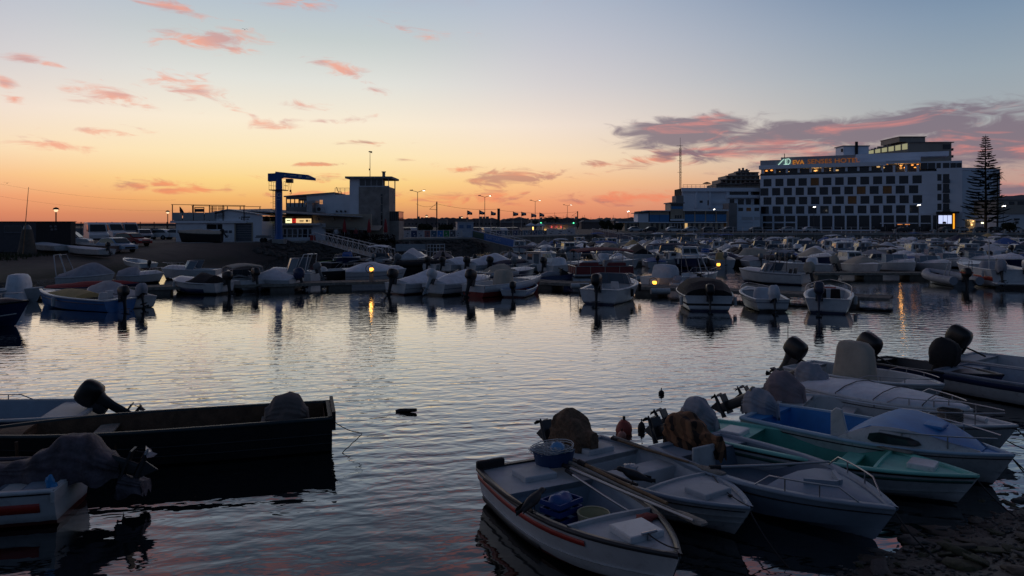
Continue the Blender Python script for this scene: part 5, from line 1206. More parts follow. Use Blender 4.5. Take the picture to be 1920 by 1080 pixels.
for k in range(n): m.box(door[0], door[1], dW+.16, dW+.2, QZ+(door[3]-QZ)*k/n+.01, QZ+(door[3]-QZ)*(k+1)/n-.01)
m.build('roller_door', doorm, WS)
m = MB(); m.box(door[0]-.16, door[0], dW-.05, dW+.1, QZ, door[3]+.12); m.box(door[1], door[1]+.16, dW-.05, dW+.1, QZ, door[3]+.12); m.box(door[0], door[1], dW-.05, dW+.1, door[3], door[3]+.12); m.build('door_frame', wallb, WS)
m = MB(); m.box(win[0], win[1], dW+.2, dW+.24, win[2], win[3]); f_ = m.build('window', glass, WS)
m = MB(); m.box((win[0]*.35+win[1]*.65)-.04, (win[0]*.35+win[1]*.65)+.04, dW+.05, dW+.19, win[2], win[3]); m.box(win[0]-.05, win[1]+.05, dW-.06, dW-.003, win[3], win[3]+.1); m.build('frame', frame, f_)
m = MB()    # faded sign strokes over the door, too blurred to read
for a, b, c_, e in ((448,450,408,409.4),(452.3,453.2,405.5,411),(454,469,406.2,408),(452,454.5,410.3,412),(463.5,466.3,410,411.6),(456,463,410.8,411.4)): m.box(X(a,dW), X(b,dW), dW-.03, dW-.003, Z(e,dW), Z(c_,dW))
m.build('sign_lettering', darkw, WS)
m = MB()
for a, b in ((333,342),(420,427),(429,435)): m.box(X(a,dW), X(b,dW), dW-.04, dW-.003, Z(437,dW), Z(432,dW))
m.build('wall_plate', doorm, WS)
# roof terrace at its left end
TR = empty('roof_terrace', (gx0-.4, dW-.3, 0), 0, 'roof terrace with glass rail, tall posts and folded sunshades on the workshop', 'terrace')
tz = Z(413, dW)
m = MB(); m.box(-.2, 9.2, 0, 6, tz-.35, tz-.05); m.build('slab', wallw, TR)
for k in range(4):
    m = MB(); m.box(.05+k*1.35, 1.3+k*1.35, -.02, .01, tz, tz+.95); m.build('glass_panel', M('rail_glass', (.35,.4,.42), .1, var=0), TR)
for x_, zt in ((.0, 384), (2.6, 383.5), (4.6, 384.5), (6.3, 385), (8.9, 386)):
    for y_ in (.05, 5.9):
        m = MB(); m.box(x_, x_+.09, y_, y_+.09, tz-.05, Z(zt, dW)); m.build('post', dark, TR)
m = MB()
for y_ in (.05, 5.9): m.hexa([(-.1,y_,Z(384,dW)),(9.1,y_,Z(386,dW)),(9.1,y_+.08,Z(386,dW)),(-.1,y_+.08,Z(384,dW))], [(-.1,y_,Z(383,dW)),(9.1,y_,Z(385,dW)),(9.1,y_+.08,Z(385,dW)),(-.1,y_+.08,Z(383,dW))])
m.build('top_rail', dark, TR)
for x_ in (4.65, 5.6):
    m = MB()
    for k in range(9): m.box(x_, x_+.85, .3, .34, tz+.25+k*.17, tz+.33+k*.17)
    m.build('slatted_screen', dark, TR)
def parasol(pos, hgt, label, mat, lean=0.0, grp='closed parasols'):
    e = empty('parasol', pos, 0, label, 'parasol', grp); e.rotation_euler = (0, lean, 0)
    m = MB(); m.tube([(0,0,0),(0,0,hgt)], .03, 6); m.box(-.25,.25,-.25,.25,0,.08); m.build('pole', alu, e)
    m = MB(); m.loft([[Vector((r_*(1+.18*(k % 2))*math.cos(2*PI*k/12), r_*(1+.18*(k % 2))*math.sin(2*PI*k/12), z)) for k in range(12)] for z, r_ in ((hgt*.38,.2),(hgt*.45,.23),(hgt*.75,.16),(hgt,.03))]); m.build('canopy', mat, e)
parasol((gx0+.5, dW+1.4, tz-.05), 1.9, 'leaning folded parasol at the left end of the roof terrace', dark, -.35, None)
def planter(x, y, z, h, label):
    e = empty('potted_plant', (x, y, z), 0, label, 'plant', 'plants on the roof terrace')
    m = MB(); m.cyl((0,0,0), .2, .4, 10, .26); m.build('pot', dark, e)
    m = MB(); r_ = random.Random(int(x*100))
    for k in range(26):
        a = r_.uniform(0,6.28); l = r_.uniform(.5,1)*h; t_ = Vector((math.cos(a)*l*.6, math.sin(a)*l*.6, .4+l*r_.uniform(.4,.9))); s_ = Vector((-math.sin(a), math.cos(a), 0))*.06
        mid_ = t_*.6+Vector((0,0,.25)); m.add([(0,0,.4), mid_-s_, t_, mid_+s_], [(0,1,2,3)])
    m.build('leaves', weed, e)
planter(gx0+1.6, dW+1.0, tz-.05, 1.0, 'spiky potted plant left of the framed menu board on the terrace')
planter(gx0+4.0, dW+1.4, tz-.05, .8, 'potted plant by the slatted screens on the terrace')
mb_ = empty('menu_board', (gx0+1.95, dW+.8, tz-.05), 0, 'dark framed board standing on the roof terrace', 'board')
m = MB(); m.box(0,.08,0,.06,0,1.7); m.box(1.15,1.23,0,.06,0,1.7); m.box(.08,1.15,0,.06,1.6,1.7); m.box(.08,1.15,0,.06,.75,.85); m.build('frame', dark, mb_)
m = MB(); m.box(.085,1.145,.01,.05,1.1,1.5); m.build('panel', darkg, mb_)
# --- club building: shop front, long roof, upper storey, tower
dC = 98.0
CB = empty('club_building', (0,0,0), 0, 'long white club house with shop front and square stone look-out tower', 'building')
sx0, sx1 = X(492, dC), X(700, dC); zf = Z(418.5, dC); zb = Z(405.5, dC)
holes = []; wins = []
for a, b in ((530.5,537),(538.5,547.5),(548.5,557),(558.5,566),(567,576),(577.5,584)):
    h_ = (X(a,dC), X(b,dC), Z(445,dC), Z(429.5,dC)); holes.append(h_)
wallfront(CB, sx0, X(610,dC), dC, QZ, zf, wallw, holes, nm='shop_wall')
for h_ in holes:
    m = MB(); m.box(h_[0], h_[1], dC+.15, dC+.19, h_[2], h_[3]); f_ = m.build('window', glass, CB)
    m = MB(); m.box(h_[0], h_[1], dC+.05, dC+.14, h_[2]+.35, h_[2]+.4); m.box(h_[0]+.02, h_[0]+.08, dC+.05, dC+.14, h_[2]+.4, h_[3]); m.build('frame', frame, f_)
m = MB(); m.box(sx0, X(610,dC), dC+.3, dC+8, QZ, zf); m.build('shop_interior', shade, CB)
m = MB(); m.box(sx0, X(585,dC), dC-.05, dC+.3, zf+.003, zb); m.build('sign_band', darkw, CB)
m = MB(); m.box(X(585,dC), sx1-.3, dC+.2, dC+.5, zf-1.0, zb+.3); m.build('fascia', wallb, CB)
m = MB(); m.box(X(522,dC), X(604,dC), dC-1.0, dC-.06, zf-.28, zf-.02); m.build('awning', frame, CB)
m = MB(); m.box(X(528,dC), X(586,dC), dC-.07, dC-.003, Z(428,dC), Z(422,dC)); m.build('price_board', M('dull_board', (.25,.26,.28), .6), CB)
arc = MB(); arc.tube([(X(500.5,dC)+.45*math.cos(a)*-1, dC-.1, Z(414.5,dC)+.45*math.sin(a)+.1) for a in [PI*k/8 for k in range(9)]], .14, 6); arc.tube([(X(500.5,dC)-.45, dC-.1, Z(414.5,dC)+.1), (X(500.5,dC)-.45, dC-.1, Z(414.5,dC)-.35)], .14, 6); arc.tube([(X(500.5,dC)+.45, dC-.1, Z(414.5,dC)+.1), (X(500.5,dC)+.45, dC-.1, Z(414.5,dC)-.35)], .14, 6); arc.build('arch_emblem', wallb, CB)
LS = empty('lit_sign', (X(537,dC), dC-.35, Z(418,dC)), 0, 'glowing shop sign in yellow, red and cream over the shop windows', 'lit sign')
s_ = 7.0/100*dC/98
def lx(px): return X(px,dC)-X(537,dC)
for a, b, c_, st, nm in ((537,548,(255,250,190),1.25,'yellow_panel'),(548.6,556,(190,30,20),.8,'red_panel'),(556.6,584,(255,214,150),.85,'cream_panel')):
    m = MB(); m.box(lx(a), lx(b), 0, .28, 0.0 if nm != 'red_panel' else .02, Z(410,dC)-Z(418,dC)); m.build(nm, glow(nm, c_, st), LS)
m = MB()
for a, b, q0, q1 in ((539,546,412.8,414.5),(563,571,413.2,414.8),(563.5,570,415.6,416.4),(575,579,412,416),(580,583,412.6,413.4),(580,583,414.4,415.2)): m.box(lx(a), lx(b), -.03, -.003, Z(q1,dC)-Z(418,dC), Z(q0,dC)-Z(418,dC))
m.build('sign_lettering', M('brown_sign_print', (.12,.06,.03), .6), LS)
m = MB(); m.box(lx(550), lx(554.6), -.03, -.003, Z(414.6,dC)-Z(418,dC), Z(413.2,dC)-Z(418,dC)); m.build('sign_lettering', frame, LS)
# long pale roof
m = MB(); m.hexa([(pk+.2, dW+2, zp-.05),(X(680,dC), dC-1.2, Z(407.5,dC)),(X(700,108), 108, Z(407,108)),(pk+.2, dW+15, zp+.3)], [(pk+.2, dW+2, zp+.1),(X(680,dC), dC-1.2, Z(406,dC)),(X(700,108), 108, Z(405.5,108)),(pk+.2, dW+15, zp+.45)]); m.build('long_roof', roofm, CB)
for k in range(11):
    f0 = k/11+.03; a = Vector((pk+.2, dW+2, zp+.1)).lerp(Vector((X(680,dC), dC-1.2, Z(406,dC))), f0); b = Vector((pk+.2, dW+15, zp+.45)).lerp(Vector((X(700,108), 108, Z(405.5,108))), f0)
    m = MB(); m.tube([a+Vector((0,0,.03)), b+Vector((0,0,.03))], .04, 4); m.build('roof_seam', roofm, CB)
for px in (594,624,656):
    m = MB(); m.box(X(px,dC)-.22, X(px,dC)+.22, dC-.3, dC+.2, Z(413,dC), Z(407.6,dC)); m.build('roof_bracket', wallb, CB)
# upper storey, sloping up to the tower
dU = 106.0
ux = [X(p, dU) for p in (536,575,627,655.5,673)]
zt = [Z(p, dU) for p in (369.5,366,362.5,365)]
zbU = Z(408, dU)
wallfront(CB, ux[1], ux[3], dU, zbU, Z(385,dU), wallw, [], nm='upper_wall')
m = MB(); m.exty([(ux[1], Z(385,dU)+.002),(ux[3], Z(385,dU)+.002),(ux[3], zt[3]),(ux[2], zt[3]),(ux[2], zt[2]),(ux[1], zt[1])], dU, dU+.3); m.build('upper_wall', wallw, CB, fix=True)
m = MB(); m.box(ux[1], ux[1]+.3, dU+.3, dU+7, zbU, zt[1]); m.box(ux[1]+.3, ux[3], dU+6.7, dU+7, zbU, zt[2]-.3); m.build('upper_back_wall', wallw, CB)
m = MB(); m.hexa([(ux[0]-.2,dU-.4,zt[0]),(ux[2],dU-.4,zt[2]),(ux[2],dU+7,zt[2]),(ux[0]-.2,dU+7,zt[0])], [(ux[0]-.2,dU-.4,zt[0]+.16),(ux[2],dU-.4,zt[2]+.16),(ux[2],dU+7,zt[2]+.16),(ux[0]-.2,dU+7,zt[0]+.16)]); m.build('upper_roof', walld, CB)
# glazed room at its left: posts, rails and panes one looks through
zg0, zg1 = Z(388,dU), Z(371,dU)
m = MB(); m.box(ux[0], ux[1], dU, dU+7, zbU-.6, zg0); m.build('glazed_room_floor', walld, CB)
m = MB(); m.box(ux[0], ux[1], dU+.02, dU+.2, zg1-.2, zt[0]+.0); m.box(ux[0], ux[1], dU+6.8, dU+7, zg1-.2, zt[0]); m.build('lintel', walld, CB)
for yq in (dU, dU+6.85):
    for p in (536,543.5,551.5,559.5,566,573.5):
        m = MB(); m.box(X(p,dU), X(p,dU)+.12, yq, yq+.12, zg0, zg1-.2); m.build('mullion', dark, CB)
    m = MB(); m.box(ux[0]+.12, ux[1]-.15, yq+.04, yq+.08, zg0, zg0+(zg1-zg0)*.45); m.build('low_glass', M('rail_glass', (.35,.4,.42), .1, var=0), CB)
m = MB(); m.box(X(599.5,dU), X(605,dU), dU-.02, dU-.003, Z(382.5,dU), Z(375,dU)); w_ = m.build('window', M('painted_glow_pane', (.6,.35,.2), .2, emit=(.9,.4,.16,.55)), CB)  # sunset glow painted into the pane as emission, no lamp behind it
m = MB(); m.box(X(602,dU), X(602.4,dU), dU-.05, dU-.021, Z(382.5,dU), Z(375,dU)); m.box(X(599.5,dU), X(605,dU), dU-.05, dU-.021, Z(379,dU)-.02, Z(379,dU)+.02); m.build('frame', dark, w_)
m = MB(); m.box(X(660.5,dU), X(666.5,dU), dU-.25, dU-.003, Z(404,dU), Z(395,dU)); m.build('service_hatch', darkg, CB)
def acunit(px, py, d, label):
    e = empty('air_conditioner', (X(px,d), d-.75, Z(py,d)), 0, label, 'air conditioner', 'air conditioning boxes')
    m = MB(); m.box(-.55,.55,0,.4,0,.75); m.build('case', frame, e, bevel=.03)
    m = MB(); m.tube([(-.15,-.02,.38),(-.15,-.004,.38)], .28, 14); m.build('fan_grille', darkg, e)
acunit(602.5, 397.5, dU, 'air conditioner on the white upper wall of the club')
dk = MB(); dk.box(X(578,dU), X(598,dU), dU-2.2, dU-.05, Z(381,dU), Z(377,dU)); dk.box(X(583,dU), X(592,dU), dU-1.9, dU-.2, Z(398,dU), Z(381.05,dU)); o = dk.build('roof_duct', alu, CB)
for p in (632,640,648):
    m = MB(); m.tube([(X(p,dU), dU-.35, Z(396,dU)),(X(p,dU), dU-.003, Z(396,dU)-.05)], .13, 8); m.build('flood_lamp', darkg, CB)
# roof terrace by the tower
m = MB()
for p in (627.5,637,646,655): m.tube([(X(p,dU),dU+.2,zt[3]),(X(p,dU),dU+.2,Z(352.5,dU))], .03, 5)
m.tube([(X(627.5,dU),dU+.2,Z(352.5,dU)),(X(655,dU),dU+.2,Z(352.5,dU))], .03, 5); m.tube([(X(627.5,dU),dU+.2,Z(356,dU)),(X(655,dU),dU+.2,Z(356,dU))], .02, 5); m.build('terrace_rail', steel, CB)
ch = empty('terrace_chair', (X(633.5,dU), dU+1.2, zt[3]+.02), .3, 'dark chair on the small roof terrace beside the tower', 'chair')
m = MB(); m.box(-.25,.25,-.25,.25,.4,.46); m.build('seat', dark, ch); m = MB(); m.hexa([(-.25,-.3,.46),(-.2,-.3,.46),(-.2,.3,.46),(-.25,.3,.46)], [(-.5,-.3,1.1),(-.45,-.3,1.1),(-.45,.3,1.1),(-.5,.3,1.1)]); m.build('backrest', dark, ch)
for sx_ in (-.22,.22):
    for sy_ in (-.22,.22): m = MB(); m.box(sx_-.02,sx_+.02,sy_-.02,sy_+.02,0,.4); m.build('leg', dark, ch)
# tower
dT = 105.0; tx = [X(p,dT) for p in (655.5,673,730)]; zt0 = Z(335,dT); zt1 = Z(350.5,dT)
stone = M('mottled_stone_cladding', (.33,.29,.26), .85, var=.25, scale=1.2, bump=.5, bscale=2, dirt=.25)
m = MB(); m.box(tx[0], tx[1], dT, dT+5.5, zbU-1, zt0); m.build('white_pier', wallw, CB)
m = MB(); m.box(tx[1], tx[2], dT-.12, dT+5.5, QZ, zt1); m.build('tower_wall', stone, CB)
m = MB(); m.box(X(714.5,dT), X(717.5,dT), dT-.16, dT-.122, QZ+1, Z(364,dT)); m.build('slot_window', glass, CB)
for k in range(5): m = MB(); zz = QZ+1.6+k*1.1; m.box(X(714.2,dT), X(717.8,dT), dT-.2, dT-.161, zz, zz+.08); m.build('slot_bar', wallb, CB)
m = MB(); m.box(tx[1], tx[2], dT-.14, dT-.0, zt1+.002, zt1+.16); m.box(tx[1], tx[1]+.14, dT-.13, dT, zt1+.16, zt0-.002); m.box(tx[2]-.12, tx[2], dT+5.3, dT+5.5, zt1, zt0-.002); m.build('lookout_frame', frame, CB)
for k in range(5):
    xx = tx[1]+.14+(tx[2]-tx[1]-.2)*k/5; x2 = tx[1]+.14+(tx[2]-tx[1]-.2)*(k+1)/5-.07
    if k < 4:
        m = MB(); m.box(xx, x2, dT-.08, dT-.05, zt1+.17, zt0-.02); m.build('lookout_pane', M('lookout_glass', (.10,.10,.10), .12, var=0), CB)
    m = MB(); m.box(x2, x2+.07, dT-.13, dT-.0, zt1+.165, zt0-.003); m.build('lookout_mullion', frame, CB)
m = MB(); m.box(tx[1]+.3, tx[2]-1.5, dT+2.5, dT+5.2, zt1+.01, zt0-.01); m.build('lookout_core', walld, CB)
m = MB(); m.box(tx[0]-.5, tx[2]+.45, dT-.7, dT+6, zt0, zt0+.28); m.build('tower_roof', walld, CB)
m = MB(); m.cyl((X(715,dT), dT+2, zt0+.28), .22, .75, 8); m.cyl((X(715,dT), dT+2, zt0+1.03), .32, .12, 8); m.build('chimney', walld, CB)
mst = empty('antenna_mast', (X(690,dT), dT+1.5, zt0+.28), 0, 'thin antenna mast with small flag-like vane on the look-out tower', 'mast')
m = MB(); m.tube([(0,0,0),(0,0,Z(284,dT)-zt0-.3)], .055, 6, .03); m.build('pole', darkg, mst)
m = MB(); m.hexa([(-.2,-.02,3.6),(.3,-.02,3.45),(.3,.02,3.45),(-.2,.02,3.6)], [(-.2,-.02,3.75),(.3,-.02,3.72),(.3,.02,3.72),(-.2,.02,3.75)]); m.build('vane', dark, mst)
m = MB(); m.box(-.16,.02,-.05,.05,1.0,1.25); m.build('sensor', dark, mst)
# annexe right of the tower
xa0, xa1 = tx[2]+.003, X(747,dT)
m = MB(); m.box(xa0, xa1, dT+.4, dT+5, QZ, Z(414,dT)); m.build('annexe_wall', stone, CB)
m = MB(); m.box(xa0, xa1+.05, dT+.3, dT+5.1, Z(397,dT)-.0, Z(396,dT)); m.build('annexe_roof', walld, CB)
m = MB(); m.box(xa0, xa1, dT+.45, dT+4.9, Z(414,dT)+.002, Z(397,dT)-.003); m.build('annexe_glazing', glass, CB)
for k in range(5): m = MB(); xx = xa0+(xa1-xa0-.1)*k/4; m.box(xx, xx+.09, dT+.38, dT+.449, Z(414,dT)+.003, Z(397,dT)-.004); m.build('mullion', dark, CB)
# café front under the long roof
m = MB(); m.box(X(610,dC)+.01, tx[2], dC+2.2, dC+2.5, QZ, zf-.5); m.build('cafe_wall', wallb, CB)
for k in range(9):
    a = X(616+k*8.5, dC+2); m = MB(); m.box(a, a+.42, dC+2.12, dC+2.19, QZ+.2, QZ+2.1); m.build('window', glass, CB)
m = MB(); m.hexa([(X(606,dC),dC-.6,zf-.7),(X(712,dC),dC-.6,zf-1.0),(X(712,dC),dC+2,zf-.4),(X(606,dC),dC+2,zf-.3)], [(X(606,dC),dC-.6,zf-.58),(X(712,dC),dC-.6,zf-.88),(X(712,dC),dC+2,zf-.3),(X(606,dC),dC+2,zf-.2)]); m.build('cafe_awning', M('cream_awning', (.34,.3,.25), .85), CB)
hd_ = MB(); r_ = random.Random(5)
for k in range(700):
    x = r_.uniform(X(640,dC), X(745,dC)); z = r_.uniform(QZ, QZ+.85); c = Vector((x, dC-2+r_.uniform(-.25,.25), z)); s = .12
    u = Vector((r_.uniform(-1,1), r_.uniform(-1,1), r_.uniform(-1,1))).normalized()*s; v_ = u.cross(Vector((.3,.5,.8))).normalized()*s
    hd_.add([c-u, c+v_, c+u, c-v_], [(0,1,2,3)])
tag(hd_.build('hedge', M('dark_hedge', (.03,.022,.02), .9)), 'low dark hedge round the café terrace by the tower', 'hedge')
redc = M('closed_red_parasol', (.32,.03,.035), .8)
for px, lb in ((646,'closed red parasol nearest the truss gangway'),(692,'middle closed red parasol before the tower'),(723,'closed red parasol right of the tower slot window')):
    parasol((X(px,dC-1.2), dC-1.2, QZ), 2.9, lb, redc, 0, 'closed red parasols')
# people at the café (dark figures, a pale shirt among them)
def person(pos, rz, label, top, pants, seated=False):
    e = empty('person', pos, rz, label, 'person', 'people by the café')
    bm = bmesh.new(); pts = {'pel':(0,0,.92,.15),'chest':(0,0,1.28,.17),'neck':(0,0,1.5,.06),'head':(0,.02,1.63,.10),'top':(0,.02,1.72,.06)}
    vv = {k: bm.verts.new(p[:3]) for k, p in pts.items()}; rad = [pts[k][3] for k in pts]
    ed = [('pel','chest'),('chest','neck'),('neck','head'),('head','top')]
    for a, b in ed: bm.edges.new((vv[a], vv[b]))
    for sd in (-1, 1):
        prev = vv['pel']
        for p, r_ in (((sd*.1,.02,.88),.1),((sd*.11,.04*sd,.48),.07),((sd*.12,.06*sd,.08),.05),((sd*.12,.06*sd+.14,.04),.045)):
            q = bm.verts.new(p); rad.append(r_); bm.edges.new((prev, q)); prev = q
        prev = vv['chest']
        for p, r_ in (((sd*.19,0,1.4),.075),((sd*.25,-.02,1.12),.055),((sd*.24,.1,.9),.04),((sd*.23,.16,.82),.035)):
            q = bm.verts.new(p); rad.append(r_); bm.edges.new((prev, q)); prev = q
    me = bpy.data.meshes.new('body'); bm.to_mesh(me); bm.free(); o = bpy.data.objects.new('body', me); COL.objects.link(o); o.parent = e
    sk = o.modifiers.new('skin', 'SKIN'); lay = me.skin_vertices[0].data if me.skin_vertices else None
    if lay is None:
        bm = bmesh.new(); bm.from_mesh(me); bm.verts.layers.skin.verify(); bm.to_mesh(me); bm.free(); lay = me.skin_vertices[0].data
    for q, r_ in zip(lay, rad): q.radius = (r_, r_)
    lay[0].use_root = True
    o.modifiers.new('subd', 'SUBSURF').levels = 1; o.modifiers['subd'].render_levels = 1
    mm = bpy.data.materials.new('clothes'); mm.use_nodes = True; t = NT(mm.node_tree); b = mm.node_tree.nodes['Principled BSDF']; b.inputs['Roughness'].default_value = .85
    sp = t.n('ShaderNodeSeparateXYZ'); t.lk(t.n('ShaderNodeTexCoord').outputs['Object'], sp.inputs[0]); z = sp.outputs[2]
    c = t.mix(t.mr(z, .93, .95, 0, 1, False), (*pants, 1), (*top, 1)); c = t.mix(t.mr(z, 1.47, 1.49, 0, 1, False), c, (.3,.2,.15,1)); c = t.mix(t.mr(z, 1.66, 1.68, 0, 1, False), c, (.03,.02,.015,1))
    t.lk(c, b.inputs['Base Color']); me.materials.append(mm)
person((X(630,dC-2.6), dC-2.6, QZ), PI, 'person in a pale shirt standing at the top of the truss gangway', (.5,.5,.52), (.03,.03,.04))
person((X(622,dC-1.5), dC-1.5, QZ), PI*.7, 'person in dark clothes left of the pale-shirted one', (.03,.03,.035), (.02,.02,.03))
person((X(667,dC-1), dC-1, QZ), PI*1.2, 'person in a dull red top between the closed parasols', (.25,.05,.05), (.03,.03,.05))
vend = empty('red_bin', (X(586.5,dC-1), dC-1, QZ), 0, 'red and white ice chest before the shop windows', 'ice chest')
m = MB(); m.box(-.32,.32,-.25,.25,0,.75); m.build('body', red, vend, bevel=.03); m = MB(); m.box(-.34,.34,-.27,.27,.76,.88); m.build('lid', frame, vend)
# --- blue jib crane
dK = 92.0
CR = empty('jib_crane', (X(523,dK), dK, QZ), 0, 'blue pillar crane with short jib standing on the quay edge', 'crane')
crane = M('crane_blue', (.02,.10,.34), .4, var=.1, dirt=.1)
kx = lambda p: X(p,dK)-X(523,dK)
kz = lambda p: Z(p,dK)-QZ
m = MB(); m.box(kx(513), kx(535), -.75, .75, -.25, .33); m.build('plinth', conc, CR, bevel=.04)
cw = kx(529.3)
m = MB(); m.loft([superring((0,0), r_, r_, 16, 1, z) for r_, z in ((cw*1.35,.33),(cw*1.15,.7),(cw,1.1),(cw,kz(345)),(cw*.85,kz(334)))]); m.build('pillar', crane, CR)
m = MB(); m.exty([(kx(503.5),kz(340)),(kx(517),kz(340)),(kx(519),kz(338)),(kx(532),kz(333)),(kx(560),kz(336)),(kx(591),kz(338.5)),(kx(591),kz(334)),(kx(578),kz(328)),(kx(518),kz(322)),(kx(517),kz(325)),(kx(503.5),kz(325.5))], -.3, .3); m.build('jib', crane, CR, fix=True)
m = MB(); m.box(kx(537), kx(549), -.35, .35, kz(343), kz(335.5)); m.build('hoist', darkg, CR, bevel=.04)
m = MB(); m.tube([(kx(543),-.06,kz(343)),(kx(544.5),-.06,kz(356))], .015, 4); m.tube([(kx(546),.06,kz(343)),(kx(545),.06,kz(356))], .015, 4); m.build('hoist_rope', dark, CR)
m = MB(); m.box(kx(543.5), kx(546), -.1, .1, kz(360), kz(356)); m.tube([(kx(544.7)+.12*math.cos(a), 0, kz(362)+.12*math.sin(a)) for a in [PI/2-k*.7 for k in range(7)]], .035, 5); m.build('hook', dark, CR)
m = MB(); m.box(kx(508.5), kx(536.5), -.9, -cw, kz(357.5), kz(356)); m.box(kx(508.5), -cw, -cw, .9, kz(357.5), kz(356)); m.box(cw, kx(536.5), -cw, .9, kz(357.5), kz(356)); m.build('platform', darkg, CR)
m = MB()
for a in (508.7,513,531.5,536.3):
    for y_ in (-.88,.88): m.tube([(kx(a),y_,kz(356)),(kx(a),y_,kz(341))], .022, 5)
for z in (341,348):
    m.tube([(kx(508.7),-.88,kz(z)),(kx(508.7),.88,kz(z)),(kx(514),.88,kz(z))], .022, 5); m.tube([(kx(536.3),-.88,kz(z)),(kx(536.3),.88,kz(z)),(kx(531),.88,kz(z))], .022, 5)
m.build('platform_rail', dark, CR)
m = MB()
for a in (510,514): m.tube([(kx(a),.4,.3),(kx(a),.4,kz(356))], .03, 5)
k = .5
while k < kz(357): m.tube([(kx(510),.4,k),(kx(514),.4,k)], .016, 4); k += .3
for k in range(6): m.tube([(kx(512)+.4*math.cos(a), .1+.4*math.sin(a)*-1, 3+k*.8-.6) for a in [PI*q/6 for q in range(7)]], .015, 4)
m.build('ladder', dark, CR)
text('G', .75, white, CR, (kx(520.9),-cw-.03,kz(369.5)), name='emblem_lettering')
m = MB(); m.box(kx(520), kx(527), -cw-.03, -cw-.005, kz(374.5), kz(373.8)); m.build('emblem_line', white, CR)
m = MB()
for a, b, c_, e in ((534,538,327.8,330),(545,557,328.8,330.6),(561,567,328.3,333),(575,582,331.5,334.5)): m.box(kx(a), kx(b), -.315, -.302, kz(e), kz(c_))
m.build('jib_marks', offw, CR)
# --- white truss gangway, and the two with blue sides
def gangway(a, b, wd, hgt, label, mat, panel=None, n=12):
    a = Vector(a); b = Vector(b); d = b-a; hl = math.hypot(d.x, d.y); e = empty('gangway', a, math.atan2(d.y, d.x), label, 'gangway', 'gangways down to the pontoons')
    def p(t, y, z): return (hl*t, y, d.z*t+z)
    m = MB(); m.hexa([p(0,-wd/2,0),p(1,-wd/2,0),p(1,wd/2,0),p(0,wd/2,0)], [p(0,-wd/2,.08),p(1,-wd/2,.08),p(1,wd/2,.08),p(0,wd/2,.08)]); m.build('walkway', woodg, e)
    for sd in (-1, 1):
        y = sd*wd/2
        m = MB(); m.tube([p(0,y,0),p(1,y,0)], .05, 5); m.tube([p(0,y,hgt),p(1,y,hgt)], .05, 5); m.build('chord', mat, e)
        if panel and sd < 0:
            m = MB(); m.hexa([p(.02,y-.05,.06),p(.98,y-.05,.06),p(.98,y-.01,.06),p(.02,y-.01,.06)], [p(.02,y-.05,hgt-.05),p(.98,y-.05,hgt-.05),p(.98,y-.01,hgt-.05),p(.02,y-.01,hgt-.05)]); m.build('side_panel', panel, e)
        for k in range(n):
            m = MB(); m.tube([p(k/n,y,0),p(k/n,y,hgt)], .03, 4); m.tube([p(k/n,y,hgt),p((k+1)/n,y,0)], .022, 4); m.build('strut', mat, e)
        m = MB(); m.tube([p(1,y,0),p(1,y,hgt)], .03, 4); m.build('strut', mat, e)
    return e, hl, d.z
gm = M('white_painted_steel', (.5,.51,.53), .45)
gangway(W(598,452,QZ+.1), W(729,487,.45), 1.3, 1.05, 'white truss gangway sloping down from the café quay', gm, None, 13)
bpan = M('blue_banner', (.03,.16,.5), .6)
g1, hl, dz = gangway((X(893,119),119,QZ+.1), W(985,467,.45), 1.6, 1.15, 'blue-sided gangway lettered BOAT TOURS', gm, bpan, 10)
sl = math.atan2(dz, hl)
t = text('BOAT TOURS', .75, M('pale_lettering', (.35,.5,.75), .6), g1, (hl*.33, -.87, dz*.33+.35), (PI/2,0,0), .005, 'lettering'); t.rotation_euler = (PI/2, -sl, 0)
m = MB(); m.hexa([(hl*.03,-.875,dz*.03+.1),(hl*.28,-.875,dz*.28+.1),(hl*.28,-.853,dz*.28+.1),(hl*.03,-.853,dz*.03+.1)], [(hl*.03,-.875,dz*.03+1.05),(hl*.28,-.875,dz*.28+1.05),(hl*.28,-.853,dz*.28+1.05),(hl*.03,-.853,dz*.03+1.05)]); m.build('green_panel', M('dark_green_banner', (.02,.09,.07), .6), g1)
gangway((X(1117,160),160,QZ+.1), (X(1192,140),140,.45), 1.6, 1.15, 'second gangway with navy sides near the dark trees', gm, M('navy_banner', (.015,.05,.13), .6), 10)
# ================================================================== hotel and the buildings round it
hA = Vector((X(1427,250), 250, 0)); hB0 = Vector((X(1756,228), 228, 0)); hd_v = (hB0-hA).normalized(); hrot = math.atan2(hd_v.y, hd_v.x)
def sAt(px):      # metres along the facade line seen at px
    k = (px-960)/F; return (k*hA.y-hA.x)/(hd_v.x-k*hd_v.y)
def dAt(px): return hA.y+hd_v.y*sAt(px)
def zAt(px, py): return Z(py, dAt(px))
HT = empty('hotel_building', hA, hrot, 'long white hotel with a grid of square windows and lit roof sign', 'hotel')
hw = M('hotel_white_render', (.76,.83,.92), .75, var=.05, scale=.15, dirt=.06)
hglass = M('hotel_glass', (.02,.024,.03), .08, var=.1, spec=.7)
curt = M('drawn_curtain', (.035,.034,.034), .9, var=.3, scale=1.5)
warm = M('dim_lit_room', (.06,.045,.03), .8, emit=(.55,.30,.13,.016))
zx = lambda v: 1180+v/2.5946
rowx = [[672,730,787,843,902,962,1022,1083,1145,1208,1271,1335,1400],[657,714,771,829,887,946,1006,1067,1128,1191,1255,1318,1383],[672,731,788,845,904,963,1023,1084,1146,1210,1273,1337,1402],[659,716,773,831,890,949,1009,1070,1132,1193,1257,1320,1386]]
rowz = [17.75,14.7,11.65,8.6]
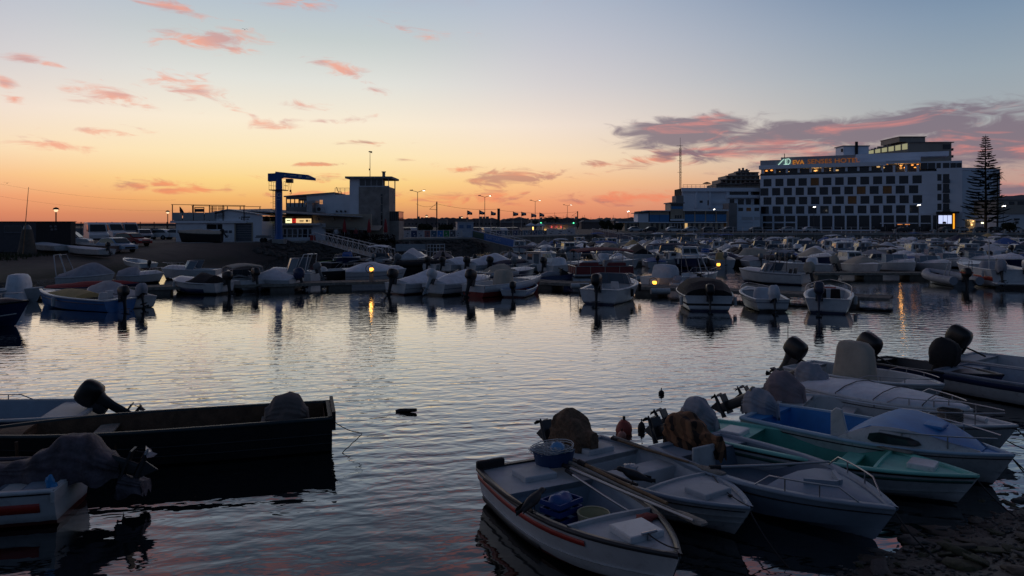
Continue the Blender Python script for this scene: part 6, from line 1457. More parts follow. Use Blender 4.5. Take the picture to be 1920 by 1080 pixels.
s_end = sAt(1756); s_bal0 = sAt(1757); s_bal1 = sAt(1782); s_cor = sAt(1804)
holes = []; lit = {(1,10),(2,7),(0,4),(1,8)}
proto = None
for ri, xs in enumerate(rowx):
    for ci, v in enumerate(xs):
        s = sAt(zx(v)); holes.append((s-1.27, s+1.27, rowz[ri]-1.24, rowz[ri]+1.24, ri, ci))
sl0 = sAt(1425.5)
shop = []
for a, b in ((649,695),(705,752),(760,807)):
    for z0, z1 in ((2.2,4.3),(4.75,6.7)): shop.append((sAt(zx(a)), sAt(zx(b)), z0, z1))
for a in range(817, 1480, 60): shop.append((sAt(zx(a)), sAt(zx(a+51)), 2.2, 6.7))
wallfront(HT, sl0, s_end, 0, QZ, 7.1, hw, shop, .4, 'ground_floor_wall')
wallfront(HT, sl0, s_end, 0, 7.1, 20.1, hw, [h[:4] for h in holes], .5, 'wall')
for a, b, z0, z1 in shop:
    m = MB(); m.box(a, b, .28, .34, z0, z1); f_ = m.build('shop_window', hglass, HT)
    m = MB(); m.box(a, b, .2, .279, z0, z0+.08); m.box(a, a+.07, .2, .279, z0+.08, z1); m.build('frame', doorm, f_)
wf = MB(); wf.box(-1.27,-1.18,.30,.40,-1.24,1.24); wf.box(1.18,1.27,.30,.40,-1.24,1.24); wf.box(-1.18,1.18,.30,.40,-1.24,-1.15); wf.box(-1.18,1.18,.30,.40,1.15,1.24); wf.box(-.04,.04,.32,.40,-1.15,1.15)
wfo = None; po = None; cu = None
r_ = random.Random(9)
for a, b, z0, z1, ri, ci in holes:
    c = ((a+b)/2, 0, (z0+z1)/2)
    if wfo is None:
        wfo = wf.build('window', darkg, HT); wfo.location = c; f_ = wfo
        m = MB(); m.box(-1.18,1.18,.36,.38,-1.15,1.15); po = m.build('pane', hglass, f_)
        m = MB(); m.add([(x_, .46+.03*math.sin(x_*9), z) for z in (-1.2,1.2) for x_ in [q*.15 for q in range(9)]], [(k, k+1, k+10, k+9) for k in range(8)]); cu = m.build('curtain', curt, f_)
    else:
        f_ = share(wfo, 'window', HT, c); share(po, 'pane', f_, mat=warm if (ri, ci) in lit else None)
        share(cu, 'curtain', f_, (r_.uniform(-1.1,.0), 0, 0))
m = MB(); m.box(sl0+.2, s_end, .55, 14, QZ, 20.05); m.build('rooms', shade, HT)
m = MB()                                    # floor bands standing slightly proud
for z in (7.1, 10.05, 13.1, 16.15, 19.3): m.box(sl0-.02, s_end, -.06, -.003, z, z+.22)
m.build('floor_band', hw, HT)
# restaurant storey
zr0, zr1 = 20.1, 22.3
m = MB(); m.box(sl0, s_cor, 2.2, 2.4, zr0, zr1+.3); m.build('restaurant_glass', hglass, HT)
m = MB(); m.box(sl0, s_end+8.9, 0, 2.19, zr0-.0, zr0+.06); m.build('terrace_floor', hw, HT)
for v in range(650, 1420, 58):
    s = sAt(zx(v)); m = MB(); m.box(s-.35, s+.35, .1, .8, zr0+.06, zr1); m.build('pier', hw, HT)
m = MB(); m.box(sl0, sAt(zx(1230)), -.02, .08, zr0+.06, zr0+.75); m.build('balcony_glass', hglass, HT)
m = MB(); m.box(sl0-.4, sAt(zx(1250)), -.5, 2.6, zr1, zr1+1.25); m.build('eaves_band', hw, HT)
m = MB(); m.box(sl0-.1, sAt(zx(1100)), .6, .9, zr1+1.25, 25.3); m.box(sl0+6.5, sAt(zx(1100)), .6, .9, 25.3, 26.1); m.build('sign_wall', M('sign_wall_grey', (.40,.42,.46), .8), HT)
m = MB(); m.box(sl0-.1, sAt(zx(1100)), .9, 12, zr1+1.25, 24.9); m.box(sAt(zx(1100)), sAt(zx(1420)), 2.6, 14, zr1+.3, 25.2); m.box(sAt(zx(1100)), s_cor-3, 5, 16, 25.2, 26.6); m.build('roof_block', hw, HT)
m = MB(); m.box(sAt(zx(1100)), sAt(zx(1415)), -.1, 2.6, zr1+.5, zr1+1.2); m.box(sAt(zx(1235)), sAt(zx(1415)), -.3, 2.4, zr1+1.2, zr1+1.5); m.build('roof_canopy', hw, HT)
amb = M('amber_bulb', (.8,.35,.1), .4, emit=(1.0,.36,.07,1.7)); wrm2 = M('warm_lamp', (.8,.5,.2), .4, emit=(1.0,.62,.25,.6))
for px, py, sz, mt in ((1436.5,320,.32,amb),(1446,319,.32,amb),(1461,321,.16,wrm2),(1478,321,.18,wrm2),(1528,319.5,.45,wrm2),(1541,316,.2,amb),(1556,315.5,.2,wrm2),(1556,318.8,.2,wrm2),(1569,318.5,.42,wrm2),(1647,312,.42,wrm2),(1656,313.5,.4,wrm2),(1663.5,306.5,.36,amb),(1689.5,310,.3,amb),(1697,314,.26,amb),(1711,309,.3,amb),(1716,313.5,.26,amb),(1721,308,.24,amb),(1722,314.5,.2,amb)):
    m = MB(); s = sAt(px); m.ball((s, 1.9 if mt is wrm2 else 1.0, zAt(px,py)), sz*1.3, .2, sz*.6, 8, 5); m.build('lamp', mt, HT)
for px in (1530, 1690):
    l = bpy.data.lights.new('terrace_lamp', 'POINT'); l.energy = 60; l.color = (1,.45,.12); l.shadow_soft_size = .4; lo_ = bpy.data.objects.new('terrace_lamp', l); COL.objects.link(lo_); lo_.parent = HT; lo_.location = (sAt(px), 1.2, 21.6)
# sign
sgn = empty('roof_sign', HT.matrix_basis @ Vector((0,0,0)), hrot, 'orange lit letters EVA SENSES HOTEL with a pale green AP emblem', 'lit sign')
og = glow('orange_letter', (235,150,60), .38); pg_ = glow('pale_green_neon', (200,240,220), .75)
s0 = sAt(1485.5); t = text('EVA', 2.05, og, sgn, (s0, .45, zAt(1486,308.5)), extr=.05, off=.045)
t = text('SENSES HOTEL', 2.02, M('orange_outline_letter', (.4,.2,.06), .5, emit=(*lin((215,125,50)), .22)), sgn, (sAt(1513.5), .45, zAt(1514,306.9)), extr=.05)
t.scale = (1.17,1,1)
tx_ = lambda p: sAt(p)
m = MB(); lp = lambda px, py: Vector((sAt(px), .4, zAt(px, py)))
m.tube([lp(1456,312.5), lp(1467,300.5), lp(1471,297.5), lp(1472.6,298.5), lp(1472.6,311)], .13, 6)
m.tube([lp(1475.2,311), lp(1475.2,297.5), lp(1478.5,297.5), lp(1481.5,300.5), lp(1481.2,304.5), lp(1478.5,308), lp(1469,308.8)], .13, 6); m.build('ap_emblem', pg_, sgn)
# right end: balcony column, corner and recessed block
bal = []
for k, (z0, z1) in enumerate(((18.2,20.2),(15.2,17.2),(12.2,14.2),(9.2,11.2))):
    bal.append((sAt(1757.5), sAt(1765.5), z0-1.2+.2, z1-1.0)); bal.append((sAt(1768), sAt(1780), z0-1.6, z1-1.0))
wallfront(HT, s_end+.003, s_cor, .0, QZ, 21.0, hw, [(a, b, q0, q1) for a, b, q0, q1 in bal]+[(sAt(1757), s_cor-4.2, QZ, 7.0)], .4, 'end_wall')
m = MB(); m.box(s_end, s_cor, .45, 14, QZ+.1, 20.9); m.build('end_rooms', shade, HT)
for k, (a, b, z0, z1) in enumerate(bal):
    m = MB(); m.box(a, b, .3, .36, z0, z1); m.build('window', hglass, HT)
    if k % 2: m = MB(); m.box(a-.1, b+.1, -.55, -.48, z0, z0+.95); m.box(a-.1, b+.1, -.48, -.01, z0-.1, z0); m.build('balcony', M('dark_balcony_glass', (.05,.06,.07), .2), HT)
m = MB(); m.box(sAt(1726), s_cor, .1, 8, 21.003, zAt(1780,304)+.4); m.build('penthouse_wall', hw, HT)
for a, b in ((1726,1739),(1740,1753.5),(1756,1764),(1768,1780),(1782,1792),(1793,1803)):
    m = MB(); m.box(sAt(a), sAt(b), .02, .097, zAt(a,317)+.0, zAt(a,305.5)); m.build('window', hglass, HT)
m = MB(); m.box(s_cor-.35, s_cor, .41, 16, QZ, 20.9); m.build('side_wall', hw, HT)
dR = 243; xr0, xr1 = X(1800,dR), X(1875,dR)
AN = empty('hotel_annexe', (xr0, dR, 0), 0, 'plain tall hotel wing with a small dark emblem, behind the tall pine', 'building')
m = MB(); m.box(0, xr1-xr0-2.2, 0, 14, QZ, Z(315.5,dR)); m.build('wall', hw, AN); m = MB(); m.box(xr1-xr0-2.2+.003, xr1-xr0, 0, 14, QZ, Z(316.5,dR)); m.build('end_bay', M('end_bay_grey', (.5,.51,.54), .8), AN)
m = MB(); m.box(-.1, xr1-xr0+.1, -.12, 14, Z(315.4,dR), Z(314.4,dR)); m.build('parapet', hw, AN)
m = MB(); q = lambda px, py: Vector((X(px,dR)-xr0, -.15, Z(py,dR)))
m.tube([q(1786,364), q(1793,358), q(1795,357.5), q(1796,363)], .13, 5); m.tube([q(1795,358), q(1797,359.5), q(1795.5,362)], .1, 5); m.tube([q(1783,365.6), q(1801,365.6)], .16, 5); m.build('wall_emblem', dark, AN)
wl = bpy.data.lights.new('wall_washer', 'SPOT'); wl.energy = 900; wl.color = (1,.6,.25); wl.spot_size = math.radians(38); wl.spot_blend = .9; wo_ = bpy.data.objects.new('wall_washer', wl); COL.objects.link(wo_); wo_.location = (X(1788,dR-1.0), dR-1.6, Z(399,dR)); wo_.rotation_euler = (math.radians(165), 0, 0)
# entrance: canopy, bright screen, orange strip
s_e0, s_e1 = sAt(1757), sAt(1779)
EN = empty('hotel_entrance', HT.matrix_basis @ Vector((s_e0, -3.0, 0)), hrot, 'dark hotel entrance box with a bright screen and an orange light strip', 'entrance')
m = MB(); m.box(-.3, sAt(1797)-s_e0, 0, 2.8, 7.2, 7.75); m.build('canopy', dark, EN)
m = MB(); m.box(-.1, 3.9, .4, 2.6, QZ, 7.19); m.build('box', darkg, EN)
m = MB(); m.box(.2, 3.6, .2, .39, 4.1, 6.6); m.build('bright_screen', glow('screen_white', (205,215,255), 1.0), EN)
for k in range(1, 3): m = MB(); m.box(.2+k*1.13, .2+k*1.13+.1, .12, .199, 4.1, 6.6); m.build('mullion', dark, EN)
m = MB(); m.ball((1.7,.1,4.5), .55,.05,.25,8,5); m.box(1.2,2.2,.08,.15,4.12,4.3); m.build('plant_silhouette', dark, EN)
m = MB(); m.box(sAt(1785.3)-s_e0, sAt(1788)-s_e0, .3, .5, 2.3, 7.1); m.build('light_strip', M('orange_strip', (.8,.35,.05), .4, emit=(*lin((250,165,40)), 1.3)), EN)
m = MB(); m.box(sAt(1783)-s_e0, sAt(1790.5)-s_e0, .6, 2.7, QZ, 7.19); m.build('pillar', M('orange_lit_pillar', (.12,.06,.03), .7), EN)
# street-side shelter before the ground floor
SHL = empty('cafe_shelter', HT.matrix_basis @ Vector((sAt(1650), -6, 0)), hrot, 'long pale-roofed glazed shelter on the pavement before the hotel', 'shelter')
Ls = sAt(1742)-sAt(1650)
m = MB(); m.box(0, Ls, 0, 3, 4.1, 4.35); m.build('roof', hw, SHL)
for k in range(8): m = MB(); m.box(Ls*k/7.2, Ls*k/7.2+.12, .05, .17, QZ, 4.09); m.build('post', darkg, SHL)
for k in range(7): m = MB(); m.box(Ls*k/7.2+.13, Ls*(k+1)/7.2-.01, .09, .12, QZ, 3.2); m.build('glass_panel', hglass, SHL)
for f in (.35, .5): m = MB(); m.box(Ls*f, Ls*f+1.3, 1.0, 1.2, 3.75, 4.0); m.build('lamp', M('dim_orange_lamp', (.5,.2,.06), .5, emit=(.8,.28,.08,.8)), SHL)
# rooftop pieces
def rblock(name, px0, px1, py0, py1, d, depth, label, mat, cat='building'):
    x0, x1 = X(px0,d), X(px1,d); e = empty(name, (x0, d, Z(py1,d)), 0, label, cat)
    m = MB(); m.box(0, x1-x0, 0, depth, 0, Z(py0,d)-Z(py1,d)); m.build('wall', mat, e); m = MB(); m.box(-.3, x1-x0+.3, -.3, depth+.3, Z(py0,d)-Z(py1,d)+.002, Z(py0,d)-Z(py1,d)+.3); m.build('roof', walld, e)
    return e
PH = rblock('plant_room', 1581.5, 1629, 274.5, 292, 246, 6, 'white plant room with dark flue on the hotel roof', hw)
m = MB(); m.box(X(1603,246)-X(1581.5,246), X(1607.5,246)-X(1581.5,246), -.5, -.01, 0, 4.6); m.build('flue', dark, PH)
m = MB(); m.box(-.75,-.31,-.3,.2,1.2,2.3); m.build('vent_box', dark, PH)
RB = empty('apartment_building', (X(1636,300), 300, 0), 0, 'grey-beige apartment block with lit top-floor windows behind the hotel', 'building')
ap = M('beige_block_render', (.40,.36,.31), .85, var=.08, scale=.2)
a0 = lambda p: X(p,300)-X(1636,300)
m = MB(); m.hexa([(a0(1636),4,QZ),(a0(1693),-4,QZ),(a0(1693),14,QZ),(a0(1636),14,QZ)], [(a0(1636),4,Z(280,300)),(a0(1693),-4,Z(269,300)),(a0(1693),14,Z(269,300)),(a0(1636),14,Z(280,300))]); m.build('wall', ap, RB)
m = MB(); m.box(a0(1693)+.003, a0(1773), -4, 14, QZ, Z(267.5,296)); m.build('wall', ap, RB)
m = MB(); m.box(a0(1693), a0(1777), -4.4, 14.4, Z(267.5,296)+.003, Z(266,296)); m.build('roof', walld, RB)
m = MB(); m.box(a0(1679), a0(1727), -3, 12, Z(266,297)+.003, Z(257,297)); m.build('roof_house', ap, RB); m = MB(); m.box(a0(1678), a0(1728.5), -3.4, 12.4, Z(257,297)+.003, Z(255.8,297)); m.build('roof', walld, RB)
gwin = M('greenish_lit_pane', (.4,.42,.3), .3, emit=(*lin((190,185,140)), .55))
for k in range(6):
    f0, f1 = k/6+.02, (k+1)/6-.02; b0 = Vector((a0(1636),4,0)).lerp(Vector((a0(1693),-4,0)), f0); b1 = Vector((a0(1636),4,0)).lerp(Vector((a0(1693),-4,0)), f1)
    zt0_ = Z(281.5,300)+(Z(270.5,300)-Z(281.5,300))*f0; zt1_ = Z(281.5,300)+(Z(270.5,300)-Z(281.5,300))*f1; o_ = Vector((-.05,-.12,0)); h0 = (1.2+1.1*f0)
    m = MB(); m.hexa([b0+o_+Vector((0,0,zt0_-h0)), b1+o_+Vector((0,0,zt1_-h0-.15)), b1+Vector((0,0,zt1_-h0-.15)), b0+Vector((0,0,zt0_-h0))], [b0+o_+Vector((0,0,zt0_)), b1+o_+Vector((0,0,zt1_)), b1+Vector((0,0,zt1_)), b0+Vector((0,0,zt0_))]); m.build('window', gwin, RB)
for a, b, c_, e in ((1757,1771,270.5,279.5),(1751,1756,285,290)): m = MB(); m.box(a0(a), a0(b), -4.1, -4.003, Z(e,296), Z(c_,296)); m.build('window', hglass, RB)
for py in (276, 289): m = MB(); m.box(a0(1773)+.003, a0(1779.5), -3, 3, Z(py+6,296), Z(py+5,296)); m.box(a0(1779.2), a0(1779.6), -3, 3, Z(py+5,296), Z(py+1,296)); m.build('balcony', walld, RB)
r_ = random.Random(4)
for k in range(9): m = MB(); q_ = a0(1640+k*6); m.box(q_, q_+r_.uniform(.5,1.2), 5, 6, Z(281-k*1.4,300), Z(278.3-k*1.5,300)+r_.uniform(0,.5)); m.build('chimney', walld, RB)
# terraced block behind the left end of the hotel
TB = empty('apartment_building', (X(1343,285), 285, 0), 0, 'stepped terraced flats rising behind the hotel\'s left end', 'building')
b0 = lambda p: X(p,285)-X(1343,285)
for k, (p0, p1, y0, y1) in enumerate(((1343,1428,345,436),(1353,1428,336,345),(1365,1428,328.5,336),(1385,1428,321.5,328.5),(1396,1412,317.5,321.5))):
    m = MB(); m.box(b0(p0), b0(p1), k*1.2, 14, Z(y1,285)+.003, Z(y0,285)); m.build('storey', ap, TB)
    m = MB(); m.box(b0(p0)-.4, b0(p1), k*1.2-1.0, k*1.2-.01, Z(y0,285)-.25, Z(y0,285)+.02); m.build('balcony', walld, TB)
    if 0 < k < 4:
        n_ = int((p1-p0)/9)
        for j in range(n_): m = MB(); m.box(b0(p0+3+j*9), b0(p0+8.5+j*9), k*1.2-.06, k*1.2-.004, Z(y1,285)+.3, Z(y0,285)-.5); m.build('window', hglass, TB)
for px, h_ in ((1394,2.4),(1401,3.2),(1408,1.8)): m = MB(); m.box(b0(px), b0(px)+.7, 6, 6.7, Z(325,285) if px > 1360 else Z(336,285), Z(320-(px > 1390)*3,285)+h_*.3); m.build('chimney', walld, TB)
# --- lower white wing left of the hotel
dL = 254
LW = empty('hotel_lower_wing', (X(1279,dL), dL, 0), 0, 'lower white wing with deep piers and railed roof left of the hotel', 'building')
l0 = lambda p: X(p,dL)-X(1279,dL)
lz = lambda py: Z(py,dL)
lho = [(l0(1368), l0(1404), lz(365.5), lz(356)),(l0(1406.5), l0(1424.5), lz(365.5), lz(356)),(l0(1311.8),l0(1317.8),lz(380.5),lz(376)),(l0(1326.5),l0(1329.5),lz(385),lz(375.5)),(l0(1333.5),l0(1361),lz(377),lz(358)),(l0(1333.5),l0(1362),lz(390),lz(382))]
for a, b in ((1368,1377),(1383.5,1395),(1398.5,1408.5),(1414,1424)): lho.append((l0(a),l0(b),lz(383.5),lz(373)))
wallfront(LW, 0, l0(1425.4), 0, QZ, lz(352.5), hw, lho, .5, 'wall')
for k, (a, b, z0, z1) in enumerate(lho): m = MB(); m.box(a, b, .38, .42, z0, z1); m.build('window' if k not in (4,5) else 'recess_panel', hglass if k not in (4,5) else hw, LW)
m = MB(); m.box(0, l0(1425), .55, 12, QZ, lz(353)); m.build('core', shade, LW)
m = MB(); m.box(-.3, l0(1425.3), -.9, .003, lz(359.2), lz(352.2)); m.build('cornice', hw, LW)
for p in (1305,1330.5,1363.5,1404.5): m = MB(); m.box(l0(p)-.3, l0(p)+.35, -.6, -.003, lz(390) if p < 1335 else lz(372), lz(359.3)); m.build('pier', hw, LW)
m = MB(); m.box(l0(1365), l0(1425), -1.2, -.003, lz(371), lz(366)); m.build('balcony', hw, LW)
m = MB()
for k in range(12): m.tube([(.2+k*1.45,-.5,lz(352.2)),(.2+k*1.45,-.5,lz(346.5))], .05, 4)
m.tube([(0.1,-.5,lz(346.5)),(16.2,-.5,lz(346.5))], .06, 4); m.tube([(0.1,-.5,lz(349.5)),(16.2,-.5,lz(349.5))], .04, 4); m.build('roof_rail', dark, LW)
for k, (px, sc_) in enumerate(((1328.5,1.0),(1358,1.1),(1403,1.2),(1412,1.0),(1421,1.2))):
    e = empty('open_parasol', (X(px,dL), dL+2, lz(352.2)), 0, ['dark parasol at the left end of the wing\'s roof terrace','dark parasol below the stepped flats','first of three roof parasols against the hotel','lowest roof parasol, between two others','parasol touching the hotel\'s left edge'][k], 'parasol', 'open parasols on the hotel wing roof')
    m = MB(); m.tube([(0,0,0),(0,0,2.0)], .05, 5); m.build('pole', dark, e); m = MB(); m.loft([[Vector((r_*math.cos(2*PI*q/8), r_*math.sin(2*PI*q/8), z)) for q in range(8)] for z, r_ in ((1.5,1.6*sc_),(1.9,.9*sc_),(2.15,.05))], caps=False, smooth=False); m.build('canopy', dark, e)
# --- white box with garage doors, between the wing and the blue-panelled offices
WB = empty('white_annexe', (X(1380.5,243), 243, 0), 0, 'small plain white annexe with shuttered garage doors and three windows', 'building')
w0 = lambda p: X(p,243)-X(1380.5,243)
who = [(w0(1384.5),w0(1393.5),Z(396,243),Z(389.5,243)),(w0(1399.5),w0(1408.5),Z(396,243),Z(389.5,243)),(w0(1414.5),w0(1423.5),Z(396,243),Z(389.5,243)),(w0(1390.5),w0(1411),Z(431,243),Z(416.5,243))]
wallfront(WB, 0, w0(1425), 0, QZ, Z(384.5,243), hw, who, .3, 'wall')
for k, (a, b, z0, z1) in enumerate(who): m = MB(); m.box(a, b, .2, .24, z0, z1); m.build('window' if k < 3 else 'garage_door', [hglass, warm, hglass, hw][k], WB)
m = MB(); m.box(w0(1390.5),w0(1411),-.05,-.003,Z(412.5,243),Z(406.5,243)); m.box(w0(1414),w0(1424),-.05,-.003,Z(412.5,243),Z(406.5,243)); m.build('shutter_box', M('pale_shutter', (.55,.57,.6), .7), WB)
m = MB(); m.box(0, w0(1425), .35, 8, QZ, Z(385,243)); m.build('core', shade, WB)
m = MB(); m.box(w0(1365), -.003, -.8, 6, QZ, Z(381,243)); m.build('pillar_wall', walld, WB)
# --- port offices with blue panels
dP = 232
PO = empty('port_office', (X(1198,dP), dP, 0), 0, 'low beige offices with long sky-blue panels and stepped centre', 'building')
p0 = lambda p: X(p,dP)-X(1198,dP)
pz = lambda py: Z(py,dP)
gh = []
for a in (1220,1230,1239,1249,1284,1295,1304.5,1314.5,1325,1336,1346,1356.5): gh.append((p0(a),p0(a+5.2),pz(430),pz(418.5)))
gh.append((p0(1259),p0(1281),QZ,pz(419)))
wallfront(PO, p0(1198), p0(1364.5), 0, QZ, pz(417), wallb, gh, .3, 'ground_floor_wall')
for k, (a, b, z0, z1) in enumerate(gh): m = MB(); m.box(a, b, .18, .22, z0, z1); m.build('window' if k < 12 else 'glass_entrance', wrm2 if k == 4 else M('orange_door', (.4,.15,.03), .6) if k == 11 else hglass, PO)
for k in range(4): m = MB(); q_ = p0(1259)+(p0(1281)-p0(1259))*k/4; m.box(q_, q_+.15, .05, .179, QZ, pz(419)); m.build('mullion', frame, PO)
m = MB(); m.box(0, p0(1364.5), .35, 9, QZ, pz(396)); m.build('core', shade, PO)
for a, b in ((1218,1236),(1236.5,1254.5)): m = MB(); m.box(p0(a), p0(b), -.1, .3, pz(415.8), pz(402.8)); m.build('blue_panel', bluep, PO)
for a, b in ((1284,1322.5),(1323.2,1341),(1343.5,1362.5)): m = MB(); m.box(p0(a), p0(b), -.1, .3, pz(415.3), pz(402)); m.build('blue_panel', bluep, PO)
m = MB(); m.box(p0(1218), p0(1254.5), 0, .3, pz(402.8)+.003, pz(396)); m.build('upper_wall', wallb, PO)
for k in range(4): a = 1284+k*20; m = MB(); m.box(p0(a), p0(a+17.5), .05, .1, pz(402)+.003, pz(395.8)); m.build('strip_window', hglass, PO)
for k in range(5): a = 1282+k*20; m = MB(); m.box(p0(a)-.05, p0(a)+.3, -.12, .3, pz(416.5), pz(395.8)); m.build('pier', wallb, PO)
m = MB(); m.box(p0(1216), p0(1363), -.35, -.003, pz(418), pz(416.2)); m.build('ledge', hw, PO)
m = MB(); m.box(p0(1211), p0(1256), -.9, 9, pz(395.8), pz(394.4)); m.box(p0(1280.5), p0(1364.5), -.9, 9, pz(395.7), pz(392.8)); m.build('roof', hw, PO)
m = MB(); m.box(p0(1198)-.3, p0(1216), .1, 8, pz(417)+.003, pz(400)); m.build('left_block', hw, PO); m = MB(); m.box(p0(1197)-1, p0(1216)+.1, -.4, 8.2, pz(400)+.003, pz(398.8)); m.build('left_roof', walld, PO)
m = MB(); m.box(p0(1257), p0(1281), -.2, 8, pz(410)+.004, pz(381.5)); m.build('centre_tower', wallb, PO)
m = MB(); m.box(p0(1254.5), p0(1283), -.8, 8.4, pz(381.5)+.003, pz(379.5)); m.box(p0(1269), p0(1283), 1, 7, pz(379.4), pz(366.5)); m.build('tower_roof', walld, PO)
m = MB(); m.box(p0(1258.5), p0(1280), -.3, -.203, pz(391.8), pz(387)); m.build('blue_panel', bluep, PO)
m = MB(); m.box(p0(1258.5), p0(1280), -.28, -.203, pz(386.9), pz(382)); m.build('strip_window', hglass, PO)
for k in range(3): m = MB(); m.box(p0(1265+k*4.6), p0(1268.4+k*4.6), -.26, -.203, pz(410)+.1, pz(403.5)); m.build('window', hglass, PO)
m = MB(); m.box(p0(1256.5), p0(1282), -.9, -.003, pz(414), pz(410.5)); m.build('balcony', hw, PO)
m = MB(); m.box(p0(1160), p0(1197.6), .5, 7, pz(417.2)+.003, pz(415.6)); m.build('low_roof', hw, PO)
m = MB(); m.box(p0(1172), p0(1197.6), 1, 7, QZ, pz(417.2)); m.build('low_wing_wall', wallb, PO)
for k in range(3): m = MB(); m.box(p0(1176+k*7.5), p0(1180.5+k*7.5), .94, .997, pz(431), pz(420)); m.build('window', hglass, PO)
# lattice mast
LM = empty('lattice_mast', (X(1275.5,238), 238, Z(366.5,238)), 0, 'tall thin lattice radio mast on the port office roof', 'mast')
m = MB(); hm_ = Z(258,238)-Z(366.5,238)
for a, b in ((-.25,-.2),(.25,-.2),(0,.25)): m.tube([(a,b,0),(a,b,hm_*.82)], .06, 4)
k = 0.0
while k < hm_*.82:
    m.tube([(-.25,-.2,k),(.25,-.2,k+.5),(-.25,-.2,k+1.0)], .04, 4); m.tube([(.25,-.2,k),(0,.25,k+.5),(.25,-.2,k+1)], .04, 4); k += 1.0
m.tube([(0,0,hm_*.8),(0,0,hm_)], .05, 4)
for f, l in ((.86,1.2),(.6,1.0),(.4,.9)): m.tube([(-l,0,hm_*f),(l*.7,0,hm_*f)], .05, 4)
m.build('lattice', M('rusty_steel', (.16,.1,.08), .7), LM)
for px, top_, b_, d, lb in ((1424,328,352,252,'thin whip aerial at the hotel wing\'s roof'),(1267.5,360,367,236,'short aerial left of the lattice mast'),(1471,288,297,247,'dark flagless pole over the hotel emblem')):
    e = empty('aerial', D(px, b_, d), 0, lb, 'aerial', 'roof aerials'); m = MB(); m.tube([(0,0,-.3),(0,0,(b_-top_)*d/F)], .12 if px == 1471 else .04, 5); m.build('pole', darkg, e)
# right of the pine: low building and far hill
RW = empty('white_building', (X(1868,215), 215, 0), 0, 'pale low house with small dark windows right of the tall pine', 'building')
v0 = lambda p: X(p,215)-X(1868,215)
m = MB(); m.box(0, v0(1990), 0, 10, QZ, Z(401,215)); m.build('wall', wallw, RW); m = MB(); m.box(-.3, v0(1990), -.4, 10, Z(401,215)+.003, Z(376,215)); m.build('upper_wall', ap, RW); m = MB(); m.box(-.5, v0(1992), -.6, 10.4, Z(376,215)+.003, Z(373.5,215)); m.build('roof', walld, RW)
for a, b, c_, e in ((1901,1910,409.5,412.5),(1903.5,1908,415,419),(1882,1886,420,423),(1890,1900,378,384),(1906,1918,377.5,384)): m = MB(); m.box(v0(a), v0(b), -.46, -.403 if c_ < 400 else -.05, Z(e,215), Z(c_,215)); m.build('window', hglass, RW)
hill = MB(); pr = [(1790,404),(1830,392),(1862,378),(1884,367.5),(1900,367),(1915,365),(1940,366.5),(2000,375),(2200,395)]; dh = 3800
hill.loft([[(X(p,dh), dh-300, 0) for p, _ in pr], [(X(p,dh), dh, Z(y,dh)) for p, y in pr], [(X(p,dh), dh+600, Z(y,dh)*.6) for p, y in pr]], False, False); tag(hill.build('hill', M('far_hill_scrub', (.10,.11,.13), .95)), 'faint distant hill beyond the pine', kind='structure')
# ================================================================== trees, cars, lamps, flags on the quay
needle = M('pine_needles', (.022,.032,.024), .85, var=.4, scale=2)
bark = M('dark_bark', (.05,.04,.035), .9, bump=.4)
dN = 205
NP = empty('norfolk_pine', (X(1848,dN), dN, QZ), 0, 'tall tiered Norfolk Island pine beside the hotel', 'tree')
hN = Z(252,dN)-QZ
m = MB(); m.tube([(0,0,0),(.05,0,hN*.4),(-.08,0,hN*.75),(0,0,hN)], .42, 8, .03); m.build('trunk', bark, NP)
m = MB(); bm_ = MB(); rg = random.Random(2); z = hN*.115; k = 0
while z < hN*.985:
    f = (z/hN-.1)/.9; R = 6.4*(1-f)**.85*(1.0 if f > .12 else .86)+.22; nb = 7 if f < .75 else 6
    for j in range(nb):
        a = 2*PI*(j+.37*k)/nb+rg.uniform(-.12,.12); r_ = R*rg.uniform(.6,1.1)
        if rg.random() < .16: continue
        ca, sa = math.cos(a), math.sin(a)
        def bp(u): return Vector((ca*r_*u, sa*r_*u, z-.10*r_*math.sin(u*PI*.8)*(1-f)+.10*r_*u*u*u))
        bm_.tube([bp(u) for u in (0,.35,.7,1)], .07*(1-f)+.025, 4, .015)
        n_ = max(6, int(r_*5.5)); side = Vector((-sa, ca, 0))
        for q in range(n_):
            u = .30+.70*(q+.5)/n_; p_ = bp(u); l = (.46+.30*r_/6)*(1.15-abs(u-.72))*rg.uniform(.8,1.2)
            for sd in (-1, 1):
                t_ = p_+side*sd*l*.85+Vector((ca*.3, sa*.3, .30*l+.06)); c_ = (p_+t_)*.5+Vector((0,0,.02)); wv = Vector((ca, sa, .25))*.27*(1+.3*(1-f))
                m.add([p_-wv*.5, c_-wv, t_, c_+wv], [(0,1,2,3)]); m.add([p_+Vector((0,0,-.06)), c_+Vector((0,0,-.09)), t_, c_+Vector((0,0,.13))], [(0,1,2,3)])
    z += (hN*.036)*(1.0-.45*f)*rg.uniform(.9,1.1); k += 1
bm_.build('limb', bark, NP); m.build('crown', needle, NP)
frondm = M('palm_frond', (.03,.04,.025), .8, var=.3)
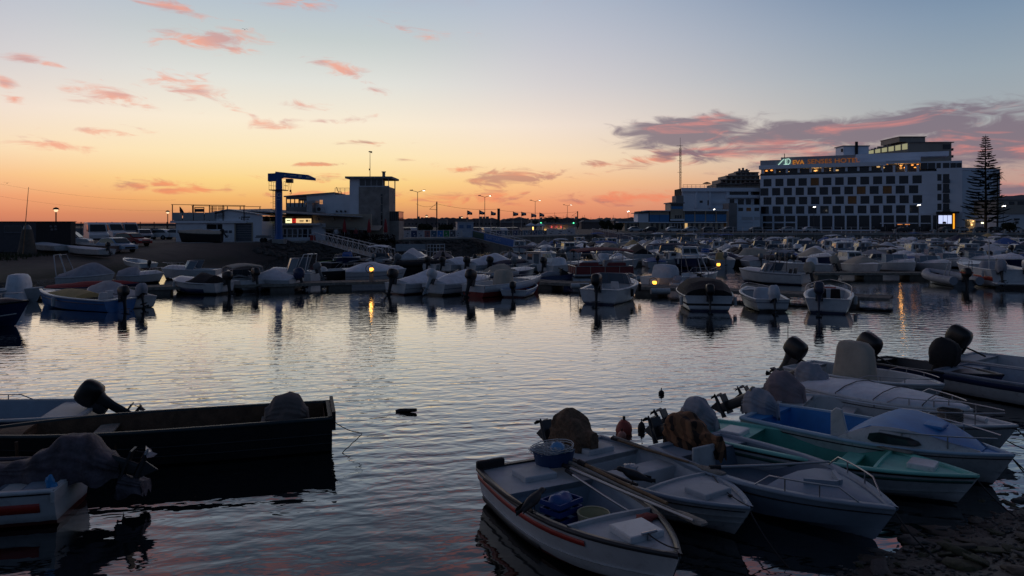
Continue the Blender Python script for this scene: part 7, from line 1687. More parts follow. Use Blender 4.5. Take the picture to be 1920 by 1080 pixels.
def palm(px, py_top, d, label, R=2.4, nf=26, trunk=.2):
    base = Vector((X(px,d), d, QZ)); e = empty('palm_tree', base, 0, label, 'tree', 'palms'); h_ = Z(py_top,d)-QZ
    m = MB(); m.tube([(0,0,0),(.15,0,h_*.5),(0,0,h_)], trunk*1.2, 7, trunk*.8); m.build('trunk', bark, e)
    m = MB(); r_ = random.Random(int(px))
    for k in range(nf):
        a = r_.uniform(0,6.28); el_ = r_.uniform(-.25,1.1); ca, sa = math.cos(a), math.sin(a); L_ = R*r_.uniform(.8,1.1); s_ = Vector((-sa, ca, 0)); pp = []
        for q in range(7):
            u = q/6; pp.append(Vector((ca*L_*u*math.cos(el_*(1-u*.5)), sa*L_*u*math.cos(el_*(1-u*.5)), h_+L_*u*math.sin(el_)-L_*.62*u*u)))
        for q in range(1, 7):
            for sd in (-1, 1):
                for w_ in (0,.5):
                    p_ = pp[q-1].lerp(pp[q], w_); l = L_*.24*(1.15-q/7); t_ = p_+s_*sd*l+Vector((0,0,-l*.45))+(pp[q]-pp[q-1])*.5; g_ = (pp[q]-pp[q-1])*.16; m.add([p_-g_, t_, p_+g_], [(0,1,2)])
    m.build('crown', frondm, e)
palm(1870, 327, 214, 'single palm peeping out behind the right side of the tall pine', 2.6)
palm(1041, 411, 215, 'left of the dark palms behind the lit kiosk', 3.2, 34)
palm(1004, 417, 212, 'lower palm between the flags and the kiosk', 2.8, 34)
palm(1026, 412, 222, 'round-headed palm nearest the street lamp behind the kiosk', 3.0, 34)
def tree(px, py0, py1, wpx, d, label, seed):
    x = X(px,d); zt_ = Z(py0,d)-QZ; R = wpx*d/F/2; e = empty('dark_tree', (x, d, QZ), 0, label, 'tree', 'dark trees on the quay')
    m = MB(); m.tube([(0,0,0),(0,0,zt_*.5)], .2, 6, .12); 
    for a in range(5): m.tube([(0,0,zt_*.35),(R*.6*math.cos(a*1.3), R*.6*math.sin(a*1.3), zt_*.75)], .08, 4, .03)
    m.build('trunk', bark, e)
    r_ = random.Random(seed); m = MB(); cl = [(r_.uniform(-.7,.7)*R, r_.uniform(-.6,.6)*R, zt_*r_.uniform(.35,.8), R*r_.uniform(.28,.5)) for _ in range(14)]
    for k in range(1500):
        cx, cy, cz, cr_ = r_.choice(cl); v = Vector((r_.gauss(0,1), r_.gauss(0,1), r_.gauss(0,1))).normalized()*cr_*r_.uniform(.6,1.08); c = Vector((cx, cy, cz))+v
        c.z = min(max(c.z, .2), zt_*1.02); u = Vector((r_.uniform(-1,1), r_.uniform(-1,1), r_.uniform(-1,1))).normalized(); w_ = u.cross(Vector((.2,.7,.5))).normalized(); s_ = r_.uniform(.12,.26)
        m.add([c-u*s_, c+w_*s_*.6, c+u*s_, c-w_*s_*.6], [(0,1,2,3)])
    m.build('crown', M('dark_foliage', (.03,.042,.022), .85, var=.4), e)
tree(1137, 413, 432, 28, 205, 'broad dark tree right of the second gangway\'s head', 1)
tree(1158, 417, 433, 20, 208, 'smaller dark tree touching the broad one, left of the port offices', 2)
tree(796, 421, 432, 32, 150, 'clipped dark tree above the banner fence, left of the pair', 3)
tree(836, 422, 432, 28, 152, 'clipped dark tree above the banner fence, right of the pair', 4)
tree(1893, 418, 434, 26, 195, 'dark shrubby tree at the far right of the hotel street', 6)
# --- vehicles
tyre = M('tyre', (.012,.012,.012), .85); cglass = M('car_glass', (.02,.024,.03), .08, var=0)
def vehicle(pos, rz, label, col, kind='car', z=None, group='vehicles parked on the quay'):
    nm = {'car':'parked_car','van':'parked_van','small':'parked_car'}[kind]
    e = empty(nm, pos, rz, label, kind if kind != 'small' else 'car', group)
    if kind == 'van': L, Wd, prof, gl = 5.4, 2.0, [(-2.7,.45),(2.7,.45),(2.7,1.0),(2.5,1.15),(1.75,1.3),(1.1,2.2),(.6,2.42),(-2.6,2.42),(-2.7,2.2)], [(1.72,1.36),(1.12,2.12),(.2,2.12),(.2,1.36)]
    elif kind == 'small': L, Wd, prof, gl = 4.4, 1.8, [(-2.2,.4),(2.2,.4),(2.2,.85),(2.0,1.0),(1.2,1.1),(.6,1.75),(.1,1.85),(-2.1,1.85),(-2.2,1.6)], [(1.12,1.16),(.6,1.66),(-.1,1.7),(-.1,1.16)]
    else: L, Wd, prof, gl = 4.2, 1.75, [(-2.05,.35),(2.1,.35),(2.12,.65),(1.95,.8),(1.05,.93),(.35,1.42),(-.3,1.5),(-1.3,1.42),(-1.85,1.0),(-2.1,.9)], [(.95,.97),(.33,1.36),(-.3,1.42),(-1.2,1.35),(-1.6,1.0)]
    w2 = Wd/2; m = MB(); n = len(prof)
    def ring(xf, ins): return [Vector((xf*(1-(.16 if z > 1.0 else 0)*min(1,(z-1.0)/.6 if z > 1 else 0)*(.35 if kind != 'car' else .8)), y*(1-ins*.03), z-ins*.03*(z > .5))) for y, z in prof]
    m.loft([ring(-w2,1), ring(-w2*.94,0), ring(w2*.94,0), ring(w2,1)], True, True, False); m.build('body', col, e, bevel=.05, fix=True)
    zm = max(z for _, z in gl); z0_ = min(z for _, z in gl)
    for sd in (-1, 1):
        m = MB(); k_ = lambda z: sd*(w2*(1-(.16)*max(0,min(1,(z-1.0)/.6))*(.35 if kind != 'car' else .8))+.012)
        g_ = [Vector((k_(z), y, z)) for y, z in gl]; m.add(g_+[p-Vector((sd*.05,0,0)) for p in g_], [tuple(range(len(g_))) if sd > 0 else tuple(range(len(g_)))[::-1]]+[(i,(i+1)%len(g_),len(g_)+(i+1)%len(g_),len(g_)+i) for i in range(len(g_))]); m.build('side_window', cglass, e)
    a, b = gl[0], gl[1]; off_ = Vector((0,.11 if kind != 'car' else .12,.05))
    m = MB(); m.hexa([Vector((-w2*.82,a[0],a[1]))+off_*.4, Vector((w2*.82,a[0],a[1]))+off_*.4, Vector((w2*.82,a[0],a[1]))+off_, Vector((-w2*.82,a[0],a[1]))+off_], [Vector((-w2*.74,b[0],b[1]))+off_*.4, Vector((w2*.74,b[0],b[1]))+off_*.4, Vector((w2*.74,b[0],b[1]))+off_, Vector((-w2*.74,b[0],b[1]))+off_]); m.build('windscreen', cglass, e)
    for sx_ in (-1, 1):
        for y in (L*.31, -L*.29): m = MB(); m.tube([(sx_*(w2-.2),y,.32),(sx_*(w2+.01),y,.32)], .32, 14); w_ = m.build('wheel', tyre, e); m = MB(); m.tube([(sx_*(w2+.011),y,.32),(sx_*(w2+.025),y,.32)], .18, 10); m.build('rim', mgrey, w_)
        m = MB(); m.box(sx_*w2*.8-.17, sx_*w2*.8+.17, L/2-.16, L/2+.0, .66, .80); m.build('headlight', frame, e)
    m = MB(); m.box(-w2*.6, w2*.6, L/2-.1, L/2+.02, .42, .6); m.build('grille', dark, e)
    return e
silver = M('silver_car_paint', (.42,.44,.47), .3, metal=.3, var=.03); wcar = M('white_car_paint', (.68,.69,.7), .3, var=.03); dcar = M('dark_car_paint', (.02,.022,.028), .3, var=.03); bcar = M('blue_grey_car_paint', (.25,.36,.48), .3, var=.03); rcar = M('dark_red_car_paint', (.28,.02,.02), .3, var=.03); gcar = M('grey_car_paint', (.12,.125,.13), .3, var=.03)
def gz(x, y): return bank(x, y) if not inside_quay(x, y) else QZ
def park(px, py, dz, kind, col, rz, label):
    d = F*(EYE-dz)/(py-HOR); x = X(px, d); return vehicle((x, d, max(dz, gz(x, d))), rz, label, col, kind)
park(219, 474, 1.15, 'car', bcar, -PI*.66, 'pale blue car nose-down on the slipway, nearest of the parked ones')
park(128, 468, 1.3, 'small', wcar, -PI*.42, 'white small delivery van right of the dark container')
park(247, 463, 1.5, 'car', rcar, -PI*.62, 'dark red car half hidden behind the pale blue car')
park(180, 456, 1.78, 'van', wcar, -PI*.80, 'white van facing the viewer, left of the high-roofed one')
park(208, 449.5, 1.8, 'van', wcar, -PI*.70, 'large white high-roofed van in the middle of the vans')
park(239, 449, 1.8, 'van', silver, -PI*.75, 'pale van right of the large high-roofed van')
park(270, 449.5, 1.8, 'car', silver, -PI*.8, 'small silver car between the vans and the white hatchback')
park(298, 449, 1.8, 'car', wcar, PI*.45, 'white hatchback parked side-on left of the workshop')
park(327, 449, 1.8, 'car', wcar, PI*.5, 'white car half hidden by the workshop corner')
cols = [(dcar,'dark'),(silver,'silver'),(gcar,'grey'),(wcar,'white'),(dcar,'black')]
names = [(760,'just right of the tower annexe'),(772,'under the first street lamp'),(862,'left of the blue-printed ticket hut'),(874,'right behind the ticket hut'),(888,'at the head of the blue gangway'),(898,'under the left flags'),(911,'below the second street lamp'),(924,'below the third flag'),(937,'beside the thick dark post'),(950,'left of the kiosk hedge'),(962,'below the middle flag')]
for k, (px, lb) in enumerate(names):
    c, cn = cols[k % 5]; d = 150+(k*7) % 18; vehicle((X(px,d), d, QZ), PI*(.1+.05*(k % 3)), '%s car in the quay car park %s' % (cn, lb), c, 'car', group='cars in the quay car park')
fr_ = [(1192,silver,'silver car at the left end of the port offices'),(1219,dcar,'black rounded car before the first blue panel'),(1263,wcar,'white car before the glazed office entrance'),(1293,silver,'pale car right of the glazed office entrance'),(1330,dcar,'dark car below the long blue panel'),(1365,gcar,'grey car by the beige pillar wall'),(1420,gcar,'dull car before the garage door annexe'),(1475,silver,'pale car below the hotel logo'),(1520,wcar,'white car under the hotel sign'),
       (1690,dcar,'dark car before the pale-roofed shelter'),(1775,gcar,'grey car below the bright entrance screen'),(1800,silver,'car right of the orange strip'),(1837,gcar,'dark car at the foot of the tall pine'),(1862,dcar,'black car right of the pine trunk'),(1905,silver,'pale car at the far right end of the street')]
for k, (px, c, lb) in enumerate(fr_): d = 199+(k % 3)*2.5 if px > 1380 else 203; vehicle((X(px,d), d, QZ), (PI/2 if k % 2 else -PI/2)+.1, lb, c, 'car', group='cars along the hotel street')
# rear lamps and headlights that are lit
for px, py, d, c, lb in ((1870,430,198,(255,120,80),'red tail lamp glow right of the pine'),(1866,427.5,199,(255,220,170),'warm lamp at the foot of the pine')):
    pass
# --- street lamps
bulb = M('cool_lamp_bulb', (.8,.85,.8), .4, emit=(1,.95,.8,7.0)); pole_m = M('lamp_post_grey', (.12,.12,.12), .6)
def lamp2(px, py, d, label):
    e = empty('street_lamp', (X(px,d), d, QZ), .0, label, 'street lamp', 'double-armed street lamps'); h_ = Z(py,d)-QZ; a = 1.25
    m = MB(); m.tube([(0,0,0),(0,0,h_-.35)], .11, 6, .06); m.build('post', pole_m, e)
    for sd in (-1, 1):
        m = MB(); m.tube([(0,0,h_-.35),(sd*a*.5,0,h_-.15),(sd*a,0,h_)], .05, 5); m.build('arm', pole_m, e)
        m = MB(); m.hexa([(sd*a-.35,-.15,h_-.02),(sd*a+.35,-.15,h_+.03),(sd*a+.35,.15,h_+.03),(sd*a-.35,.15,h_-.02)], [(sd*a-.3,-.12,h_+.1),(sd*a+.3,-.12,h_+.15),(sd*a+.3,.12,h_+.15),(sd*a-.3,.12,h_+.1)]); l_ = m.build('lamp_head', pole_m, e)
        m = MB(); m.box(sd*a-.22, sd*a+.22, -.12, .12, h_-.07, h_-.025); m.build('bulb', bulb if sd > 0 else M('unlit_lens', (.5,.5,.48), .4), l_)
lamp2(783, 357, 149, 'double street lamp nearest the look-out tower'); lamp2(909, 367, 176, 'double street lamp among the left flags'); lamp2(1003.5, 375.5, 211, 'double street lamp beside the palms'); lamp2(1064, 384, 257, 'smallest double street lamp, right of the palms')
glb = M('globe_lamp', (.7,.55,.4), .4, emit=(1,.7,.4,1.2))
for px, py, d, lb in ((105,395,78,'globe-headed lamp post behind the dark container'),(314.5,399,110,'globe-headed lamp post left of the workshop terrace'),(800,406,150,'small globe lamp in the car park right of the tower'),(866,408,190,'small globe lamp left of the flags')):
    e = empty('globe_lamp', (X(px,d), d, QZ if d > 90 else gz(X(px,d), d)), 0, lb, 'street lamp', 'globe lamp posts'); h_ = Z(py,d)-e.location.z
    m = MB(); m.tube([(0,0,0),(0,0,h_-.1)], .06, 6); m.build('post', dark, e); m = MB(); m.ball((0,0,h_+.05), .2,.2,.2,10,6); m.build('globe', glb, e); m = MB(); m.loft([[Vector((r_*math.cos(2*PI*q/10), r_*math.sin(2*PI*q/10), z)) for q in range(10)] for z, r_ in ((h_+.12,.32),(h_+.27,.24),(h_+.36,.05))]); m.build('hood', dark, e)
for px, py, d, sz, lb in ((1527,389,212,.36,'white street light before the third window from the logo'),(1723,385.5,205,.42,'bright white street light at the last window column'),(1882.5,387.5,200,.42,'bright white street light right of the tall pine'),(1178,397.5,215,.3,'bright light on a post left of the port offices'),(1339,393.5,226,.26,'lit lamp at the port office roof edge')):
    e = empty('street_lamp', (X(px,d), d, QZ), 0, lb, 'street lamp', 'single street lights of the hotel front'); h_ = Z(py,d)-QZ
    m = MB(); m.tube([(0,.3,0),(0,.3,h_+.1),(0,0,h_+.25)], .06, 5); m.build('post', pole_m, e); m = MB(); m.hexa([(-sz,-.2,h_),(sz,-.2,h_+.15),(sz,.2,h_+.15),(-sz,.2,h_)], [(-sz*.7,-.15,h_+.18),(sz*.7,-.15,h_+.3),(sz*.7,.15,h_+.3),(-sz*.7,.15,h_+.18)]); m.build('lamp_head', M('white_lamp', (.9,.9,.9), .4, emit=(1,.93,.82,6.0)), e)
wsm = M('warm_sign', (.8,.5,.2), .5, emit=(1,.6,.22,2.2)); 
kb = empty('lit_bus_shelter', (X(1811,205), 205, QZ), 0, 'small warmly lit stop with a dark board, left of the pine', 'shelter')
m = MB(); m.box(-.2,2.6,0,.1,0,3.4); m.build('back_panel', wallb, kb); m = MB(); m.box(.1,1.1,-.2,-.1,1.6,3.0); m.build('board', dark, kb)
for x_, z_, s_ in ((1.9,3.0,.3),(1.5,2.0,.35),(1.75,1.0,.25)): m = MB(); m.box(x_-s_*.5,x_+s_*.5,-.25,-.12,z_-s_*.5,z_+s_*.5); m.build('lamp', wsm, kb)
kl = bpy.data.lights.new('stop_lamp','POINT'); kl.energy = 60; kl.color = (1,.7,.35); ko = bpy.data.objects.new('stop_lamp', kl); COL.objects.link(ko); ko.parent = kb; ko.location = (1.2,-1.0,2.6)
for px, py, c, lb in ((1842,418,(.95,1,.6),'greenish shop light under the pine branches'),(1869,428.5,(1,.45,.3),'reddish car lamp at the pine\'s foot')):
    e = empty('small_lamp', D(px,py,206), 0, lb, 'lamp', 'small lights under the pine'); m = MB(); m.ball((0,0,0), .38 if px < 1850 else .22,.1,.18,8,5); m.build('bulb', M('lamp_%d' % px, (.8,.8,.6), .4, emit=(*c,3.5)), e); m = MB(); m.tube([(0,0,-.2),(0,0,QZ-e.location.z)], .04, 4); m.build('stalk', dark, e)
# --- flags with a white cross mark
flagm = bpy.data.materials.new('dark_flag'); flagm.use_nodes = True
_t = NT(flagm.node_tree); _b = flagm.node_tree.nodes['Principled BSDF']; _sp = _t.n('ShaderNodeSeparateXYZ'); _t.lk(_t.n('ShaderNodeTexCoord').outputs['Object'], _sp.inputs[0])
_d1 = _t.m('ABSOLUTE', _t.m('ADD', _sp.outputs[2], .42)); _d2 = _t.m('ABSOLUTE', _t.m('SUBTRACT', _sp.outputs[0], .55))
_k = _t.m('MULTIPLY', _t.m('LESS_THAN', _t.m('MINIMUM', _d1, _d2), .10), _t.m('MULTIPLY', _t.m('LESS_THAN', _d2, .45), _t.m('LESS_THAN', _d1, .34)))
_t.lk(_t.mix(_k, (.012,.012,.02,1), (.5,.5,.52,1)), _b.inputs['Base Color']); _b.inputs['Roughness'].default_value = .85
fp = [(876,394),(898.5,393.5),(920.5,395),(962,396),(977.5,396),(996,399),(1011.5,398)]
ord_ = ['leftmost of the seven dark flags','second dark flag, left of the street lamp','third dark flag, right of the street lamp','fourth dark flag, after the thick post','fifth dark flag, left of the palms','sixth and lowest dark flag, before the palms','rightmost dark flag, by the tall lamp']
for k, (px, py) in enumerate(fp):
    d = 141+k*1.2; e = empty('flag', (X(px,d), d, QZ), 0, ord_[k], 'flag', 'dark flags along the quay'); h_ = Z(py,d)-QZ
    m = MB(); m.tube([(0,0,0),(0,0,h_)], .05, 5, .03); m.build('pole', alu, e)
    m = MB(); rows = []
    for q in range(9):
        u = q/8; x_ = 1.05*u; rows.append([Vector((x_*(.92+.05*k % .1), .12*math.sin(u*6+k)*u, -.05-.35*u-(.85-.42*u)*v*(1 if v < 1 else 1)+.04*math.sin(u*5+k))) for v in (0,.33,.66,1)])
    m.loft(rows, False, False); o = m.build('cloth', flagm, e); o.location = (0,0,h_-.02)
# --- railway masts, wires, thick post
for px, py, d, r0, lb in ((819,378,240,.18,'railway mast with side arm right of the first street lamp'),(935,391,200,.36,'thick dark post among the flags'),(1083,396,300,.2,'railway mast right of the palms'),(1220,0,0,0,'')):
    if not d: continue
    e = empty('railway_mast', (X(px,d), d, QZ), 0, lb, 'mast', 'railway masts'); h_ = Z(py,d)-QZ; m = MB(); m.box(-r0,r0,-r0,r0,0,h_); m.build('post', darkg, e)
    if r0 < .3: m = MB(); m.tube([(0,0,h_*.72),(-2.4,0,h_*.72+.2)], .06, 4); m.tube([(0,0,h_*.95),(-2.2,0,h_*.75)], .05, 4); m.build('arm', darkg, e)
for k, (a, b) in enumerate((((819,382),(935,392)),((935,394),(1083,397)),((780,382),(819,384)))):
    m = MB(); m.tube(sag(D(*a,240), D(*b,240 if k != 1 else 280), .8), .035, 4); tag(m.build('overhead_wire', dark), ['overhead wire from the first railway mast to the thick post','overhead wire beyond the palms','short overhead wire left of the first railway mast'][k], 'wire', 'overhead railway wires')
for k, px in enumerate((1040,1056,1071,1096,1108,1124,1150,1171,1187,1062,1092)):
    d = 320; e = empty('boat_mast', (X(px,d), d, QZ), 0, ['thin bare mast just right of the palms','thin bare mast left of the smallest street lamp','thin bare mast touching the smallest street lamp','thin bare mast above the kiosk\'s right end','tall thin mast above the second gangway','short thin mast right of the second gangway','thin bare mast over the broad dark tree','low thin mast left of the bright post light','low thin mast right of the bright post light','shorter mast hard by the smallest street lamp','thin bare mast above the second parasol-less kiosk roof'][k], 'mast', 'bare masts on the skyline'); h_ = Z([398,404,406,403,407,405,403,408,404,401,405][k],d)-QZ; m = MB(); m.tube([(0,0,0),(0,0,h_)], .09, 4, .05); m.box(-.8,.8,-.04,.04,h_*.8,h_*.8+.08); m.build('pole', darkg, e)
# --- far roofs along the skyline
rg = random.Random(21); fh = [M('far_wall_a', (.22,.18,.17), .9), M('far_wall_b', (.16,.13,.13), .9), M('far_wall_c', (.28,.24,.22), .9)]
px = 742.0; k = 0
hm_ = []
for q in range(6):
    w_, h_ = rg.uniform(7,14), rg.uniform(4,7); m = MB(); m.box(-w_/2,w_/2,0,9,0,h_)
    if q % 2: m.exty([(-w_/2-.3,h_),(w_/2+.3,h_),(0,h_+1.8)], -.3, 9.3)
    else: m.box(-w_/2-.2,w_/2+.2,-.2,9.2,h_+.003,h_+.4); m.box(-w_*.2,w_*.05,2,5,h_+.4,h_+1.8)
    me = m.mesh('wall'); me.materials.append(fh[q % 3]); hm_.append((me, w_, h_))
wm_ = MB(); wm_.box(-.6,.6,-.08,-.01,1.6,3.0); wme = wm_.mesh('window'); wme.materials.append(hglass)
while px < 1200:
    qi = rg.randrange(6); me, w_, h_ = hm_[qi]; d = rg.uniform(520,760)
    e = empty('far_house', (X(px,d), d, QZ), rg.uniform(-.2,.2), '%s %s far house on the skyline %s' % (['brown','dark','pale'][qi % 3], ['flat-roofed','gabled'][qi % 2], ['by the stone tower','left of the first street lamp','right of the first street lamp','beyond the ticket hut','behind the left flags','behind the middle flags','at the thick post','behind the palms','right of the palms','beyond the last street lamp','behind the dark trees'][min(10, int((px-742)/42))]), 'house', 'far houses on the low skyline')
    o = bpy.data.objects.new('wall', me); COL.objects.link(o); o.parent = e
    for f in (-.28,.05,.3):
        o = bpy.data.objects.new('window', wme); COL.objects.link(o); o.parent = e; o.location = (w_*f,0,0)
    px += rg.uniform(5,13)
_hs = {}
for o in [o for o in bpy.data.objects if o.get('category') == 'house']: _hs.setdefault(o['label'], []).append(o)
for l_, os_ in _hs.items():
    if len(os_) > 1:
        os_.sort(key=lambda o: o.location.x/o.location.y)
        for k_, o in enumerate(os_): o['label'] = ('left ' if k_ == 0 else 'right ' if k_ == len(os_)-1 else 'middle ')+l_
for px, wpx, py, d, lb in ((960,44,415,480,'long low shed on the skyline left of the kiosk'),(1125,70,412.5,330,'long low dark shed behind the second gangway'),(1170,38,409.5,300,'low gabled shed left of the port offices'),(60,600,418.6,900,'long low far roofline beyond the car park fence')):
    e = empty('long_shed', (X(px,d), d, QZ), 0, lb, 'shed', 'low sheds on the skyline'); w_ = wpx*d/F; h_ = Z(py,d)-QZ
    m = MB(); m.box(-w_/2,w_/2,0,10,0,h_*.75); m.build('wall', fh[1], e); m = MB(); m.exty([(-w_/2-.4,h_*.75+.003),(w_/2+.4,h_*.75+.003),(w_*.42,h_),(-w_*.42,h_)], -.4, 10.4); m.build('roof', walld, e)
# --- kiosk with lit counter and white canopies
KI = empty('kiosk', (X(1020,152), 152, QZ), 0, 'low lit kiosk with amber counter lights near the flags', 'kiosk'); k0 = lambda p: X(p,152)-X(1020,152); kzz = lambda py: Z(py,152)-QZ
m = MB(); m.box(k0(1018), k0(1078), 2, 5, 0, kzz(421)); m.build('wall', wallw, KI); m = MB(); m.box(k0(1010), k0(1082), -.5, 5.5, kzz(420.8), kzz(417.8)); m.build('roof', walld, KI)
for p in (1018,1031,1042,1054,1066,1077): m = MB(); m.box(k0(p), k0(p)+.14, -.3, -.16, 0, kzz(420.9)); m.build('post', frame, KI)
m = MB(); m.box(k0(1044), k0(1062), 1.8, 1.99, kzz(432.6), kzz(430.8)); m.build('counter_light', M('amber_counter', (.8,.4,.1), .5, emit=(1,.55,.14,3.0)), KI)
m = MB(); m.box(k0(1021), k0(1026), 1.8, 1.99, kzz(432.5), kzz(431)); m.build('counter_light', M('amber_counter', (.8,.4,.1), .5), KI)
for p in (1034,1043,1052): m = MB(); m.box(k0(p), k0(p+2.2), 1.75, 1.99, kzz(427), kzz(424.5)); m.build('red_lamp', M('red_lamp', (.6,.1,.08), .5, emit=(.9,.12,.1,1.0)), KI)
for p, q_, py in ((1013,1017.5,417.5),(1074,1078,417.5)): m = MB(); m.box(k0(p), k0(p+2), -.7, -.55, kzz(419.2), kzz(416.8)); m.build('green_lamp', M('green_lamp', (.1,.6,.3), .5, emit=(.1,.9,.4,2.5)), KI)
m = MB(); m.box(k0(998.5), k0(1000.5), .5, .6, kzz(432), kzz(425.5)); m.build('lit_post', M('amber_counter', (.8,.4,.1), .5), KI)
for k, (pa, pb_) in enumerate(((986,1004),(1003,1021))):
    e = empty('white_parasol', (X((pa+pb_)/2,149), 149, QZ), 0, ['left of the two big white square parasols by the kiosk','right of the two big white square parasols by the kiosk'][k], 'parasol', 'white square parasols'); w_ = (pb_-pa)*149/F/2; zt_ = Z(417.8,149)-QZ; zl = Z(422,149)-QZ
    m = MB(); m.tube([(0,0,0),(0,0,zt_)], .05, 5); m.build('pole', frame, e); m = MB(); m.loft([[(-w_,-w_,zl-.2),(w_,-w_,zl-.2),(w_,w_,zl-.2),(-w_,w_,zl-.2)],[(-w_,-w_,zl),(w_,-w_,zl),(w_,w_,zl),(-w_,w_,zl)],[(-.05,-.05,zt_),(.05,-.05,zt_),(.05,.05,zt_),(-.05,.05,zt_)]], caps=False, smooth=False); m.build('canopy', cvwhite, e)
# --- banner fences along the quay edge
bcols = [M('banner_%d' % i, c, .6) for i, c in enumerate(((.5,.5,.52),(.02,.05,.14),(.45,.46,.5),(.3,.12,.12),(.05,.12,.2),(.03,.18,.5),(.03,.25,.08),(.08,.09,.11),(.5,.52,.55)))]
bl = M('banner_print', (.04,.06,.1), .6)
def banner_fence(a, b, n, cols_, label, hgt=1.15):
    a = Vector((*a, QZ+.07)); b = Vector((*b, QZ+.07)); d = b-a; L_ = math.hypot(d.x, d.y); e = empty('banner_fence', a, math.atan2(d.y, d.x), label, 'fence', 'banner fences on the quay edge'); r_ = random.Random(n)
    for k in range(n+1): m = MB(); m.box(L_*k/n-.05, L_*k/n+.05, -.05, .05, 0, hgt); m.build('post', frame, e)
    for z in (.08, hgt-.05): m = MB(); m.tube([(0,0,z),(L_,0,z)], .035, 5); m.build('rail', frame, e)
    for k in range(n):
        c = cols_[k % len(cols_)]
        if c is None: continue
        m = MB(); m.box(L_*k/n+.08, L_*(k+1)/n-.08, -.02, .02, .14, hgt-.12); o = m.build('banner', bcols[c], e)
        m = MB(); w_ = L_/n
        for q in range(2): x_ = L_*k/n+w_*r_.uniform(.15,.55); m.box(x_, x_+w_*r_.uniform(.15,.3), -.026, -.0205, .25+.35*q, .25+.35*q+r_.uniform(.1,.25))
        m.build('print', bl if c in (0,2,3,8) else bcols[8], o)
def ql(px):     # point on the quay edge seen at px
    for (ax, ay), (bx, by) in zip(EDGE, EDGE[1:]):
        k = (px-960)/F; den = (bx-ax)-k*(by-ay)
        if abs(den) > 1e-9:
            t = (k*ay-ax)/den
            if 0 <= t <= 1: return (ax+(bx-ax)*t, ay+(by-ay)*t+.1)
banner_fence(ql(757), ql(866), 9, [0,1,2,3,4,5,6,7,8], 'fence of printed banners left of the ticket hut', 1.2)
banner_fence(ql(920), ql(1025), 11, [7,1,4,7,1,7,4,7,1,4,7], 'fence of dark picture panels between the hut and the kiosk', 1.1)
banner_fence(ql(1026), ql(1078), 3, [0,8,2], 'three pale lettered banners in front of the kiosk', 1.25)
hx, hy = ql(872); TH = empty('ticket_hut', (hx, hy+.8, QZ), .2, 'pale blue-printed ticket hut at the head of the blue gangway', 'hut')
m = MB(); m.box(-1.3,1.3,0,2,0,2.45); m.build('wall', M('hut_pale', (.42,.47,.56), .6), TH); m = MB(); m.box(-1.4,1.4,-.1,2.1,2.453,2.55); m.build('roof', frame, TH)
for a, c_ in ((-1.0,1.5),(.2,1.5)): m = MB(); m.box(a,a+.7,-.03,-.003,c_,c_+.55); m.build('notice', M('notice_blue', (.12,.2,.36), .6), TH)
m = MB(); m.box(-.9,.9,-.03,-.003,.3,.9); m.build('notice', M('notice_pale', (.5,.54,.6), .6), TH)
# notice hoarding and cage down by the water under the fence
HO = empty('notice_hoarding', (X(742,88), 88, 0), 0, 'pale grey hoarding with a faint notice standing below the quay wall', 'hoarding'); h0_ = lambda p: X(p,88)-X(742,88)
m = MB(); m.box(0, h0_(798), 0, .08, Z(471,88), Z(457.5,88)); m.build('board', M('hoarding_grey', (.34,.36,.39), .7, dirt=.1), HO)
for p in (744,757,771,785,797): m = MB(); m.box(h0_(p), h0_(p)+.1, .09, .2, -.6, Z(471,88)); m.build('post', woodg, HO)
m = MB()
for a, b, c_ in ((755,770,462.5),(772,790,464),(753,786,466.5)): m.box(h0_(a), h0_(b), -.012, -.002, Z(c_+.8,88), Z(c_,88))
m.build('faint_print', M('faint_print', (.45,.47,.5), .7), HO)
CG = empty('cage', (X(800,89), 89, 0), 0, 'white framed open cage right of the hoarding', 'cage'); c0 = lambda p: X(p,89)-X(800,89)
m = MB()
for p in (800,806,812,818,824,833): m.box(c0(p), c0(p)+.07, 0, .07, -.3, Z(457.5,89))
for z in (457.5,471,464): m.box(0, c0(833)+.07, .0705, .14, Z(z,89)-.07, Z(z,89))
m.build('frame', frame, CG)
HTm = MB(); HTm.loft([[Vector((X(753,92)+t*2.4, 92+u*1.2, Z(457,92)-.9+.75*math.sin(PI*(t*.9+.05))*math.cos(u*.8))) for u in (-1,-.5,0,.5,1)] for t in [q/8 for q in range(9)]], False, False); tag(HTm.build('green_tarpaulin_heap', M('dark_green_tarp', (.02,.06,.045), .8)), 'dark green tarpaulin heap behind the pale hoarding', 'tarpaulin')
# pale bollards on the right quay and posts of the left part
bmm = MB(); bmm.loft([superring((0,0), r_, r_, 8, .8, z) for z, r_ in ((0,.36),(.5,.22),(.9,.16),(.92,.05))]); bme = bmm.mesh('bollard'); bme.materials.append(conc)
bx = [1643,1678,1714,1752,1775.5,1800,1826.5,1854,1885,1916]; bl_ = ['left end of the row','second from the shelter','third, below the shelter roof','left of the bright screen','under the bright screen','below the orange strip','left of the lit stop','under the pine\'s left branches','right of the pine trunk','at the far right end']
for k, px in enumerate(bx):
    p = ql(px); o = bpy.data.objects.new('bollard', bme); COL.objects.link(o); o.location = (p[0], p[1], QZ+.06); tag(o, 'white cone bollard on the hotel quay, '+bl_[k], 'bollard', 'white bollards on the hotel quay')
fe = empty('quay_railing', (*ql(1300), QZ+.06), math.atan2(181-176, 94), 'thin pale railing along the quay below the hotel\'s left half', 'railing'); Lf = math.hypot(ql(1640)[0]-ql(1300)[0], ql(1640)[1]-ql(1300)[1]); pm_ = MB(); pm_.box(-.05,.05,-.05,.05,0,1.45); pme = None
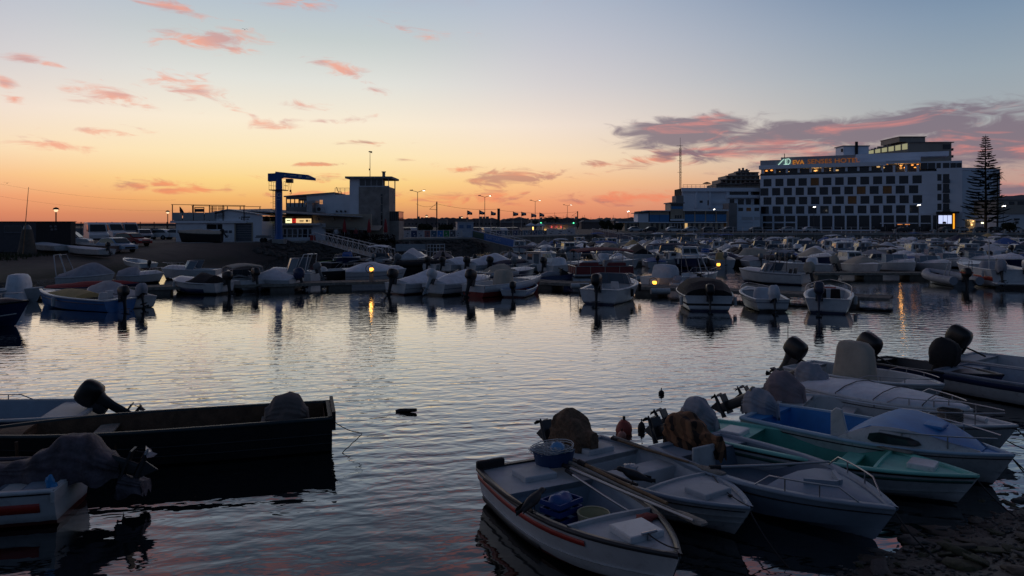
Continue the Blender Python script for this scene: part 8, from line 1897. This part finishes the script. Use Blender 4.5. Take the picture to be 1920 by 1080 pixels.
for k in range(int(Lf/2.4)+1):
    if pme is None: pme = pm_.build('post', frame, fe); pme.location = (0,0,0)
    else: share(pme, 'post', fe, (k*2.4,0,0))
for z in (1.4,.75): m = MB(); m.box(0, Lf, -.03, .03, z-.03, z+.03); m.build('rail', frame, fe)
for k, (px, lb) in enumerate(((1299,'below the white long blue panel edge'),(1363,'below the pillar wall'),(1433,'below the hotel\'s left corner'),(1553,'left one of a close pair under the hotel sign'),(1582,'right one of a close pair under the hotel sign'),(1610,'below the second S of the hotel sign'))):
    p = ql(px); e = empty('mooring_pile', (p[0], p[1]-1.3, 0), 0, 'pale mooring pile against the quay, '+lb, 'pile', 'mooring piles at the hotel quay'); m = MB(); m.tube([(0,0,-1),(0,0,2.0)], .13, 7); m.build('pile', conc, e); m = MB(); m.tube([(0,0,2.0),(0,0,2.2)], .13, 7, .02); m.build('cap', frame, e)
# --- left edge: container, chimney-like stack, drawn-up boats, fence
CT = empty('container', (X(0,74)-4, 74, 1.2), 0, 'dark grey container hut with a framed window and a four-petal emblem', 'container'); q0 = X(0,74)-4
cx = lambda p: X(p,74)-q0
m = MB(); m.box(0, cx(68), 0, .8, 0, Z(416,74)-1.2); m.build('grey_half', M('container_grey', (.07,.072,.085), .7), CT)
m = MB(); m.box(cx(68)+.003, cx(133), -.03, .8, 0, Z(416,74)-1.2); m.build('dark_half', M('container_black', (.018,.017,.018), .7), CT)
m = MB(); m.box(-.1, cx(134), -.1, .9, Z(416,74)-1.197, Z(415,74)-1.2); m.build('roof', M('container_brown_trim', (.06,.03,.025), .7), CT)
m = MB(); 
for a, b, c_, e in ((8,42,423,424.5),(8,42,435,437),(8,9.5,424.5,435),(40.5,42,424.5,435)): m.box(cx(a), cx(b), -.06, -.003, Z(e,74)-1.2, Z(c_,74)-1.2)
w_ = m.build('window', doorm, CT); m = MB(); m.box(cx(9.5), cx(40.5), -.03, -.003, Z(435,74)-1.2, Z(424.5,74)-1.2); m.build('pane', glass, w_)
m = MB()
for a, b in ((96,424.5),(104.5,424.5),(98,430.5),(105,430)): m.ball((cx(a), -.05, Z(b,74)-1.2), .16,.02,.12,8,5)
m.build('petal_emblem', M('emblem_grey', (.14,.14,.15), .7), CT)
ST = empty('concrete_stack', (X(51,70), 70, 1.3), 0, 'tapered pale-capped round stack in front of the container', 'stack')
m = MB(); m.loft([superring((0,0), r_, r_, 12, 1, z) for z, r_ in ((-.3,.9),(.6,.7),(2.2,.42))]); m.build('body', M('stack_brown', (.10,.085,.07), .85, var=.2), ST); m = MB(); m.loft([superring((0,0), r_, r_, 12, 1, z) for z, r_ in ((2.2,.36),(2.45,.3),(2.6,.12))]); m.build('cap', mgrey, ST)
CK.update(cover=1.0, mot=.84, hull=1.0)
bt('dinghy','long pale upturned-looking dinghy furthest left on the slipway','boat','boats drawn up on the slipway',(X(140,73),71),bow=(X(68,76),75.5),B=1.7,H=.5,HB=.75,z=1.42,hull=offw,inner=offw,cover=([(0,.1),(.5,.2),(1,.05)],cvlight),well=(.05,.1))
bt('dinghy','brown-and-white boat behind the two pale ones on the slipway','boat','boats drawn up on the slipway',(X(222,72.5),72),bow=(X(128,78),77.5),B=1.7,H=.5,HB=.75,z=1.42,hull=M('brown_hull',(.2,.12,.1),.6),inner=offw,gun=offw,well=(.05,.8),thwarts=[.4])
bt('dinghy','flat pale boat with lowered black outboard, foremost on the slipway','boat','boats drawn up on the slipway',(X(207,67),66.5),bow=(X(132,72),71.5),B=1.8,H=.5,HB=.7,z=1.22,hull=offw,inner=offw,cover=([(0,.06),(.5,.12),(1,.04)],cvlight),well=(.05,.1),motor=dict(tilt=.5,sc=1.3,dz=.2))
bt('tarped_boat','boat on a trailer under a draped pale tarpaulin before the workshop','boat','boats ashore by the workshop',(X(412,88),88.6),bow=(X(333,88),88.2),B=1.8,H=.9,HB=1.1,z=QZ+.1,hull=dark,gun=dark,inner=dark,cover=([(0,.3),(.5,.5),(1,.2)],cvbeige),well=(.05,.1),motor=dict(tilt=.6,sc=1.2,dz=.2))
TL = empty('boat_trailer', (X(480,88.5), 88.5, QZ), 0, 'small empty boat trailer with pale frame under the roller door\'s right', 'trailer'); m = MB(); m.box(0,1.8,-.4,-.32,.55,.65); m.box(0,1.8,.32,.4,.55,.65); m.box(0,.08,-.32,.32,.55,.65); m.box(1.72,1.8,-.32,.32,.55,.65); m.box(.1,1.7,-.3,.3,.66,.86); m.build('frame', mgrey, TL)
for y_ in (-.5,.5): m = MB(); m.tube([(.9,y_-.07,.28),(.9,y_+.07,.28)], .28, 12); m.build('wheel', tyre, TL)
pf = empty('car_park_fence', (X(135,150), 150, QZ), 0, 'tall thin mesh fence behind the parked vans', 'fence')
pm2 = MB(); pm2.box(-.06,.06,-.06,.06,0,Z(417,150)-QZ+.1); pq = None
for k, p in enumerate((135,152,181,210,237,263,289,313,330)):
    if pq is None: pq = pm2.build('post', dark, pf)
    else: share(pq, 'post', pf, (X(p,150)-X(135,150),0,0))
m = MB(); m.tube([(0,0,Z(417,150)-QZ),(X(330,150)-X(135,150),0,Z(417,150)-QZ)], .025, 4); m.tube([(0,0,Z(424,150)-QZ),(X(330,150)-X(135,150),0,Z(424,150)-QZ)], .02, 4); m.build('wire', dark, pf)
pw = MB(); pw.box(0, X(330,151)-X(135,151), 0, .2, 0, Z(428,151)-QZ); o = pw.build('low_wall', walld); o.location = (X(135,151),151.2,QZ); tag(o, 'low wall at the back of the vans\' car park', 'wall')
wf_ = empty('leaning_pole', D(43,470,66), 0, 'thin leaning pole rising over the container at far left', 'pole'); m = MB(); m.tube([(0,0,-.3),(.5,0,Z(351,66)-Z(470,66))], .045, 5, .02); m.build('pole', wood, wf_)
for k, (a, b) in enumerate((((0,345),(330,375)),((0,368),(330,394)))):
    m = MB(); m.tube(sag(D(*a,170), D(*b,230), 1.2), .012, 4); tag(m.build('overhead_wire', dark), ['upper thin wire crossing the sky at left','lower thin wire crossing the sky at left'][k], 'wire', 'wires over the left sky')
bk2 = MB(); bk2.loft([[Vector((x_, y_, z_)) for x_, y_, z_ in ((-1.5+3*t_, -.6, .0), (-1.4+3*t_, 0, .25*math.sin(PI*t_)+.05), (-1.5+3*t_, .6, 0))] for t_ in [q/10 for q in range(11)]], False, False); o = bk2.build('black_sheet', cvblack); p = W(365, 486, .8); o.location = (p.x, p.y, bank(p.x, p.y)+.02); tag(o, 'crumpled black sheet lying on the slipway', 'sheet')
rk = MB(); rk.ball((0,0,.3), .6,.5,.45,12,8,.4,3); o = rk.build('pale_boulder', M('pale_stone', (.2,.19,.18), .85, bump=.4)); p = W(454, 487, .9); o.location = (p.x, p.y, bank(p.x, p.y)); tag(o, 'single pale boulder on the bank below the crane', 'boulder')
# gulls far up in the sky
for k, (px, py) in enumerate(((459,56),(13,344))):
    e = empty('gull', D(px,py,110), .4, ['tiny gull high in the sky by the large pink cloud','tiny gull low in the sky at far left'][k], 'bird', 'flying gulls'); m = MB(); m.loft([[Vector((x_, y_, z_)) for x_, z_ in ((-.42,.12),(-.2,.2),(0,.05),(.2,.2),(.42,.12))] for y_ in (-.06,.06)], False, False); m.ball((0,0,.03), .05,.2,.05,6,4); m.build('body', dark, e)
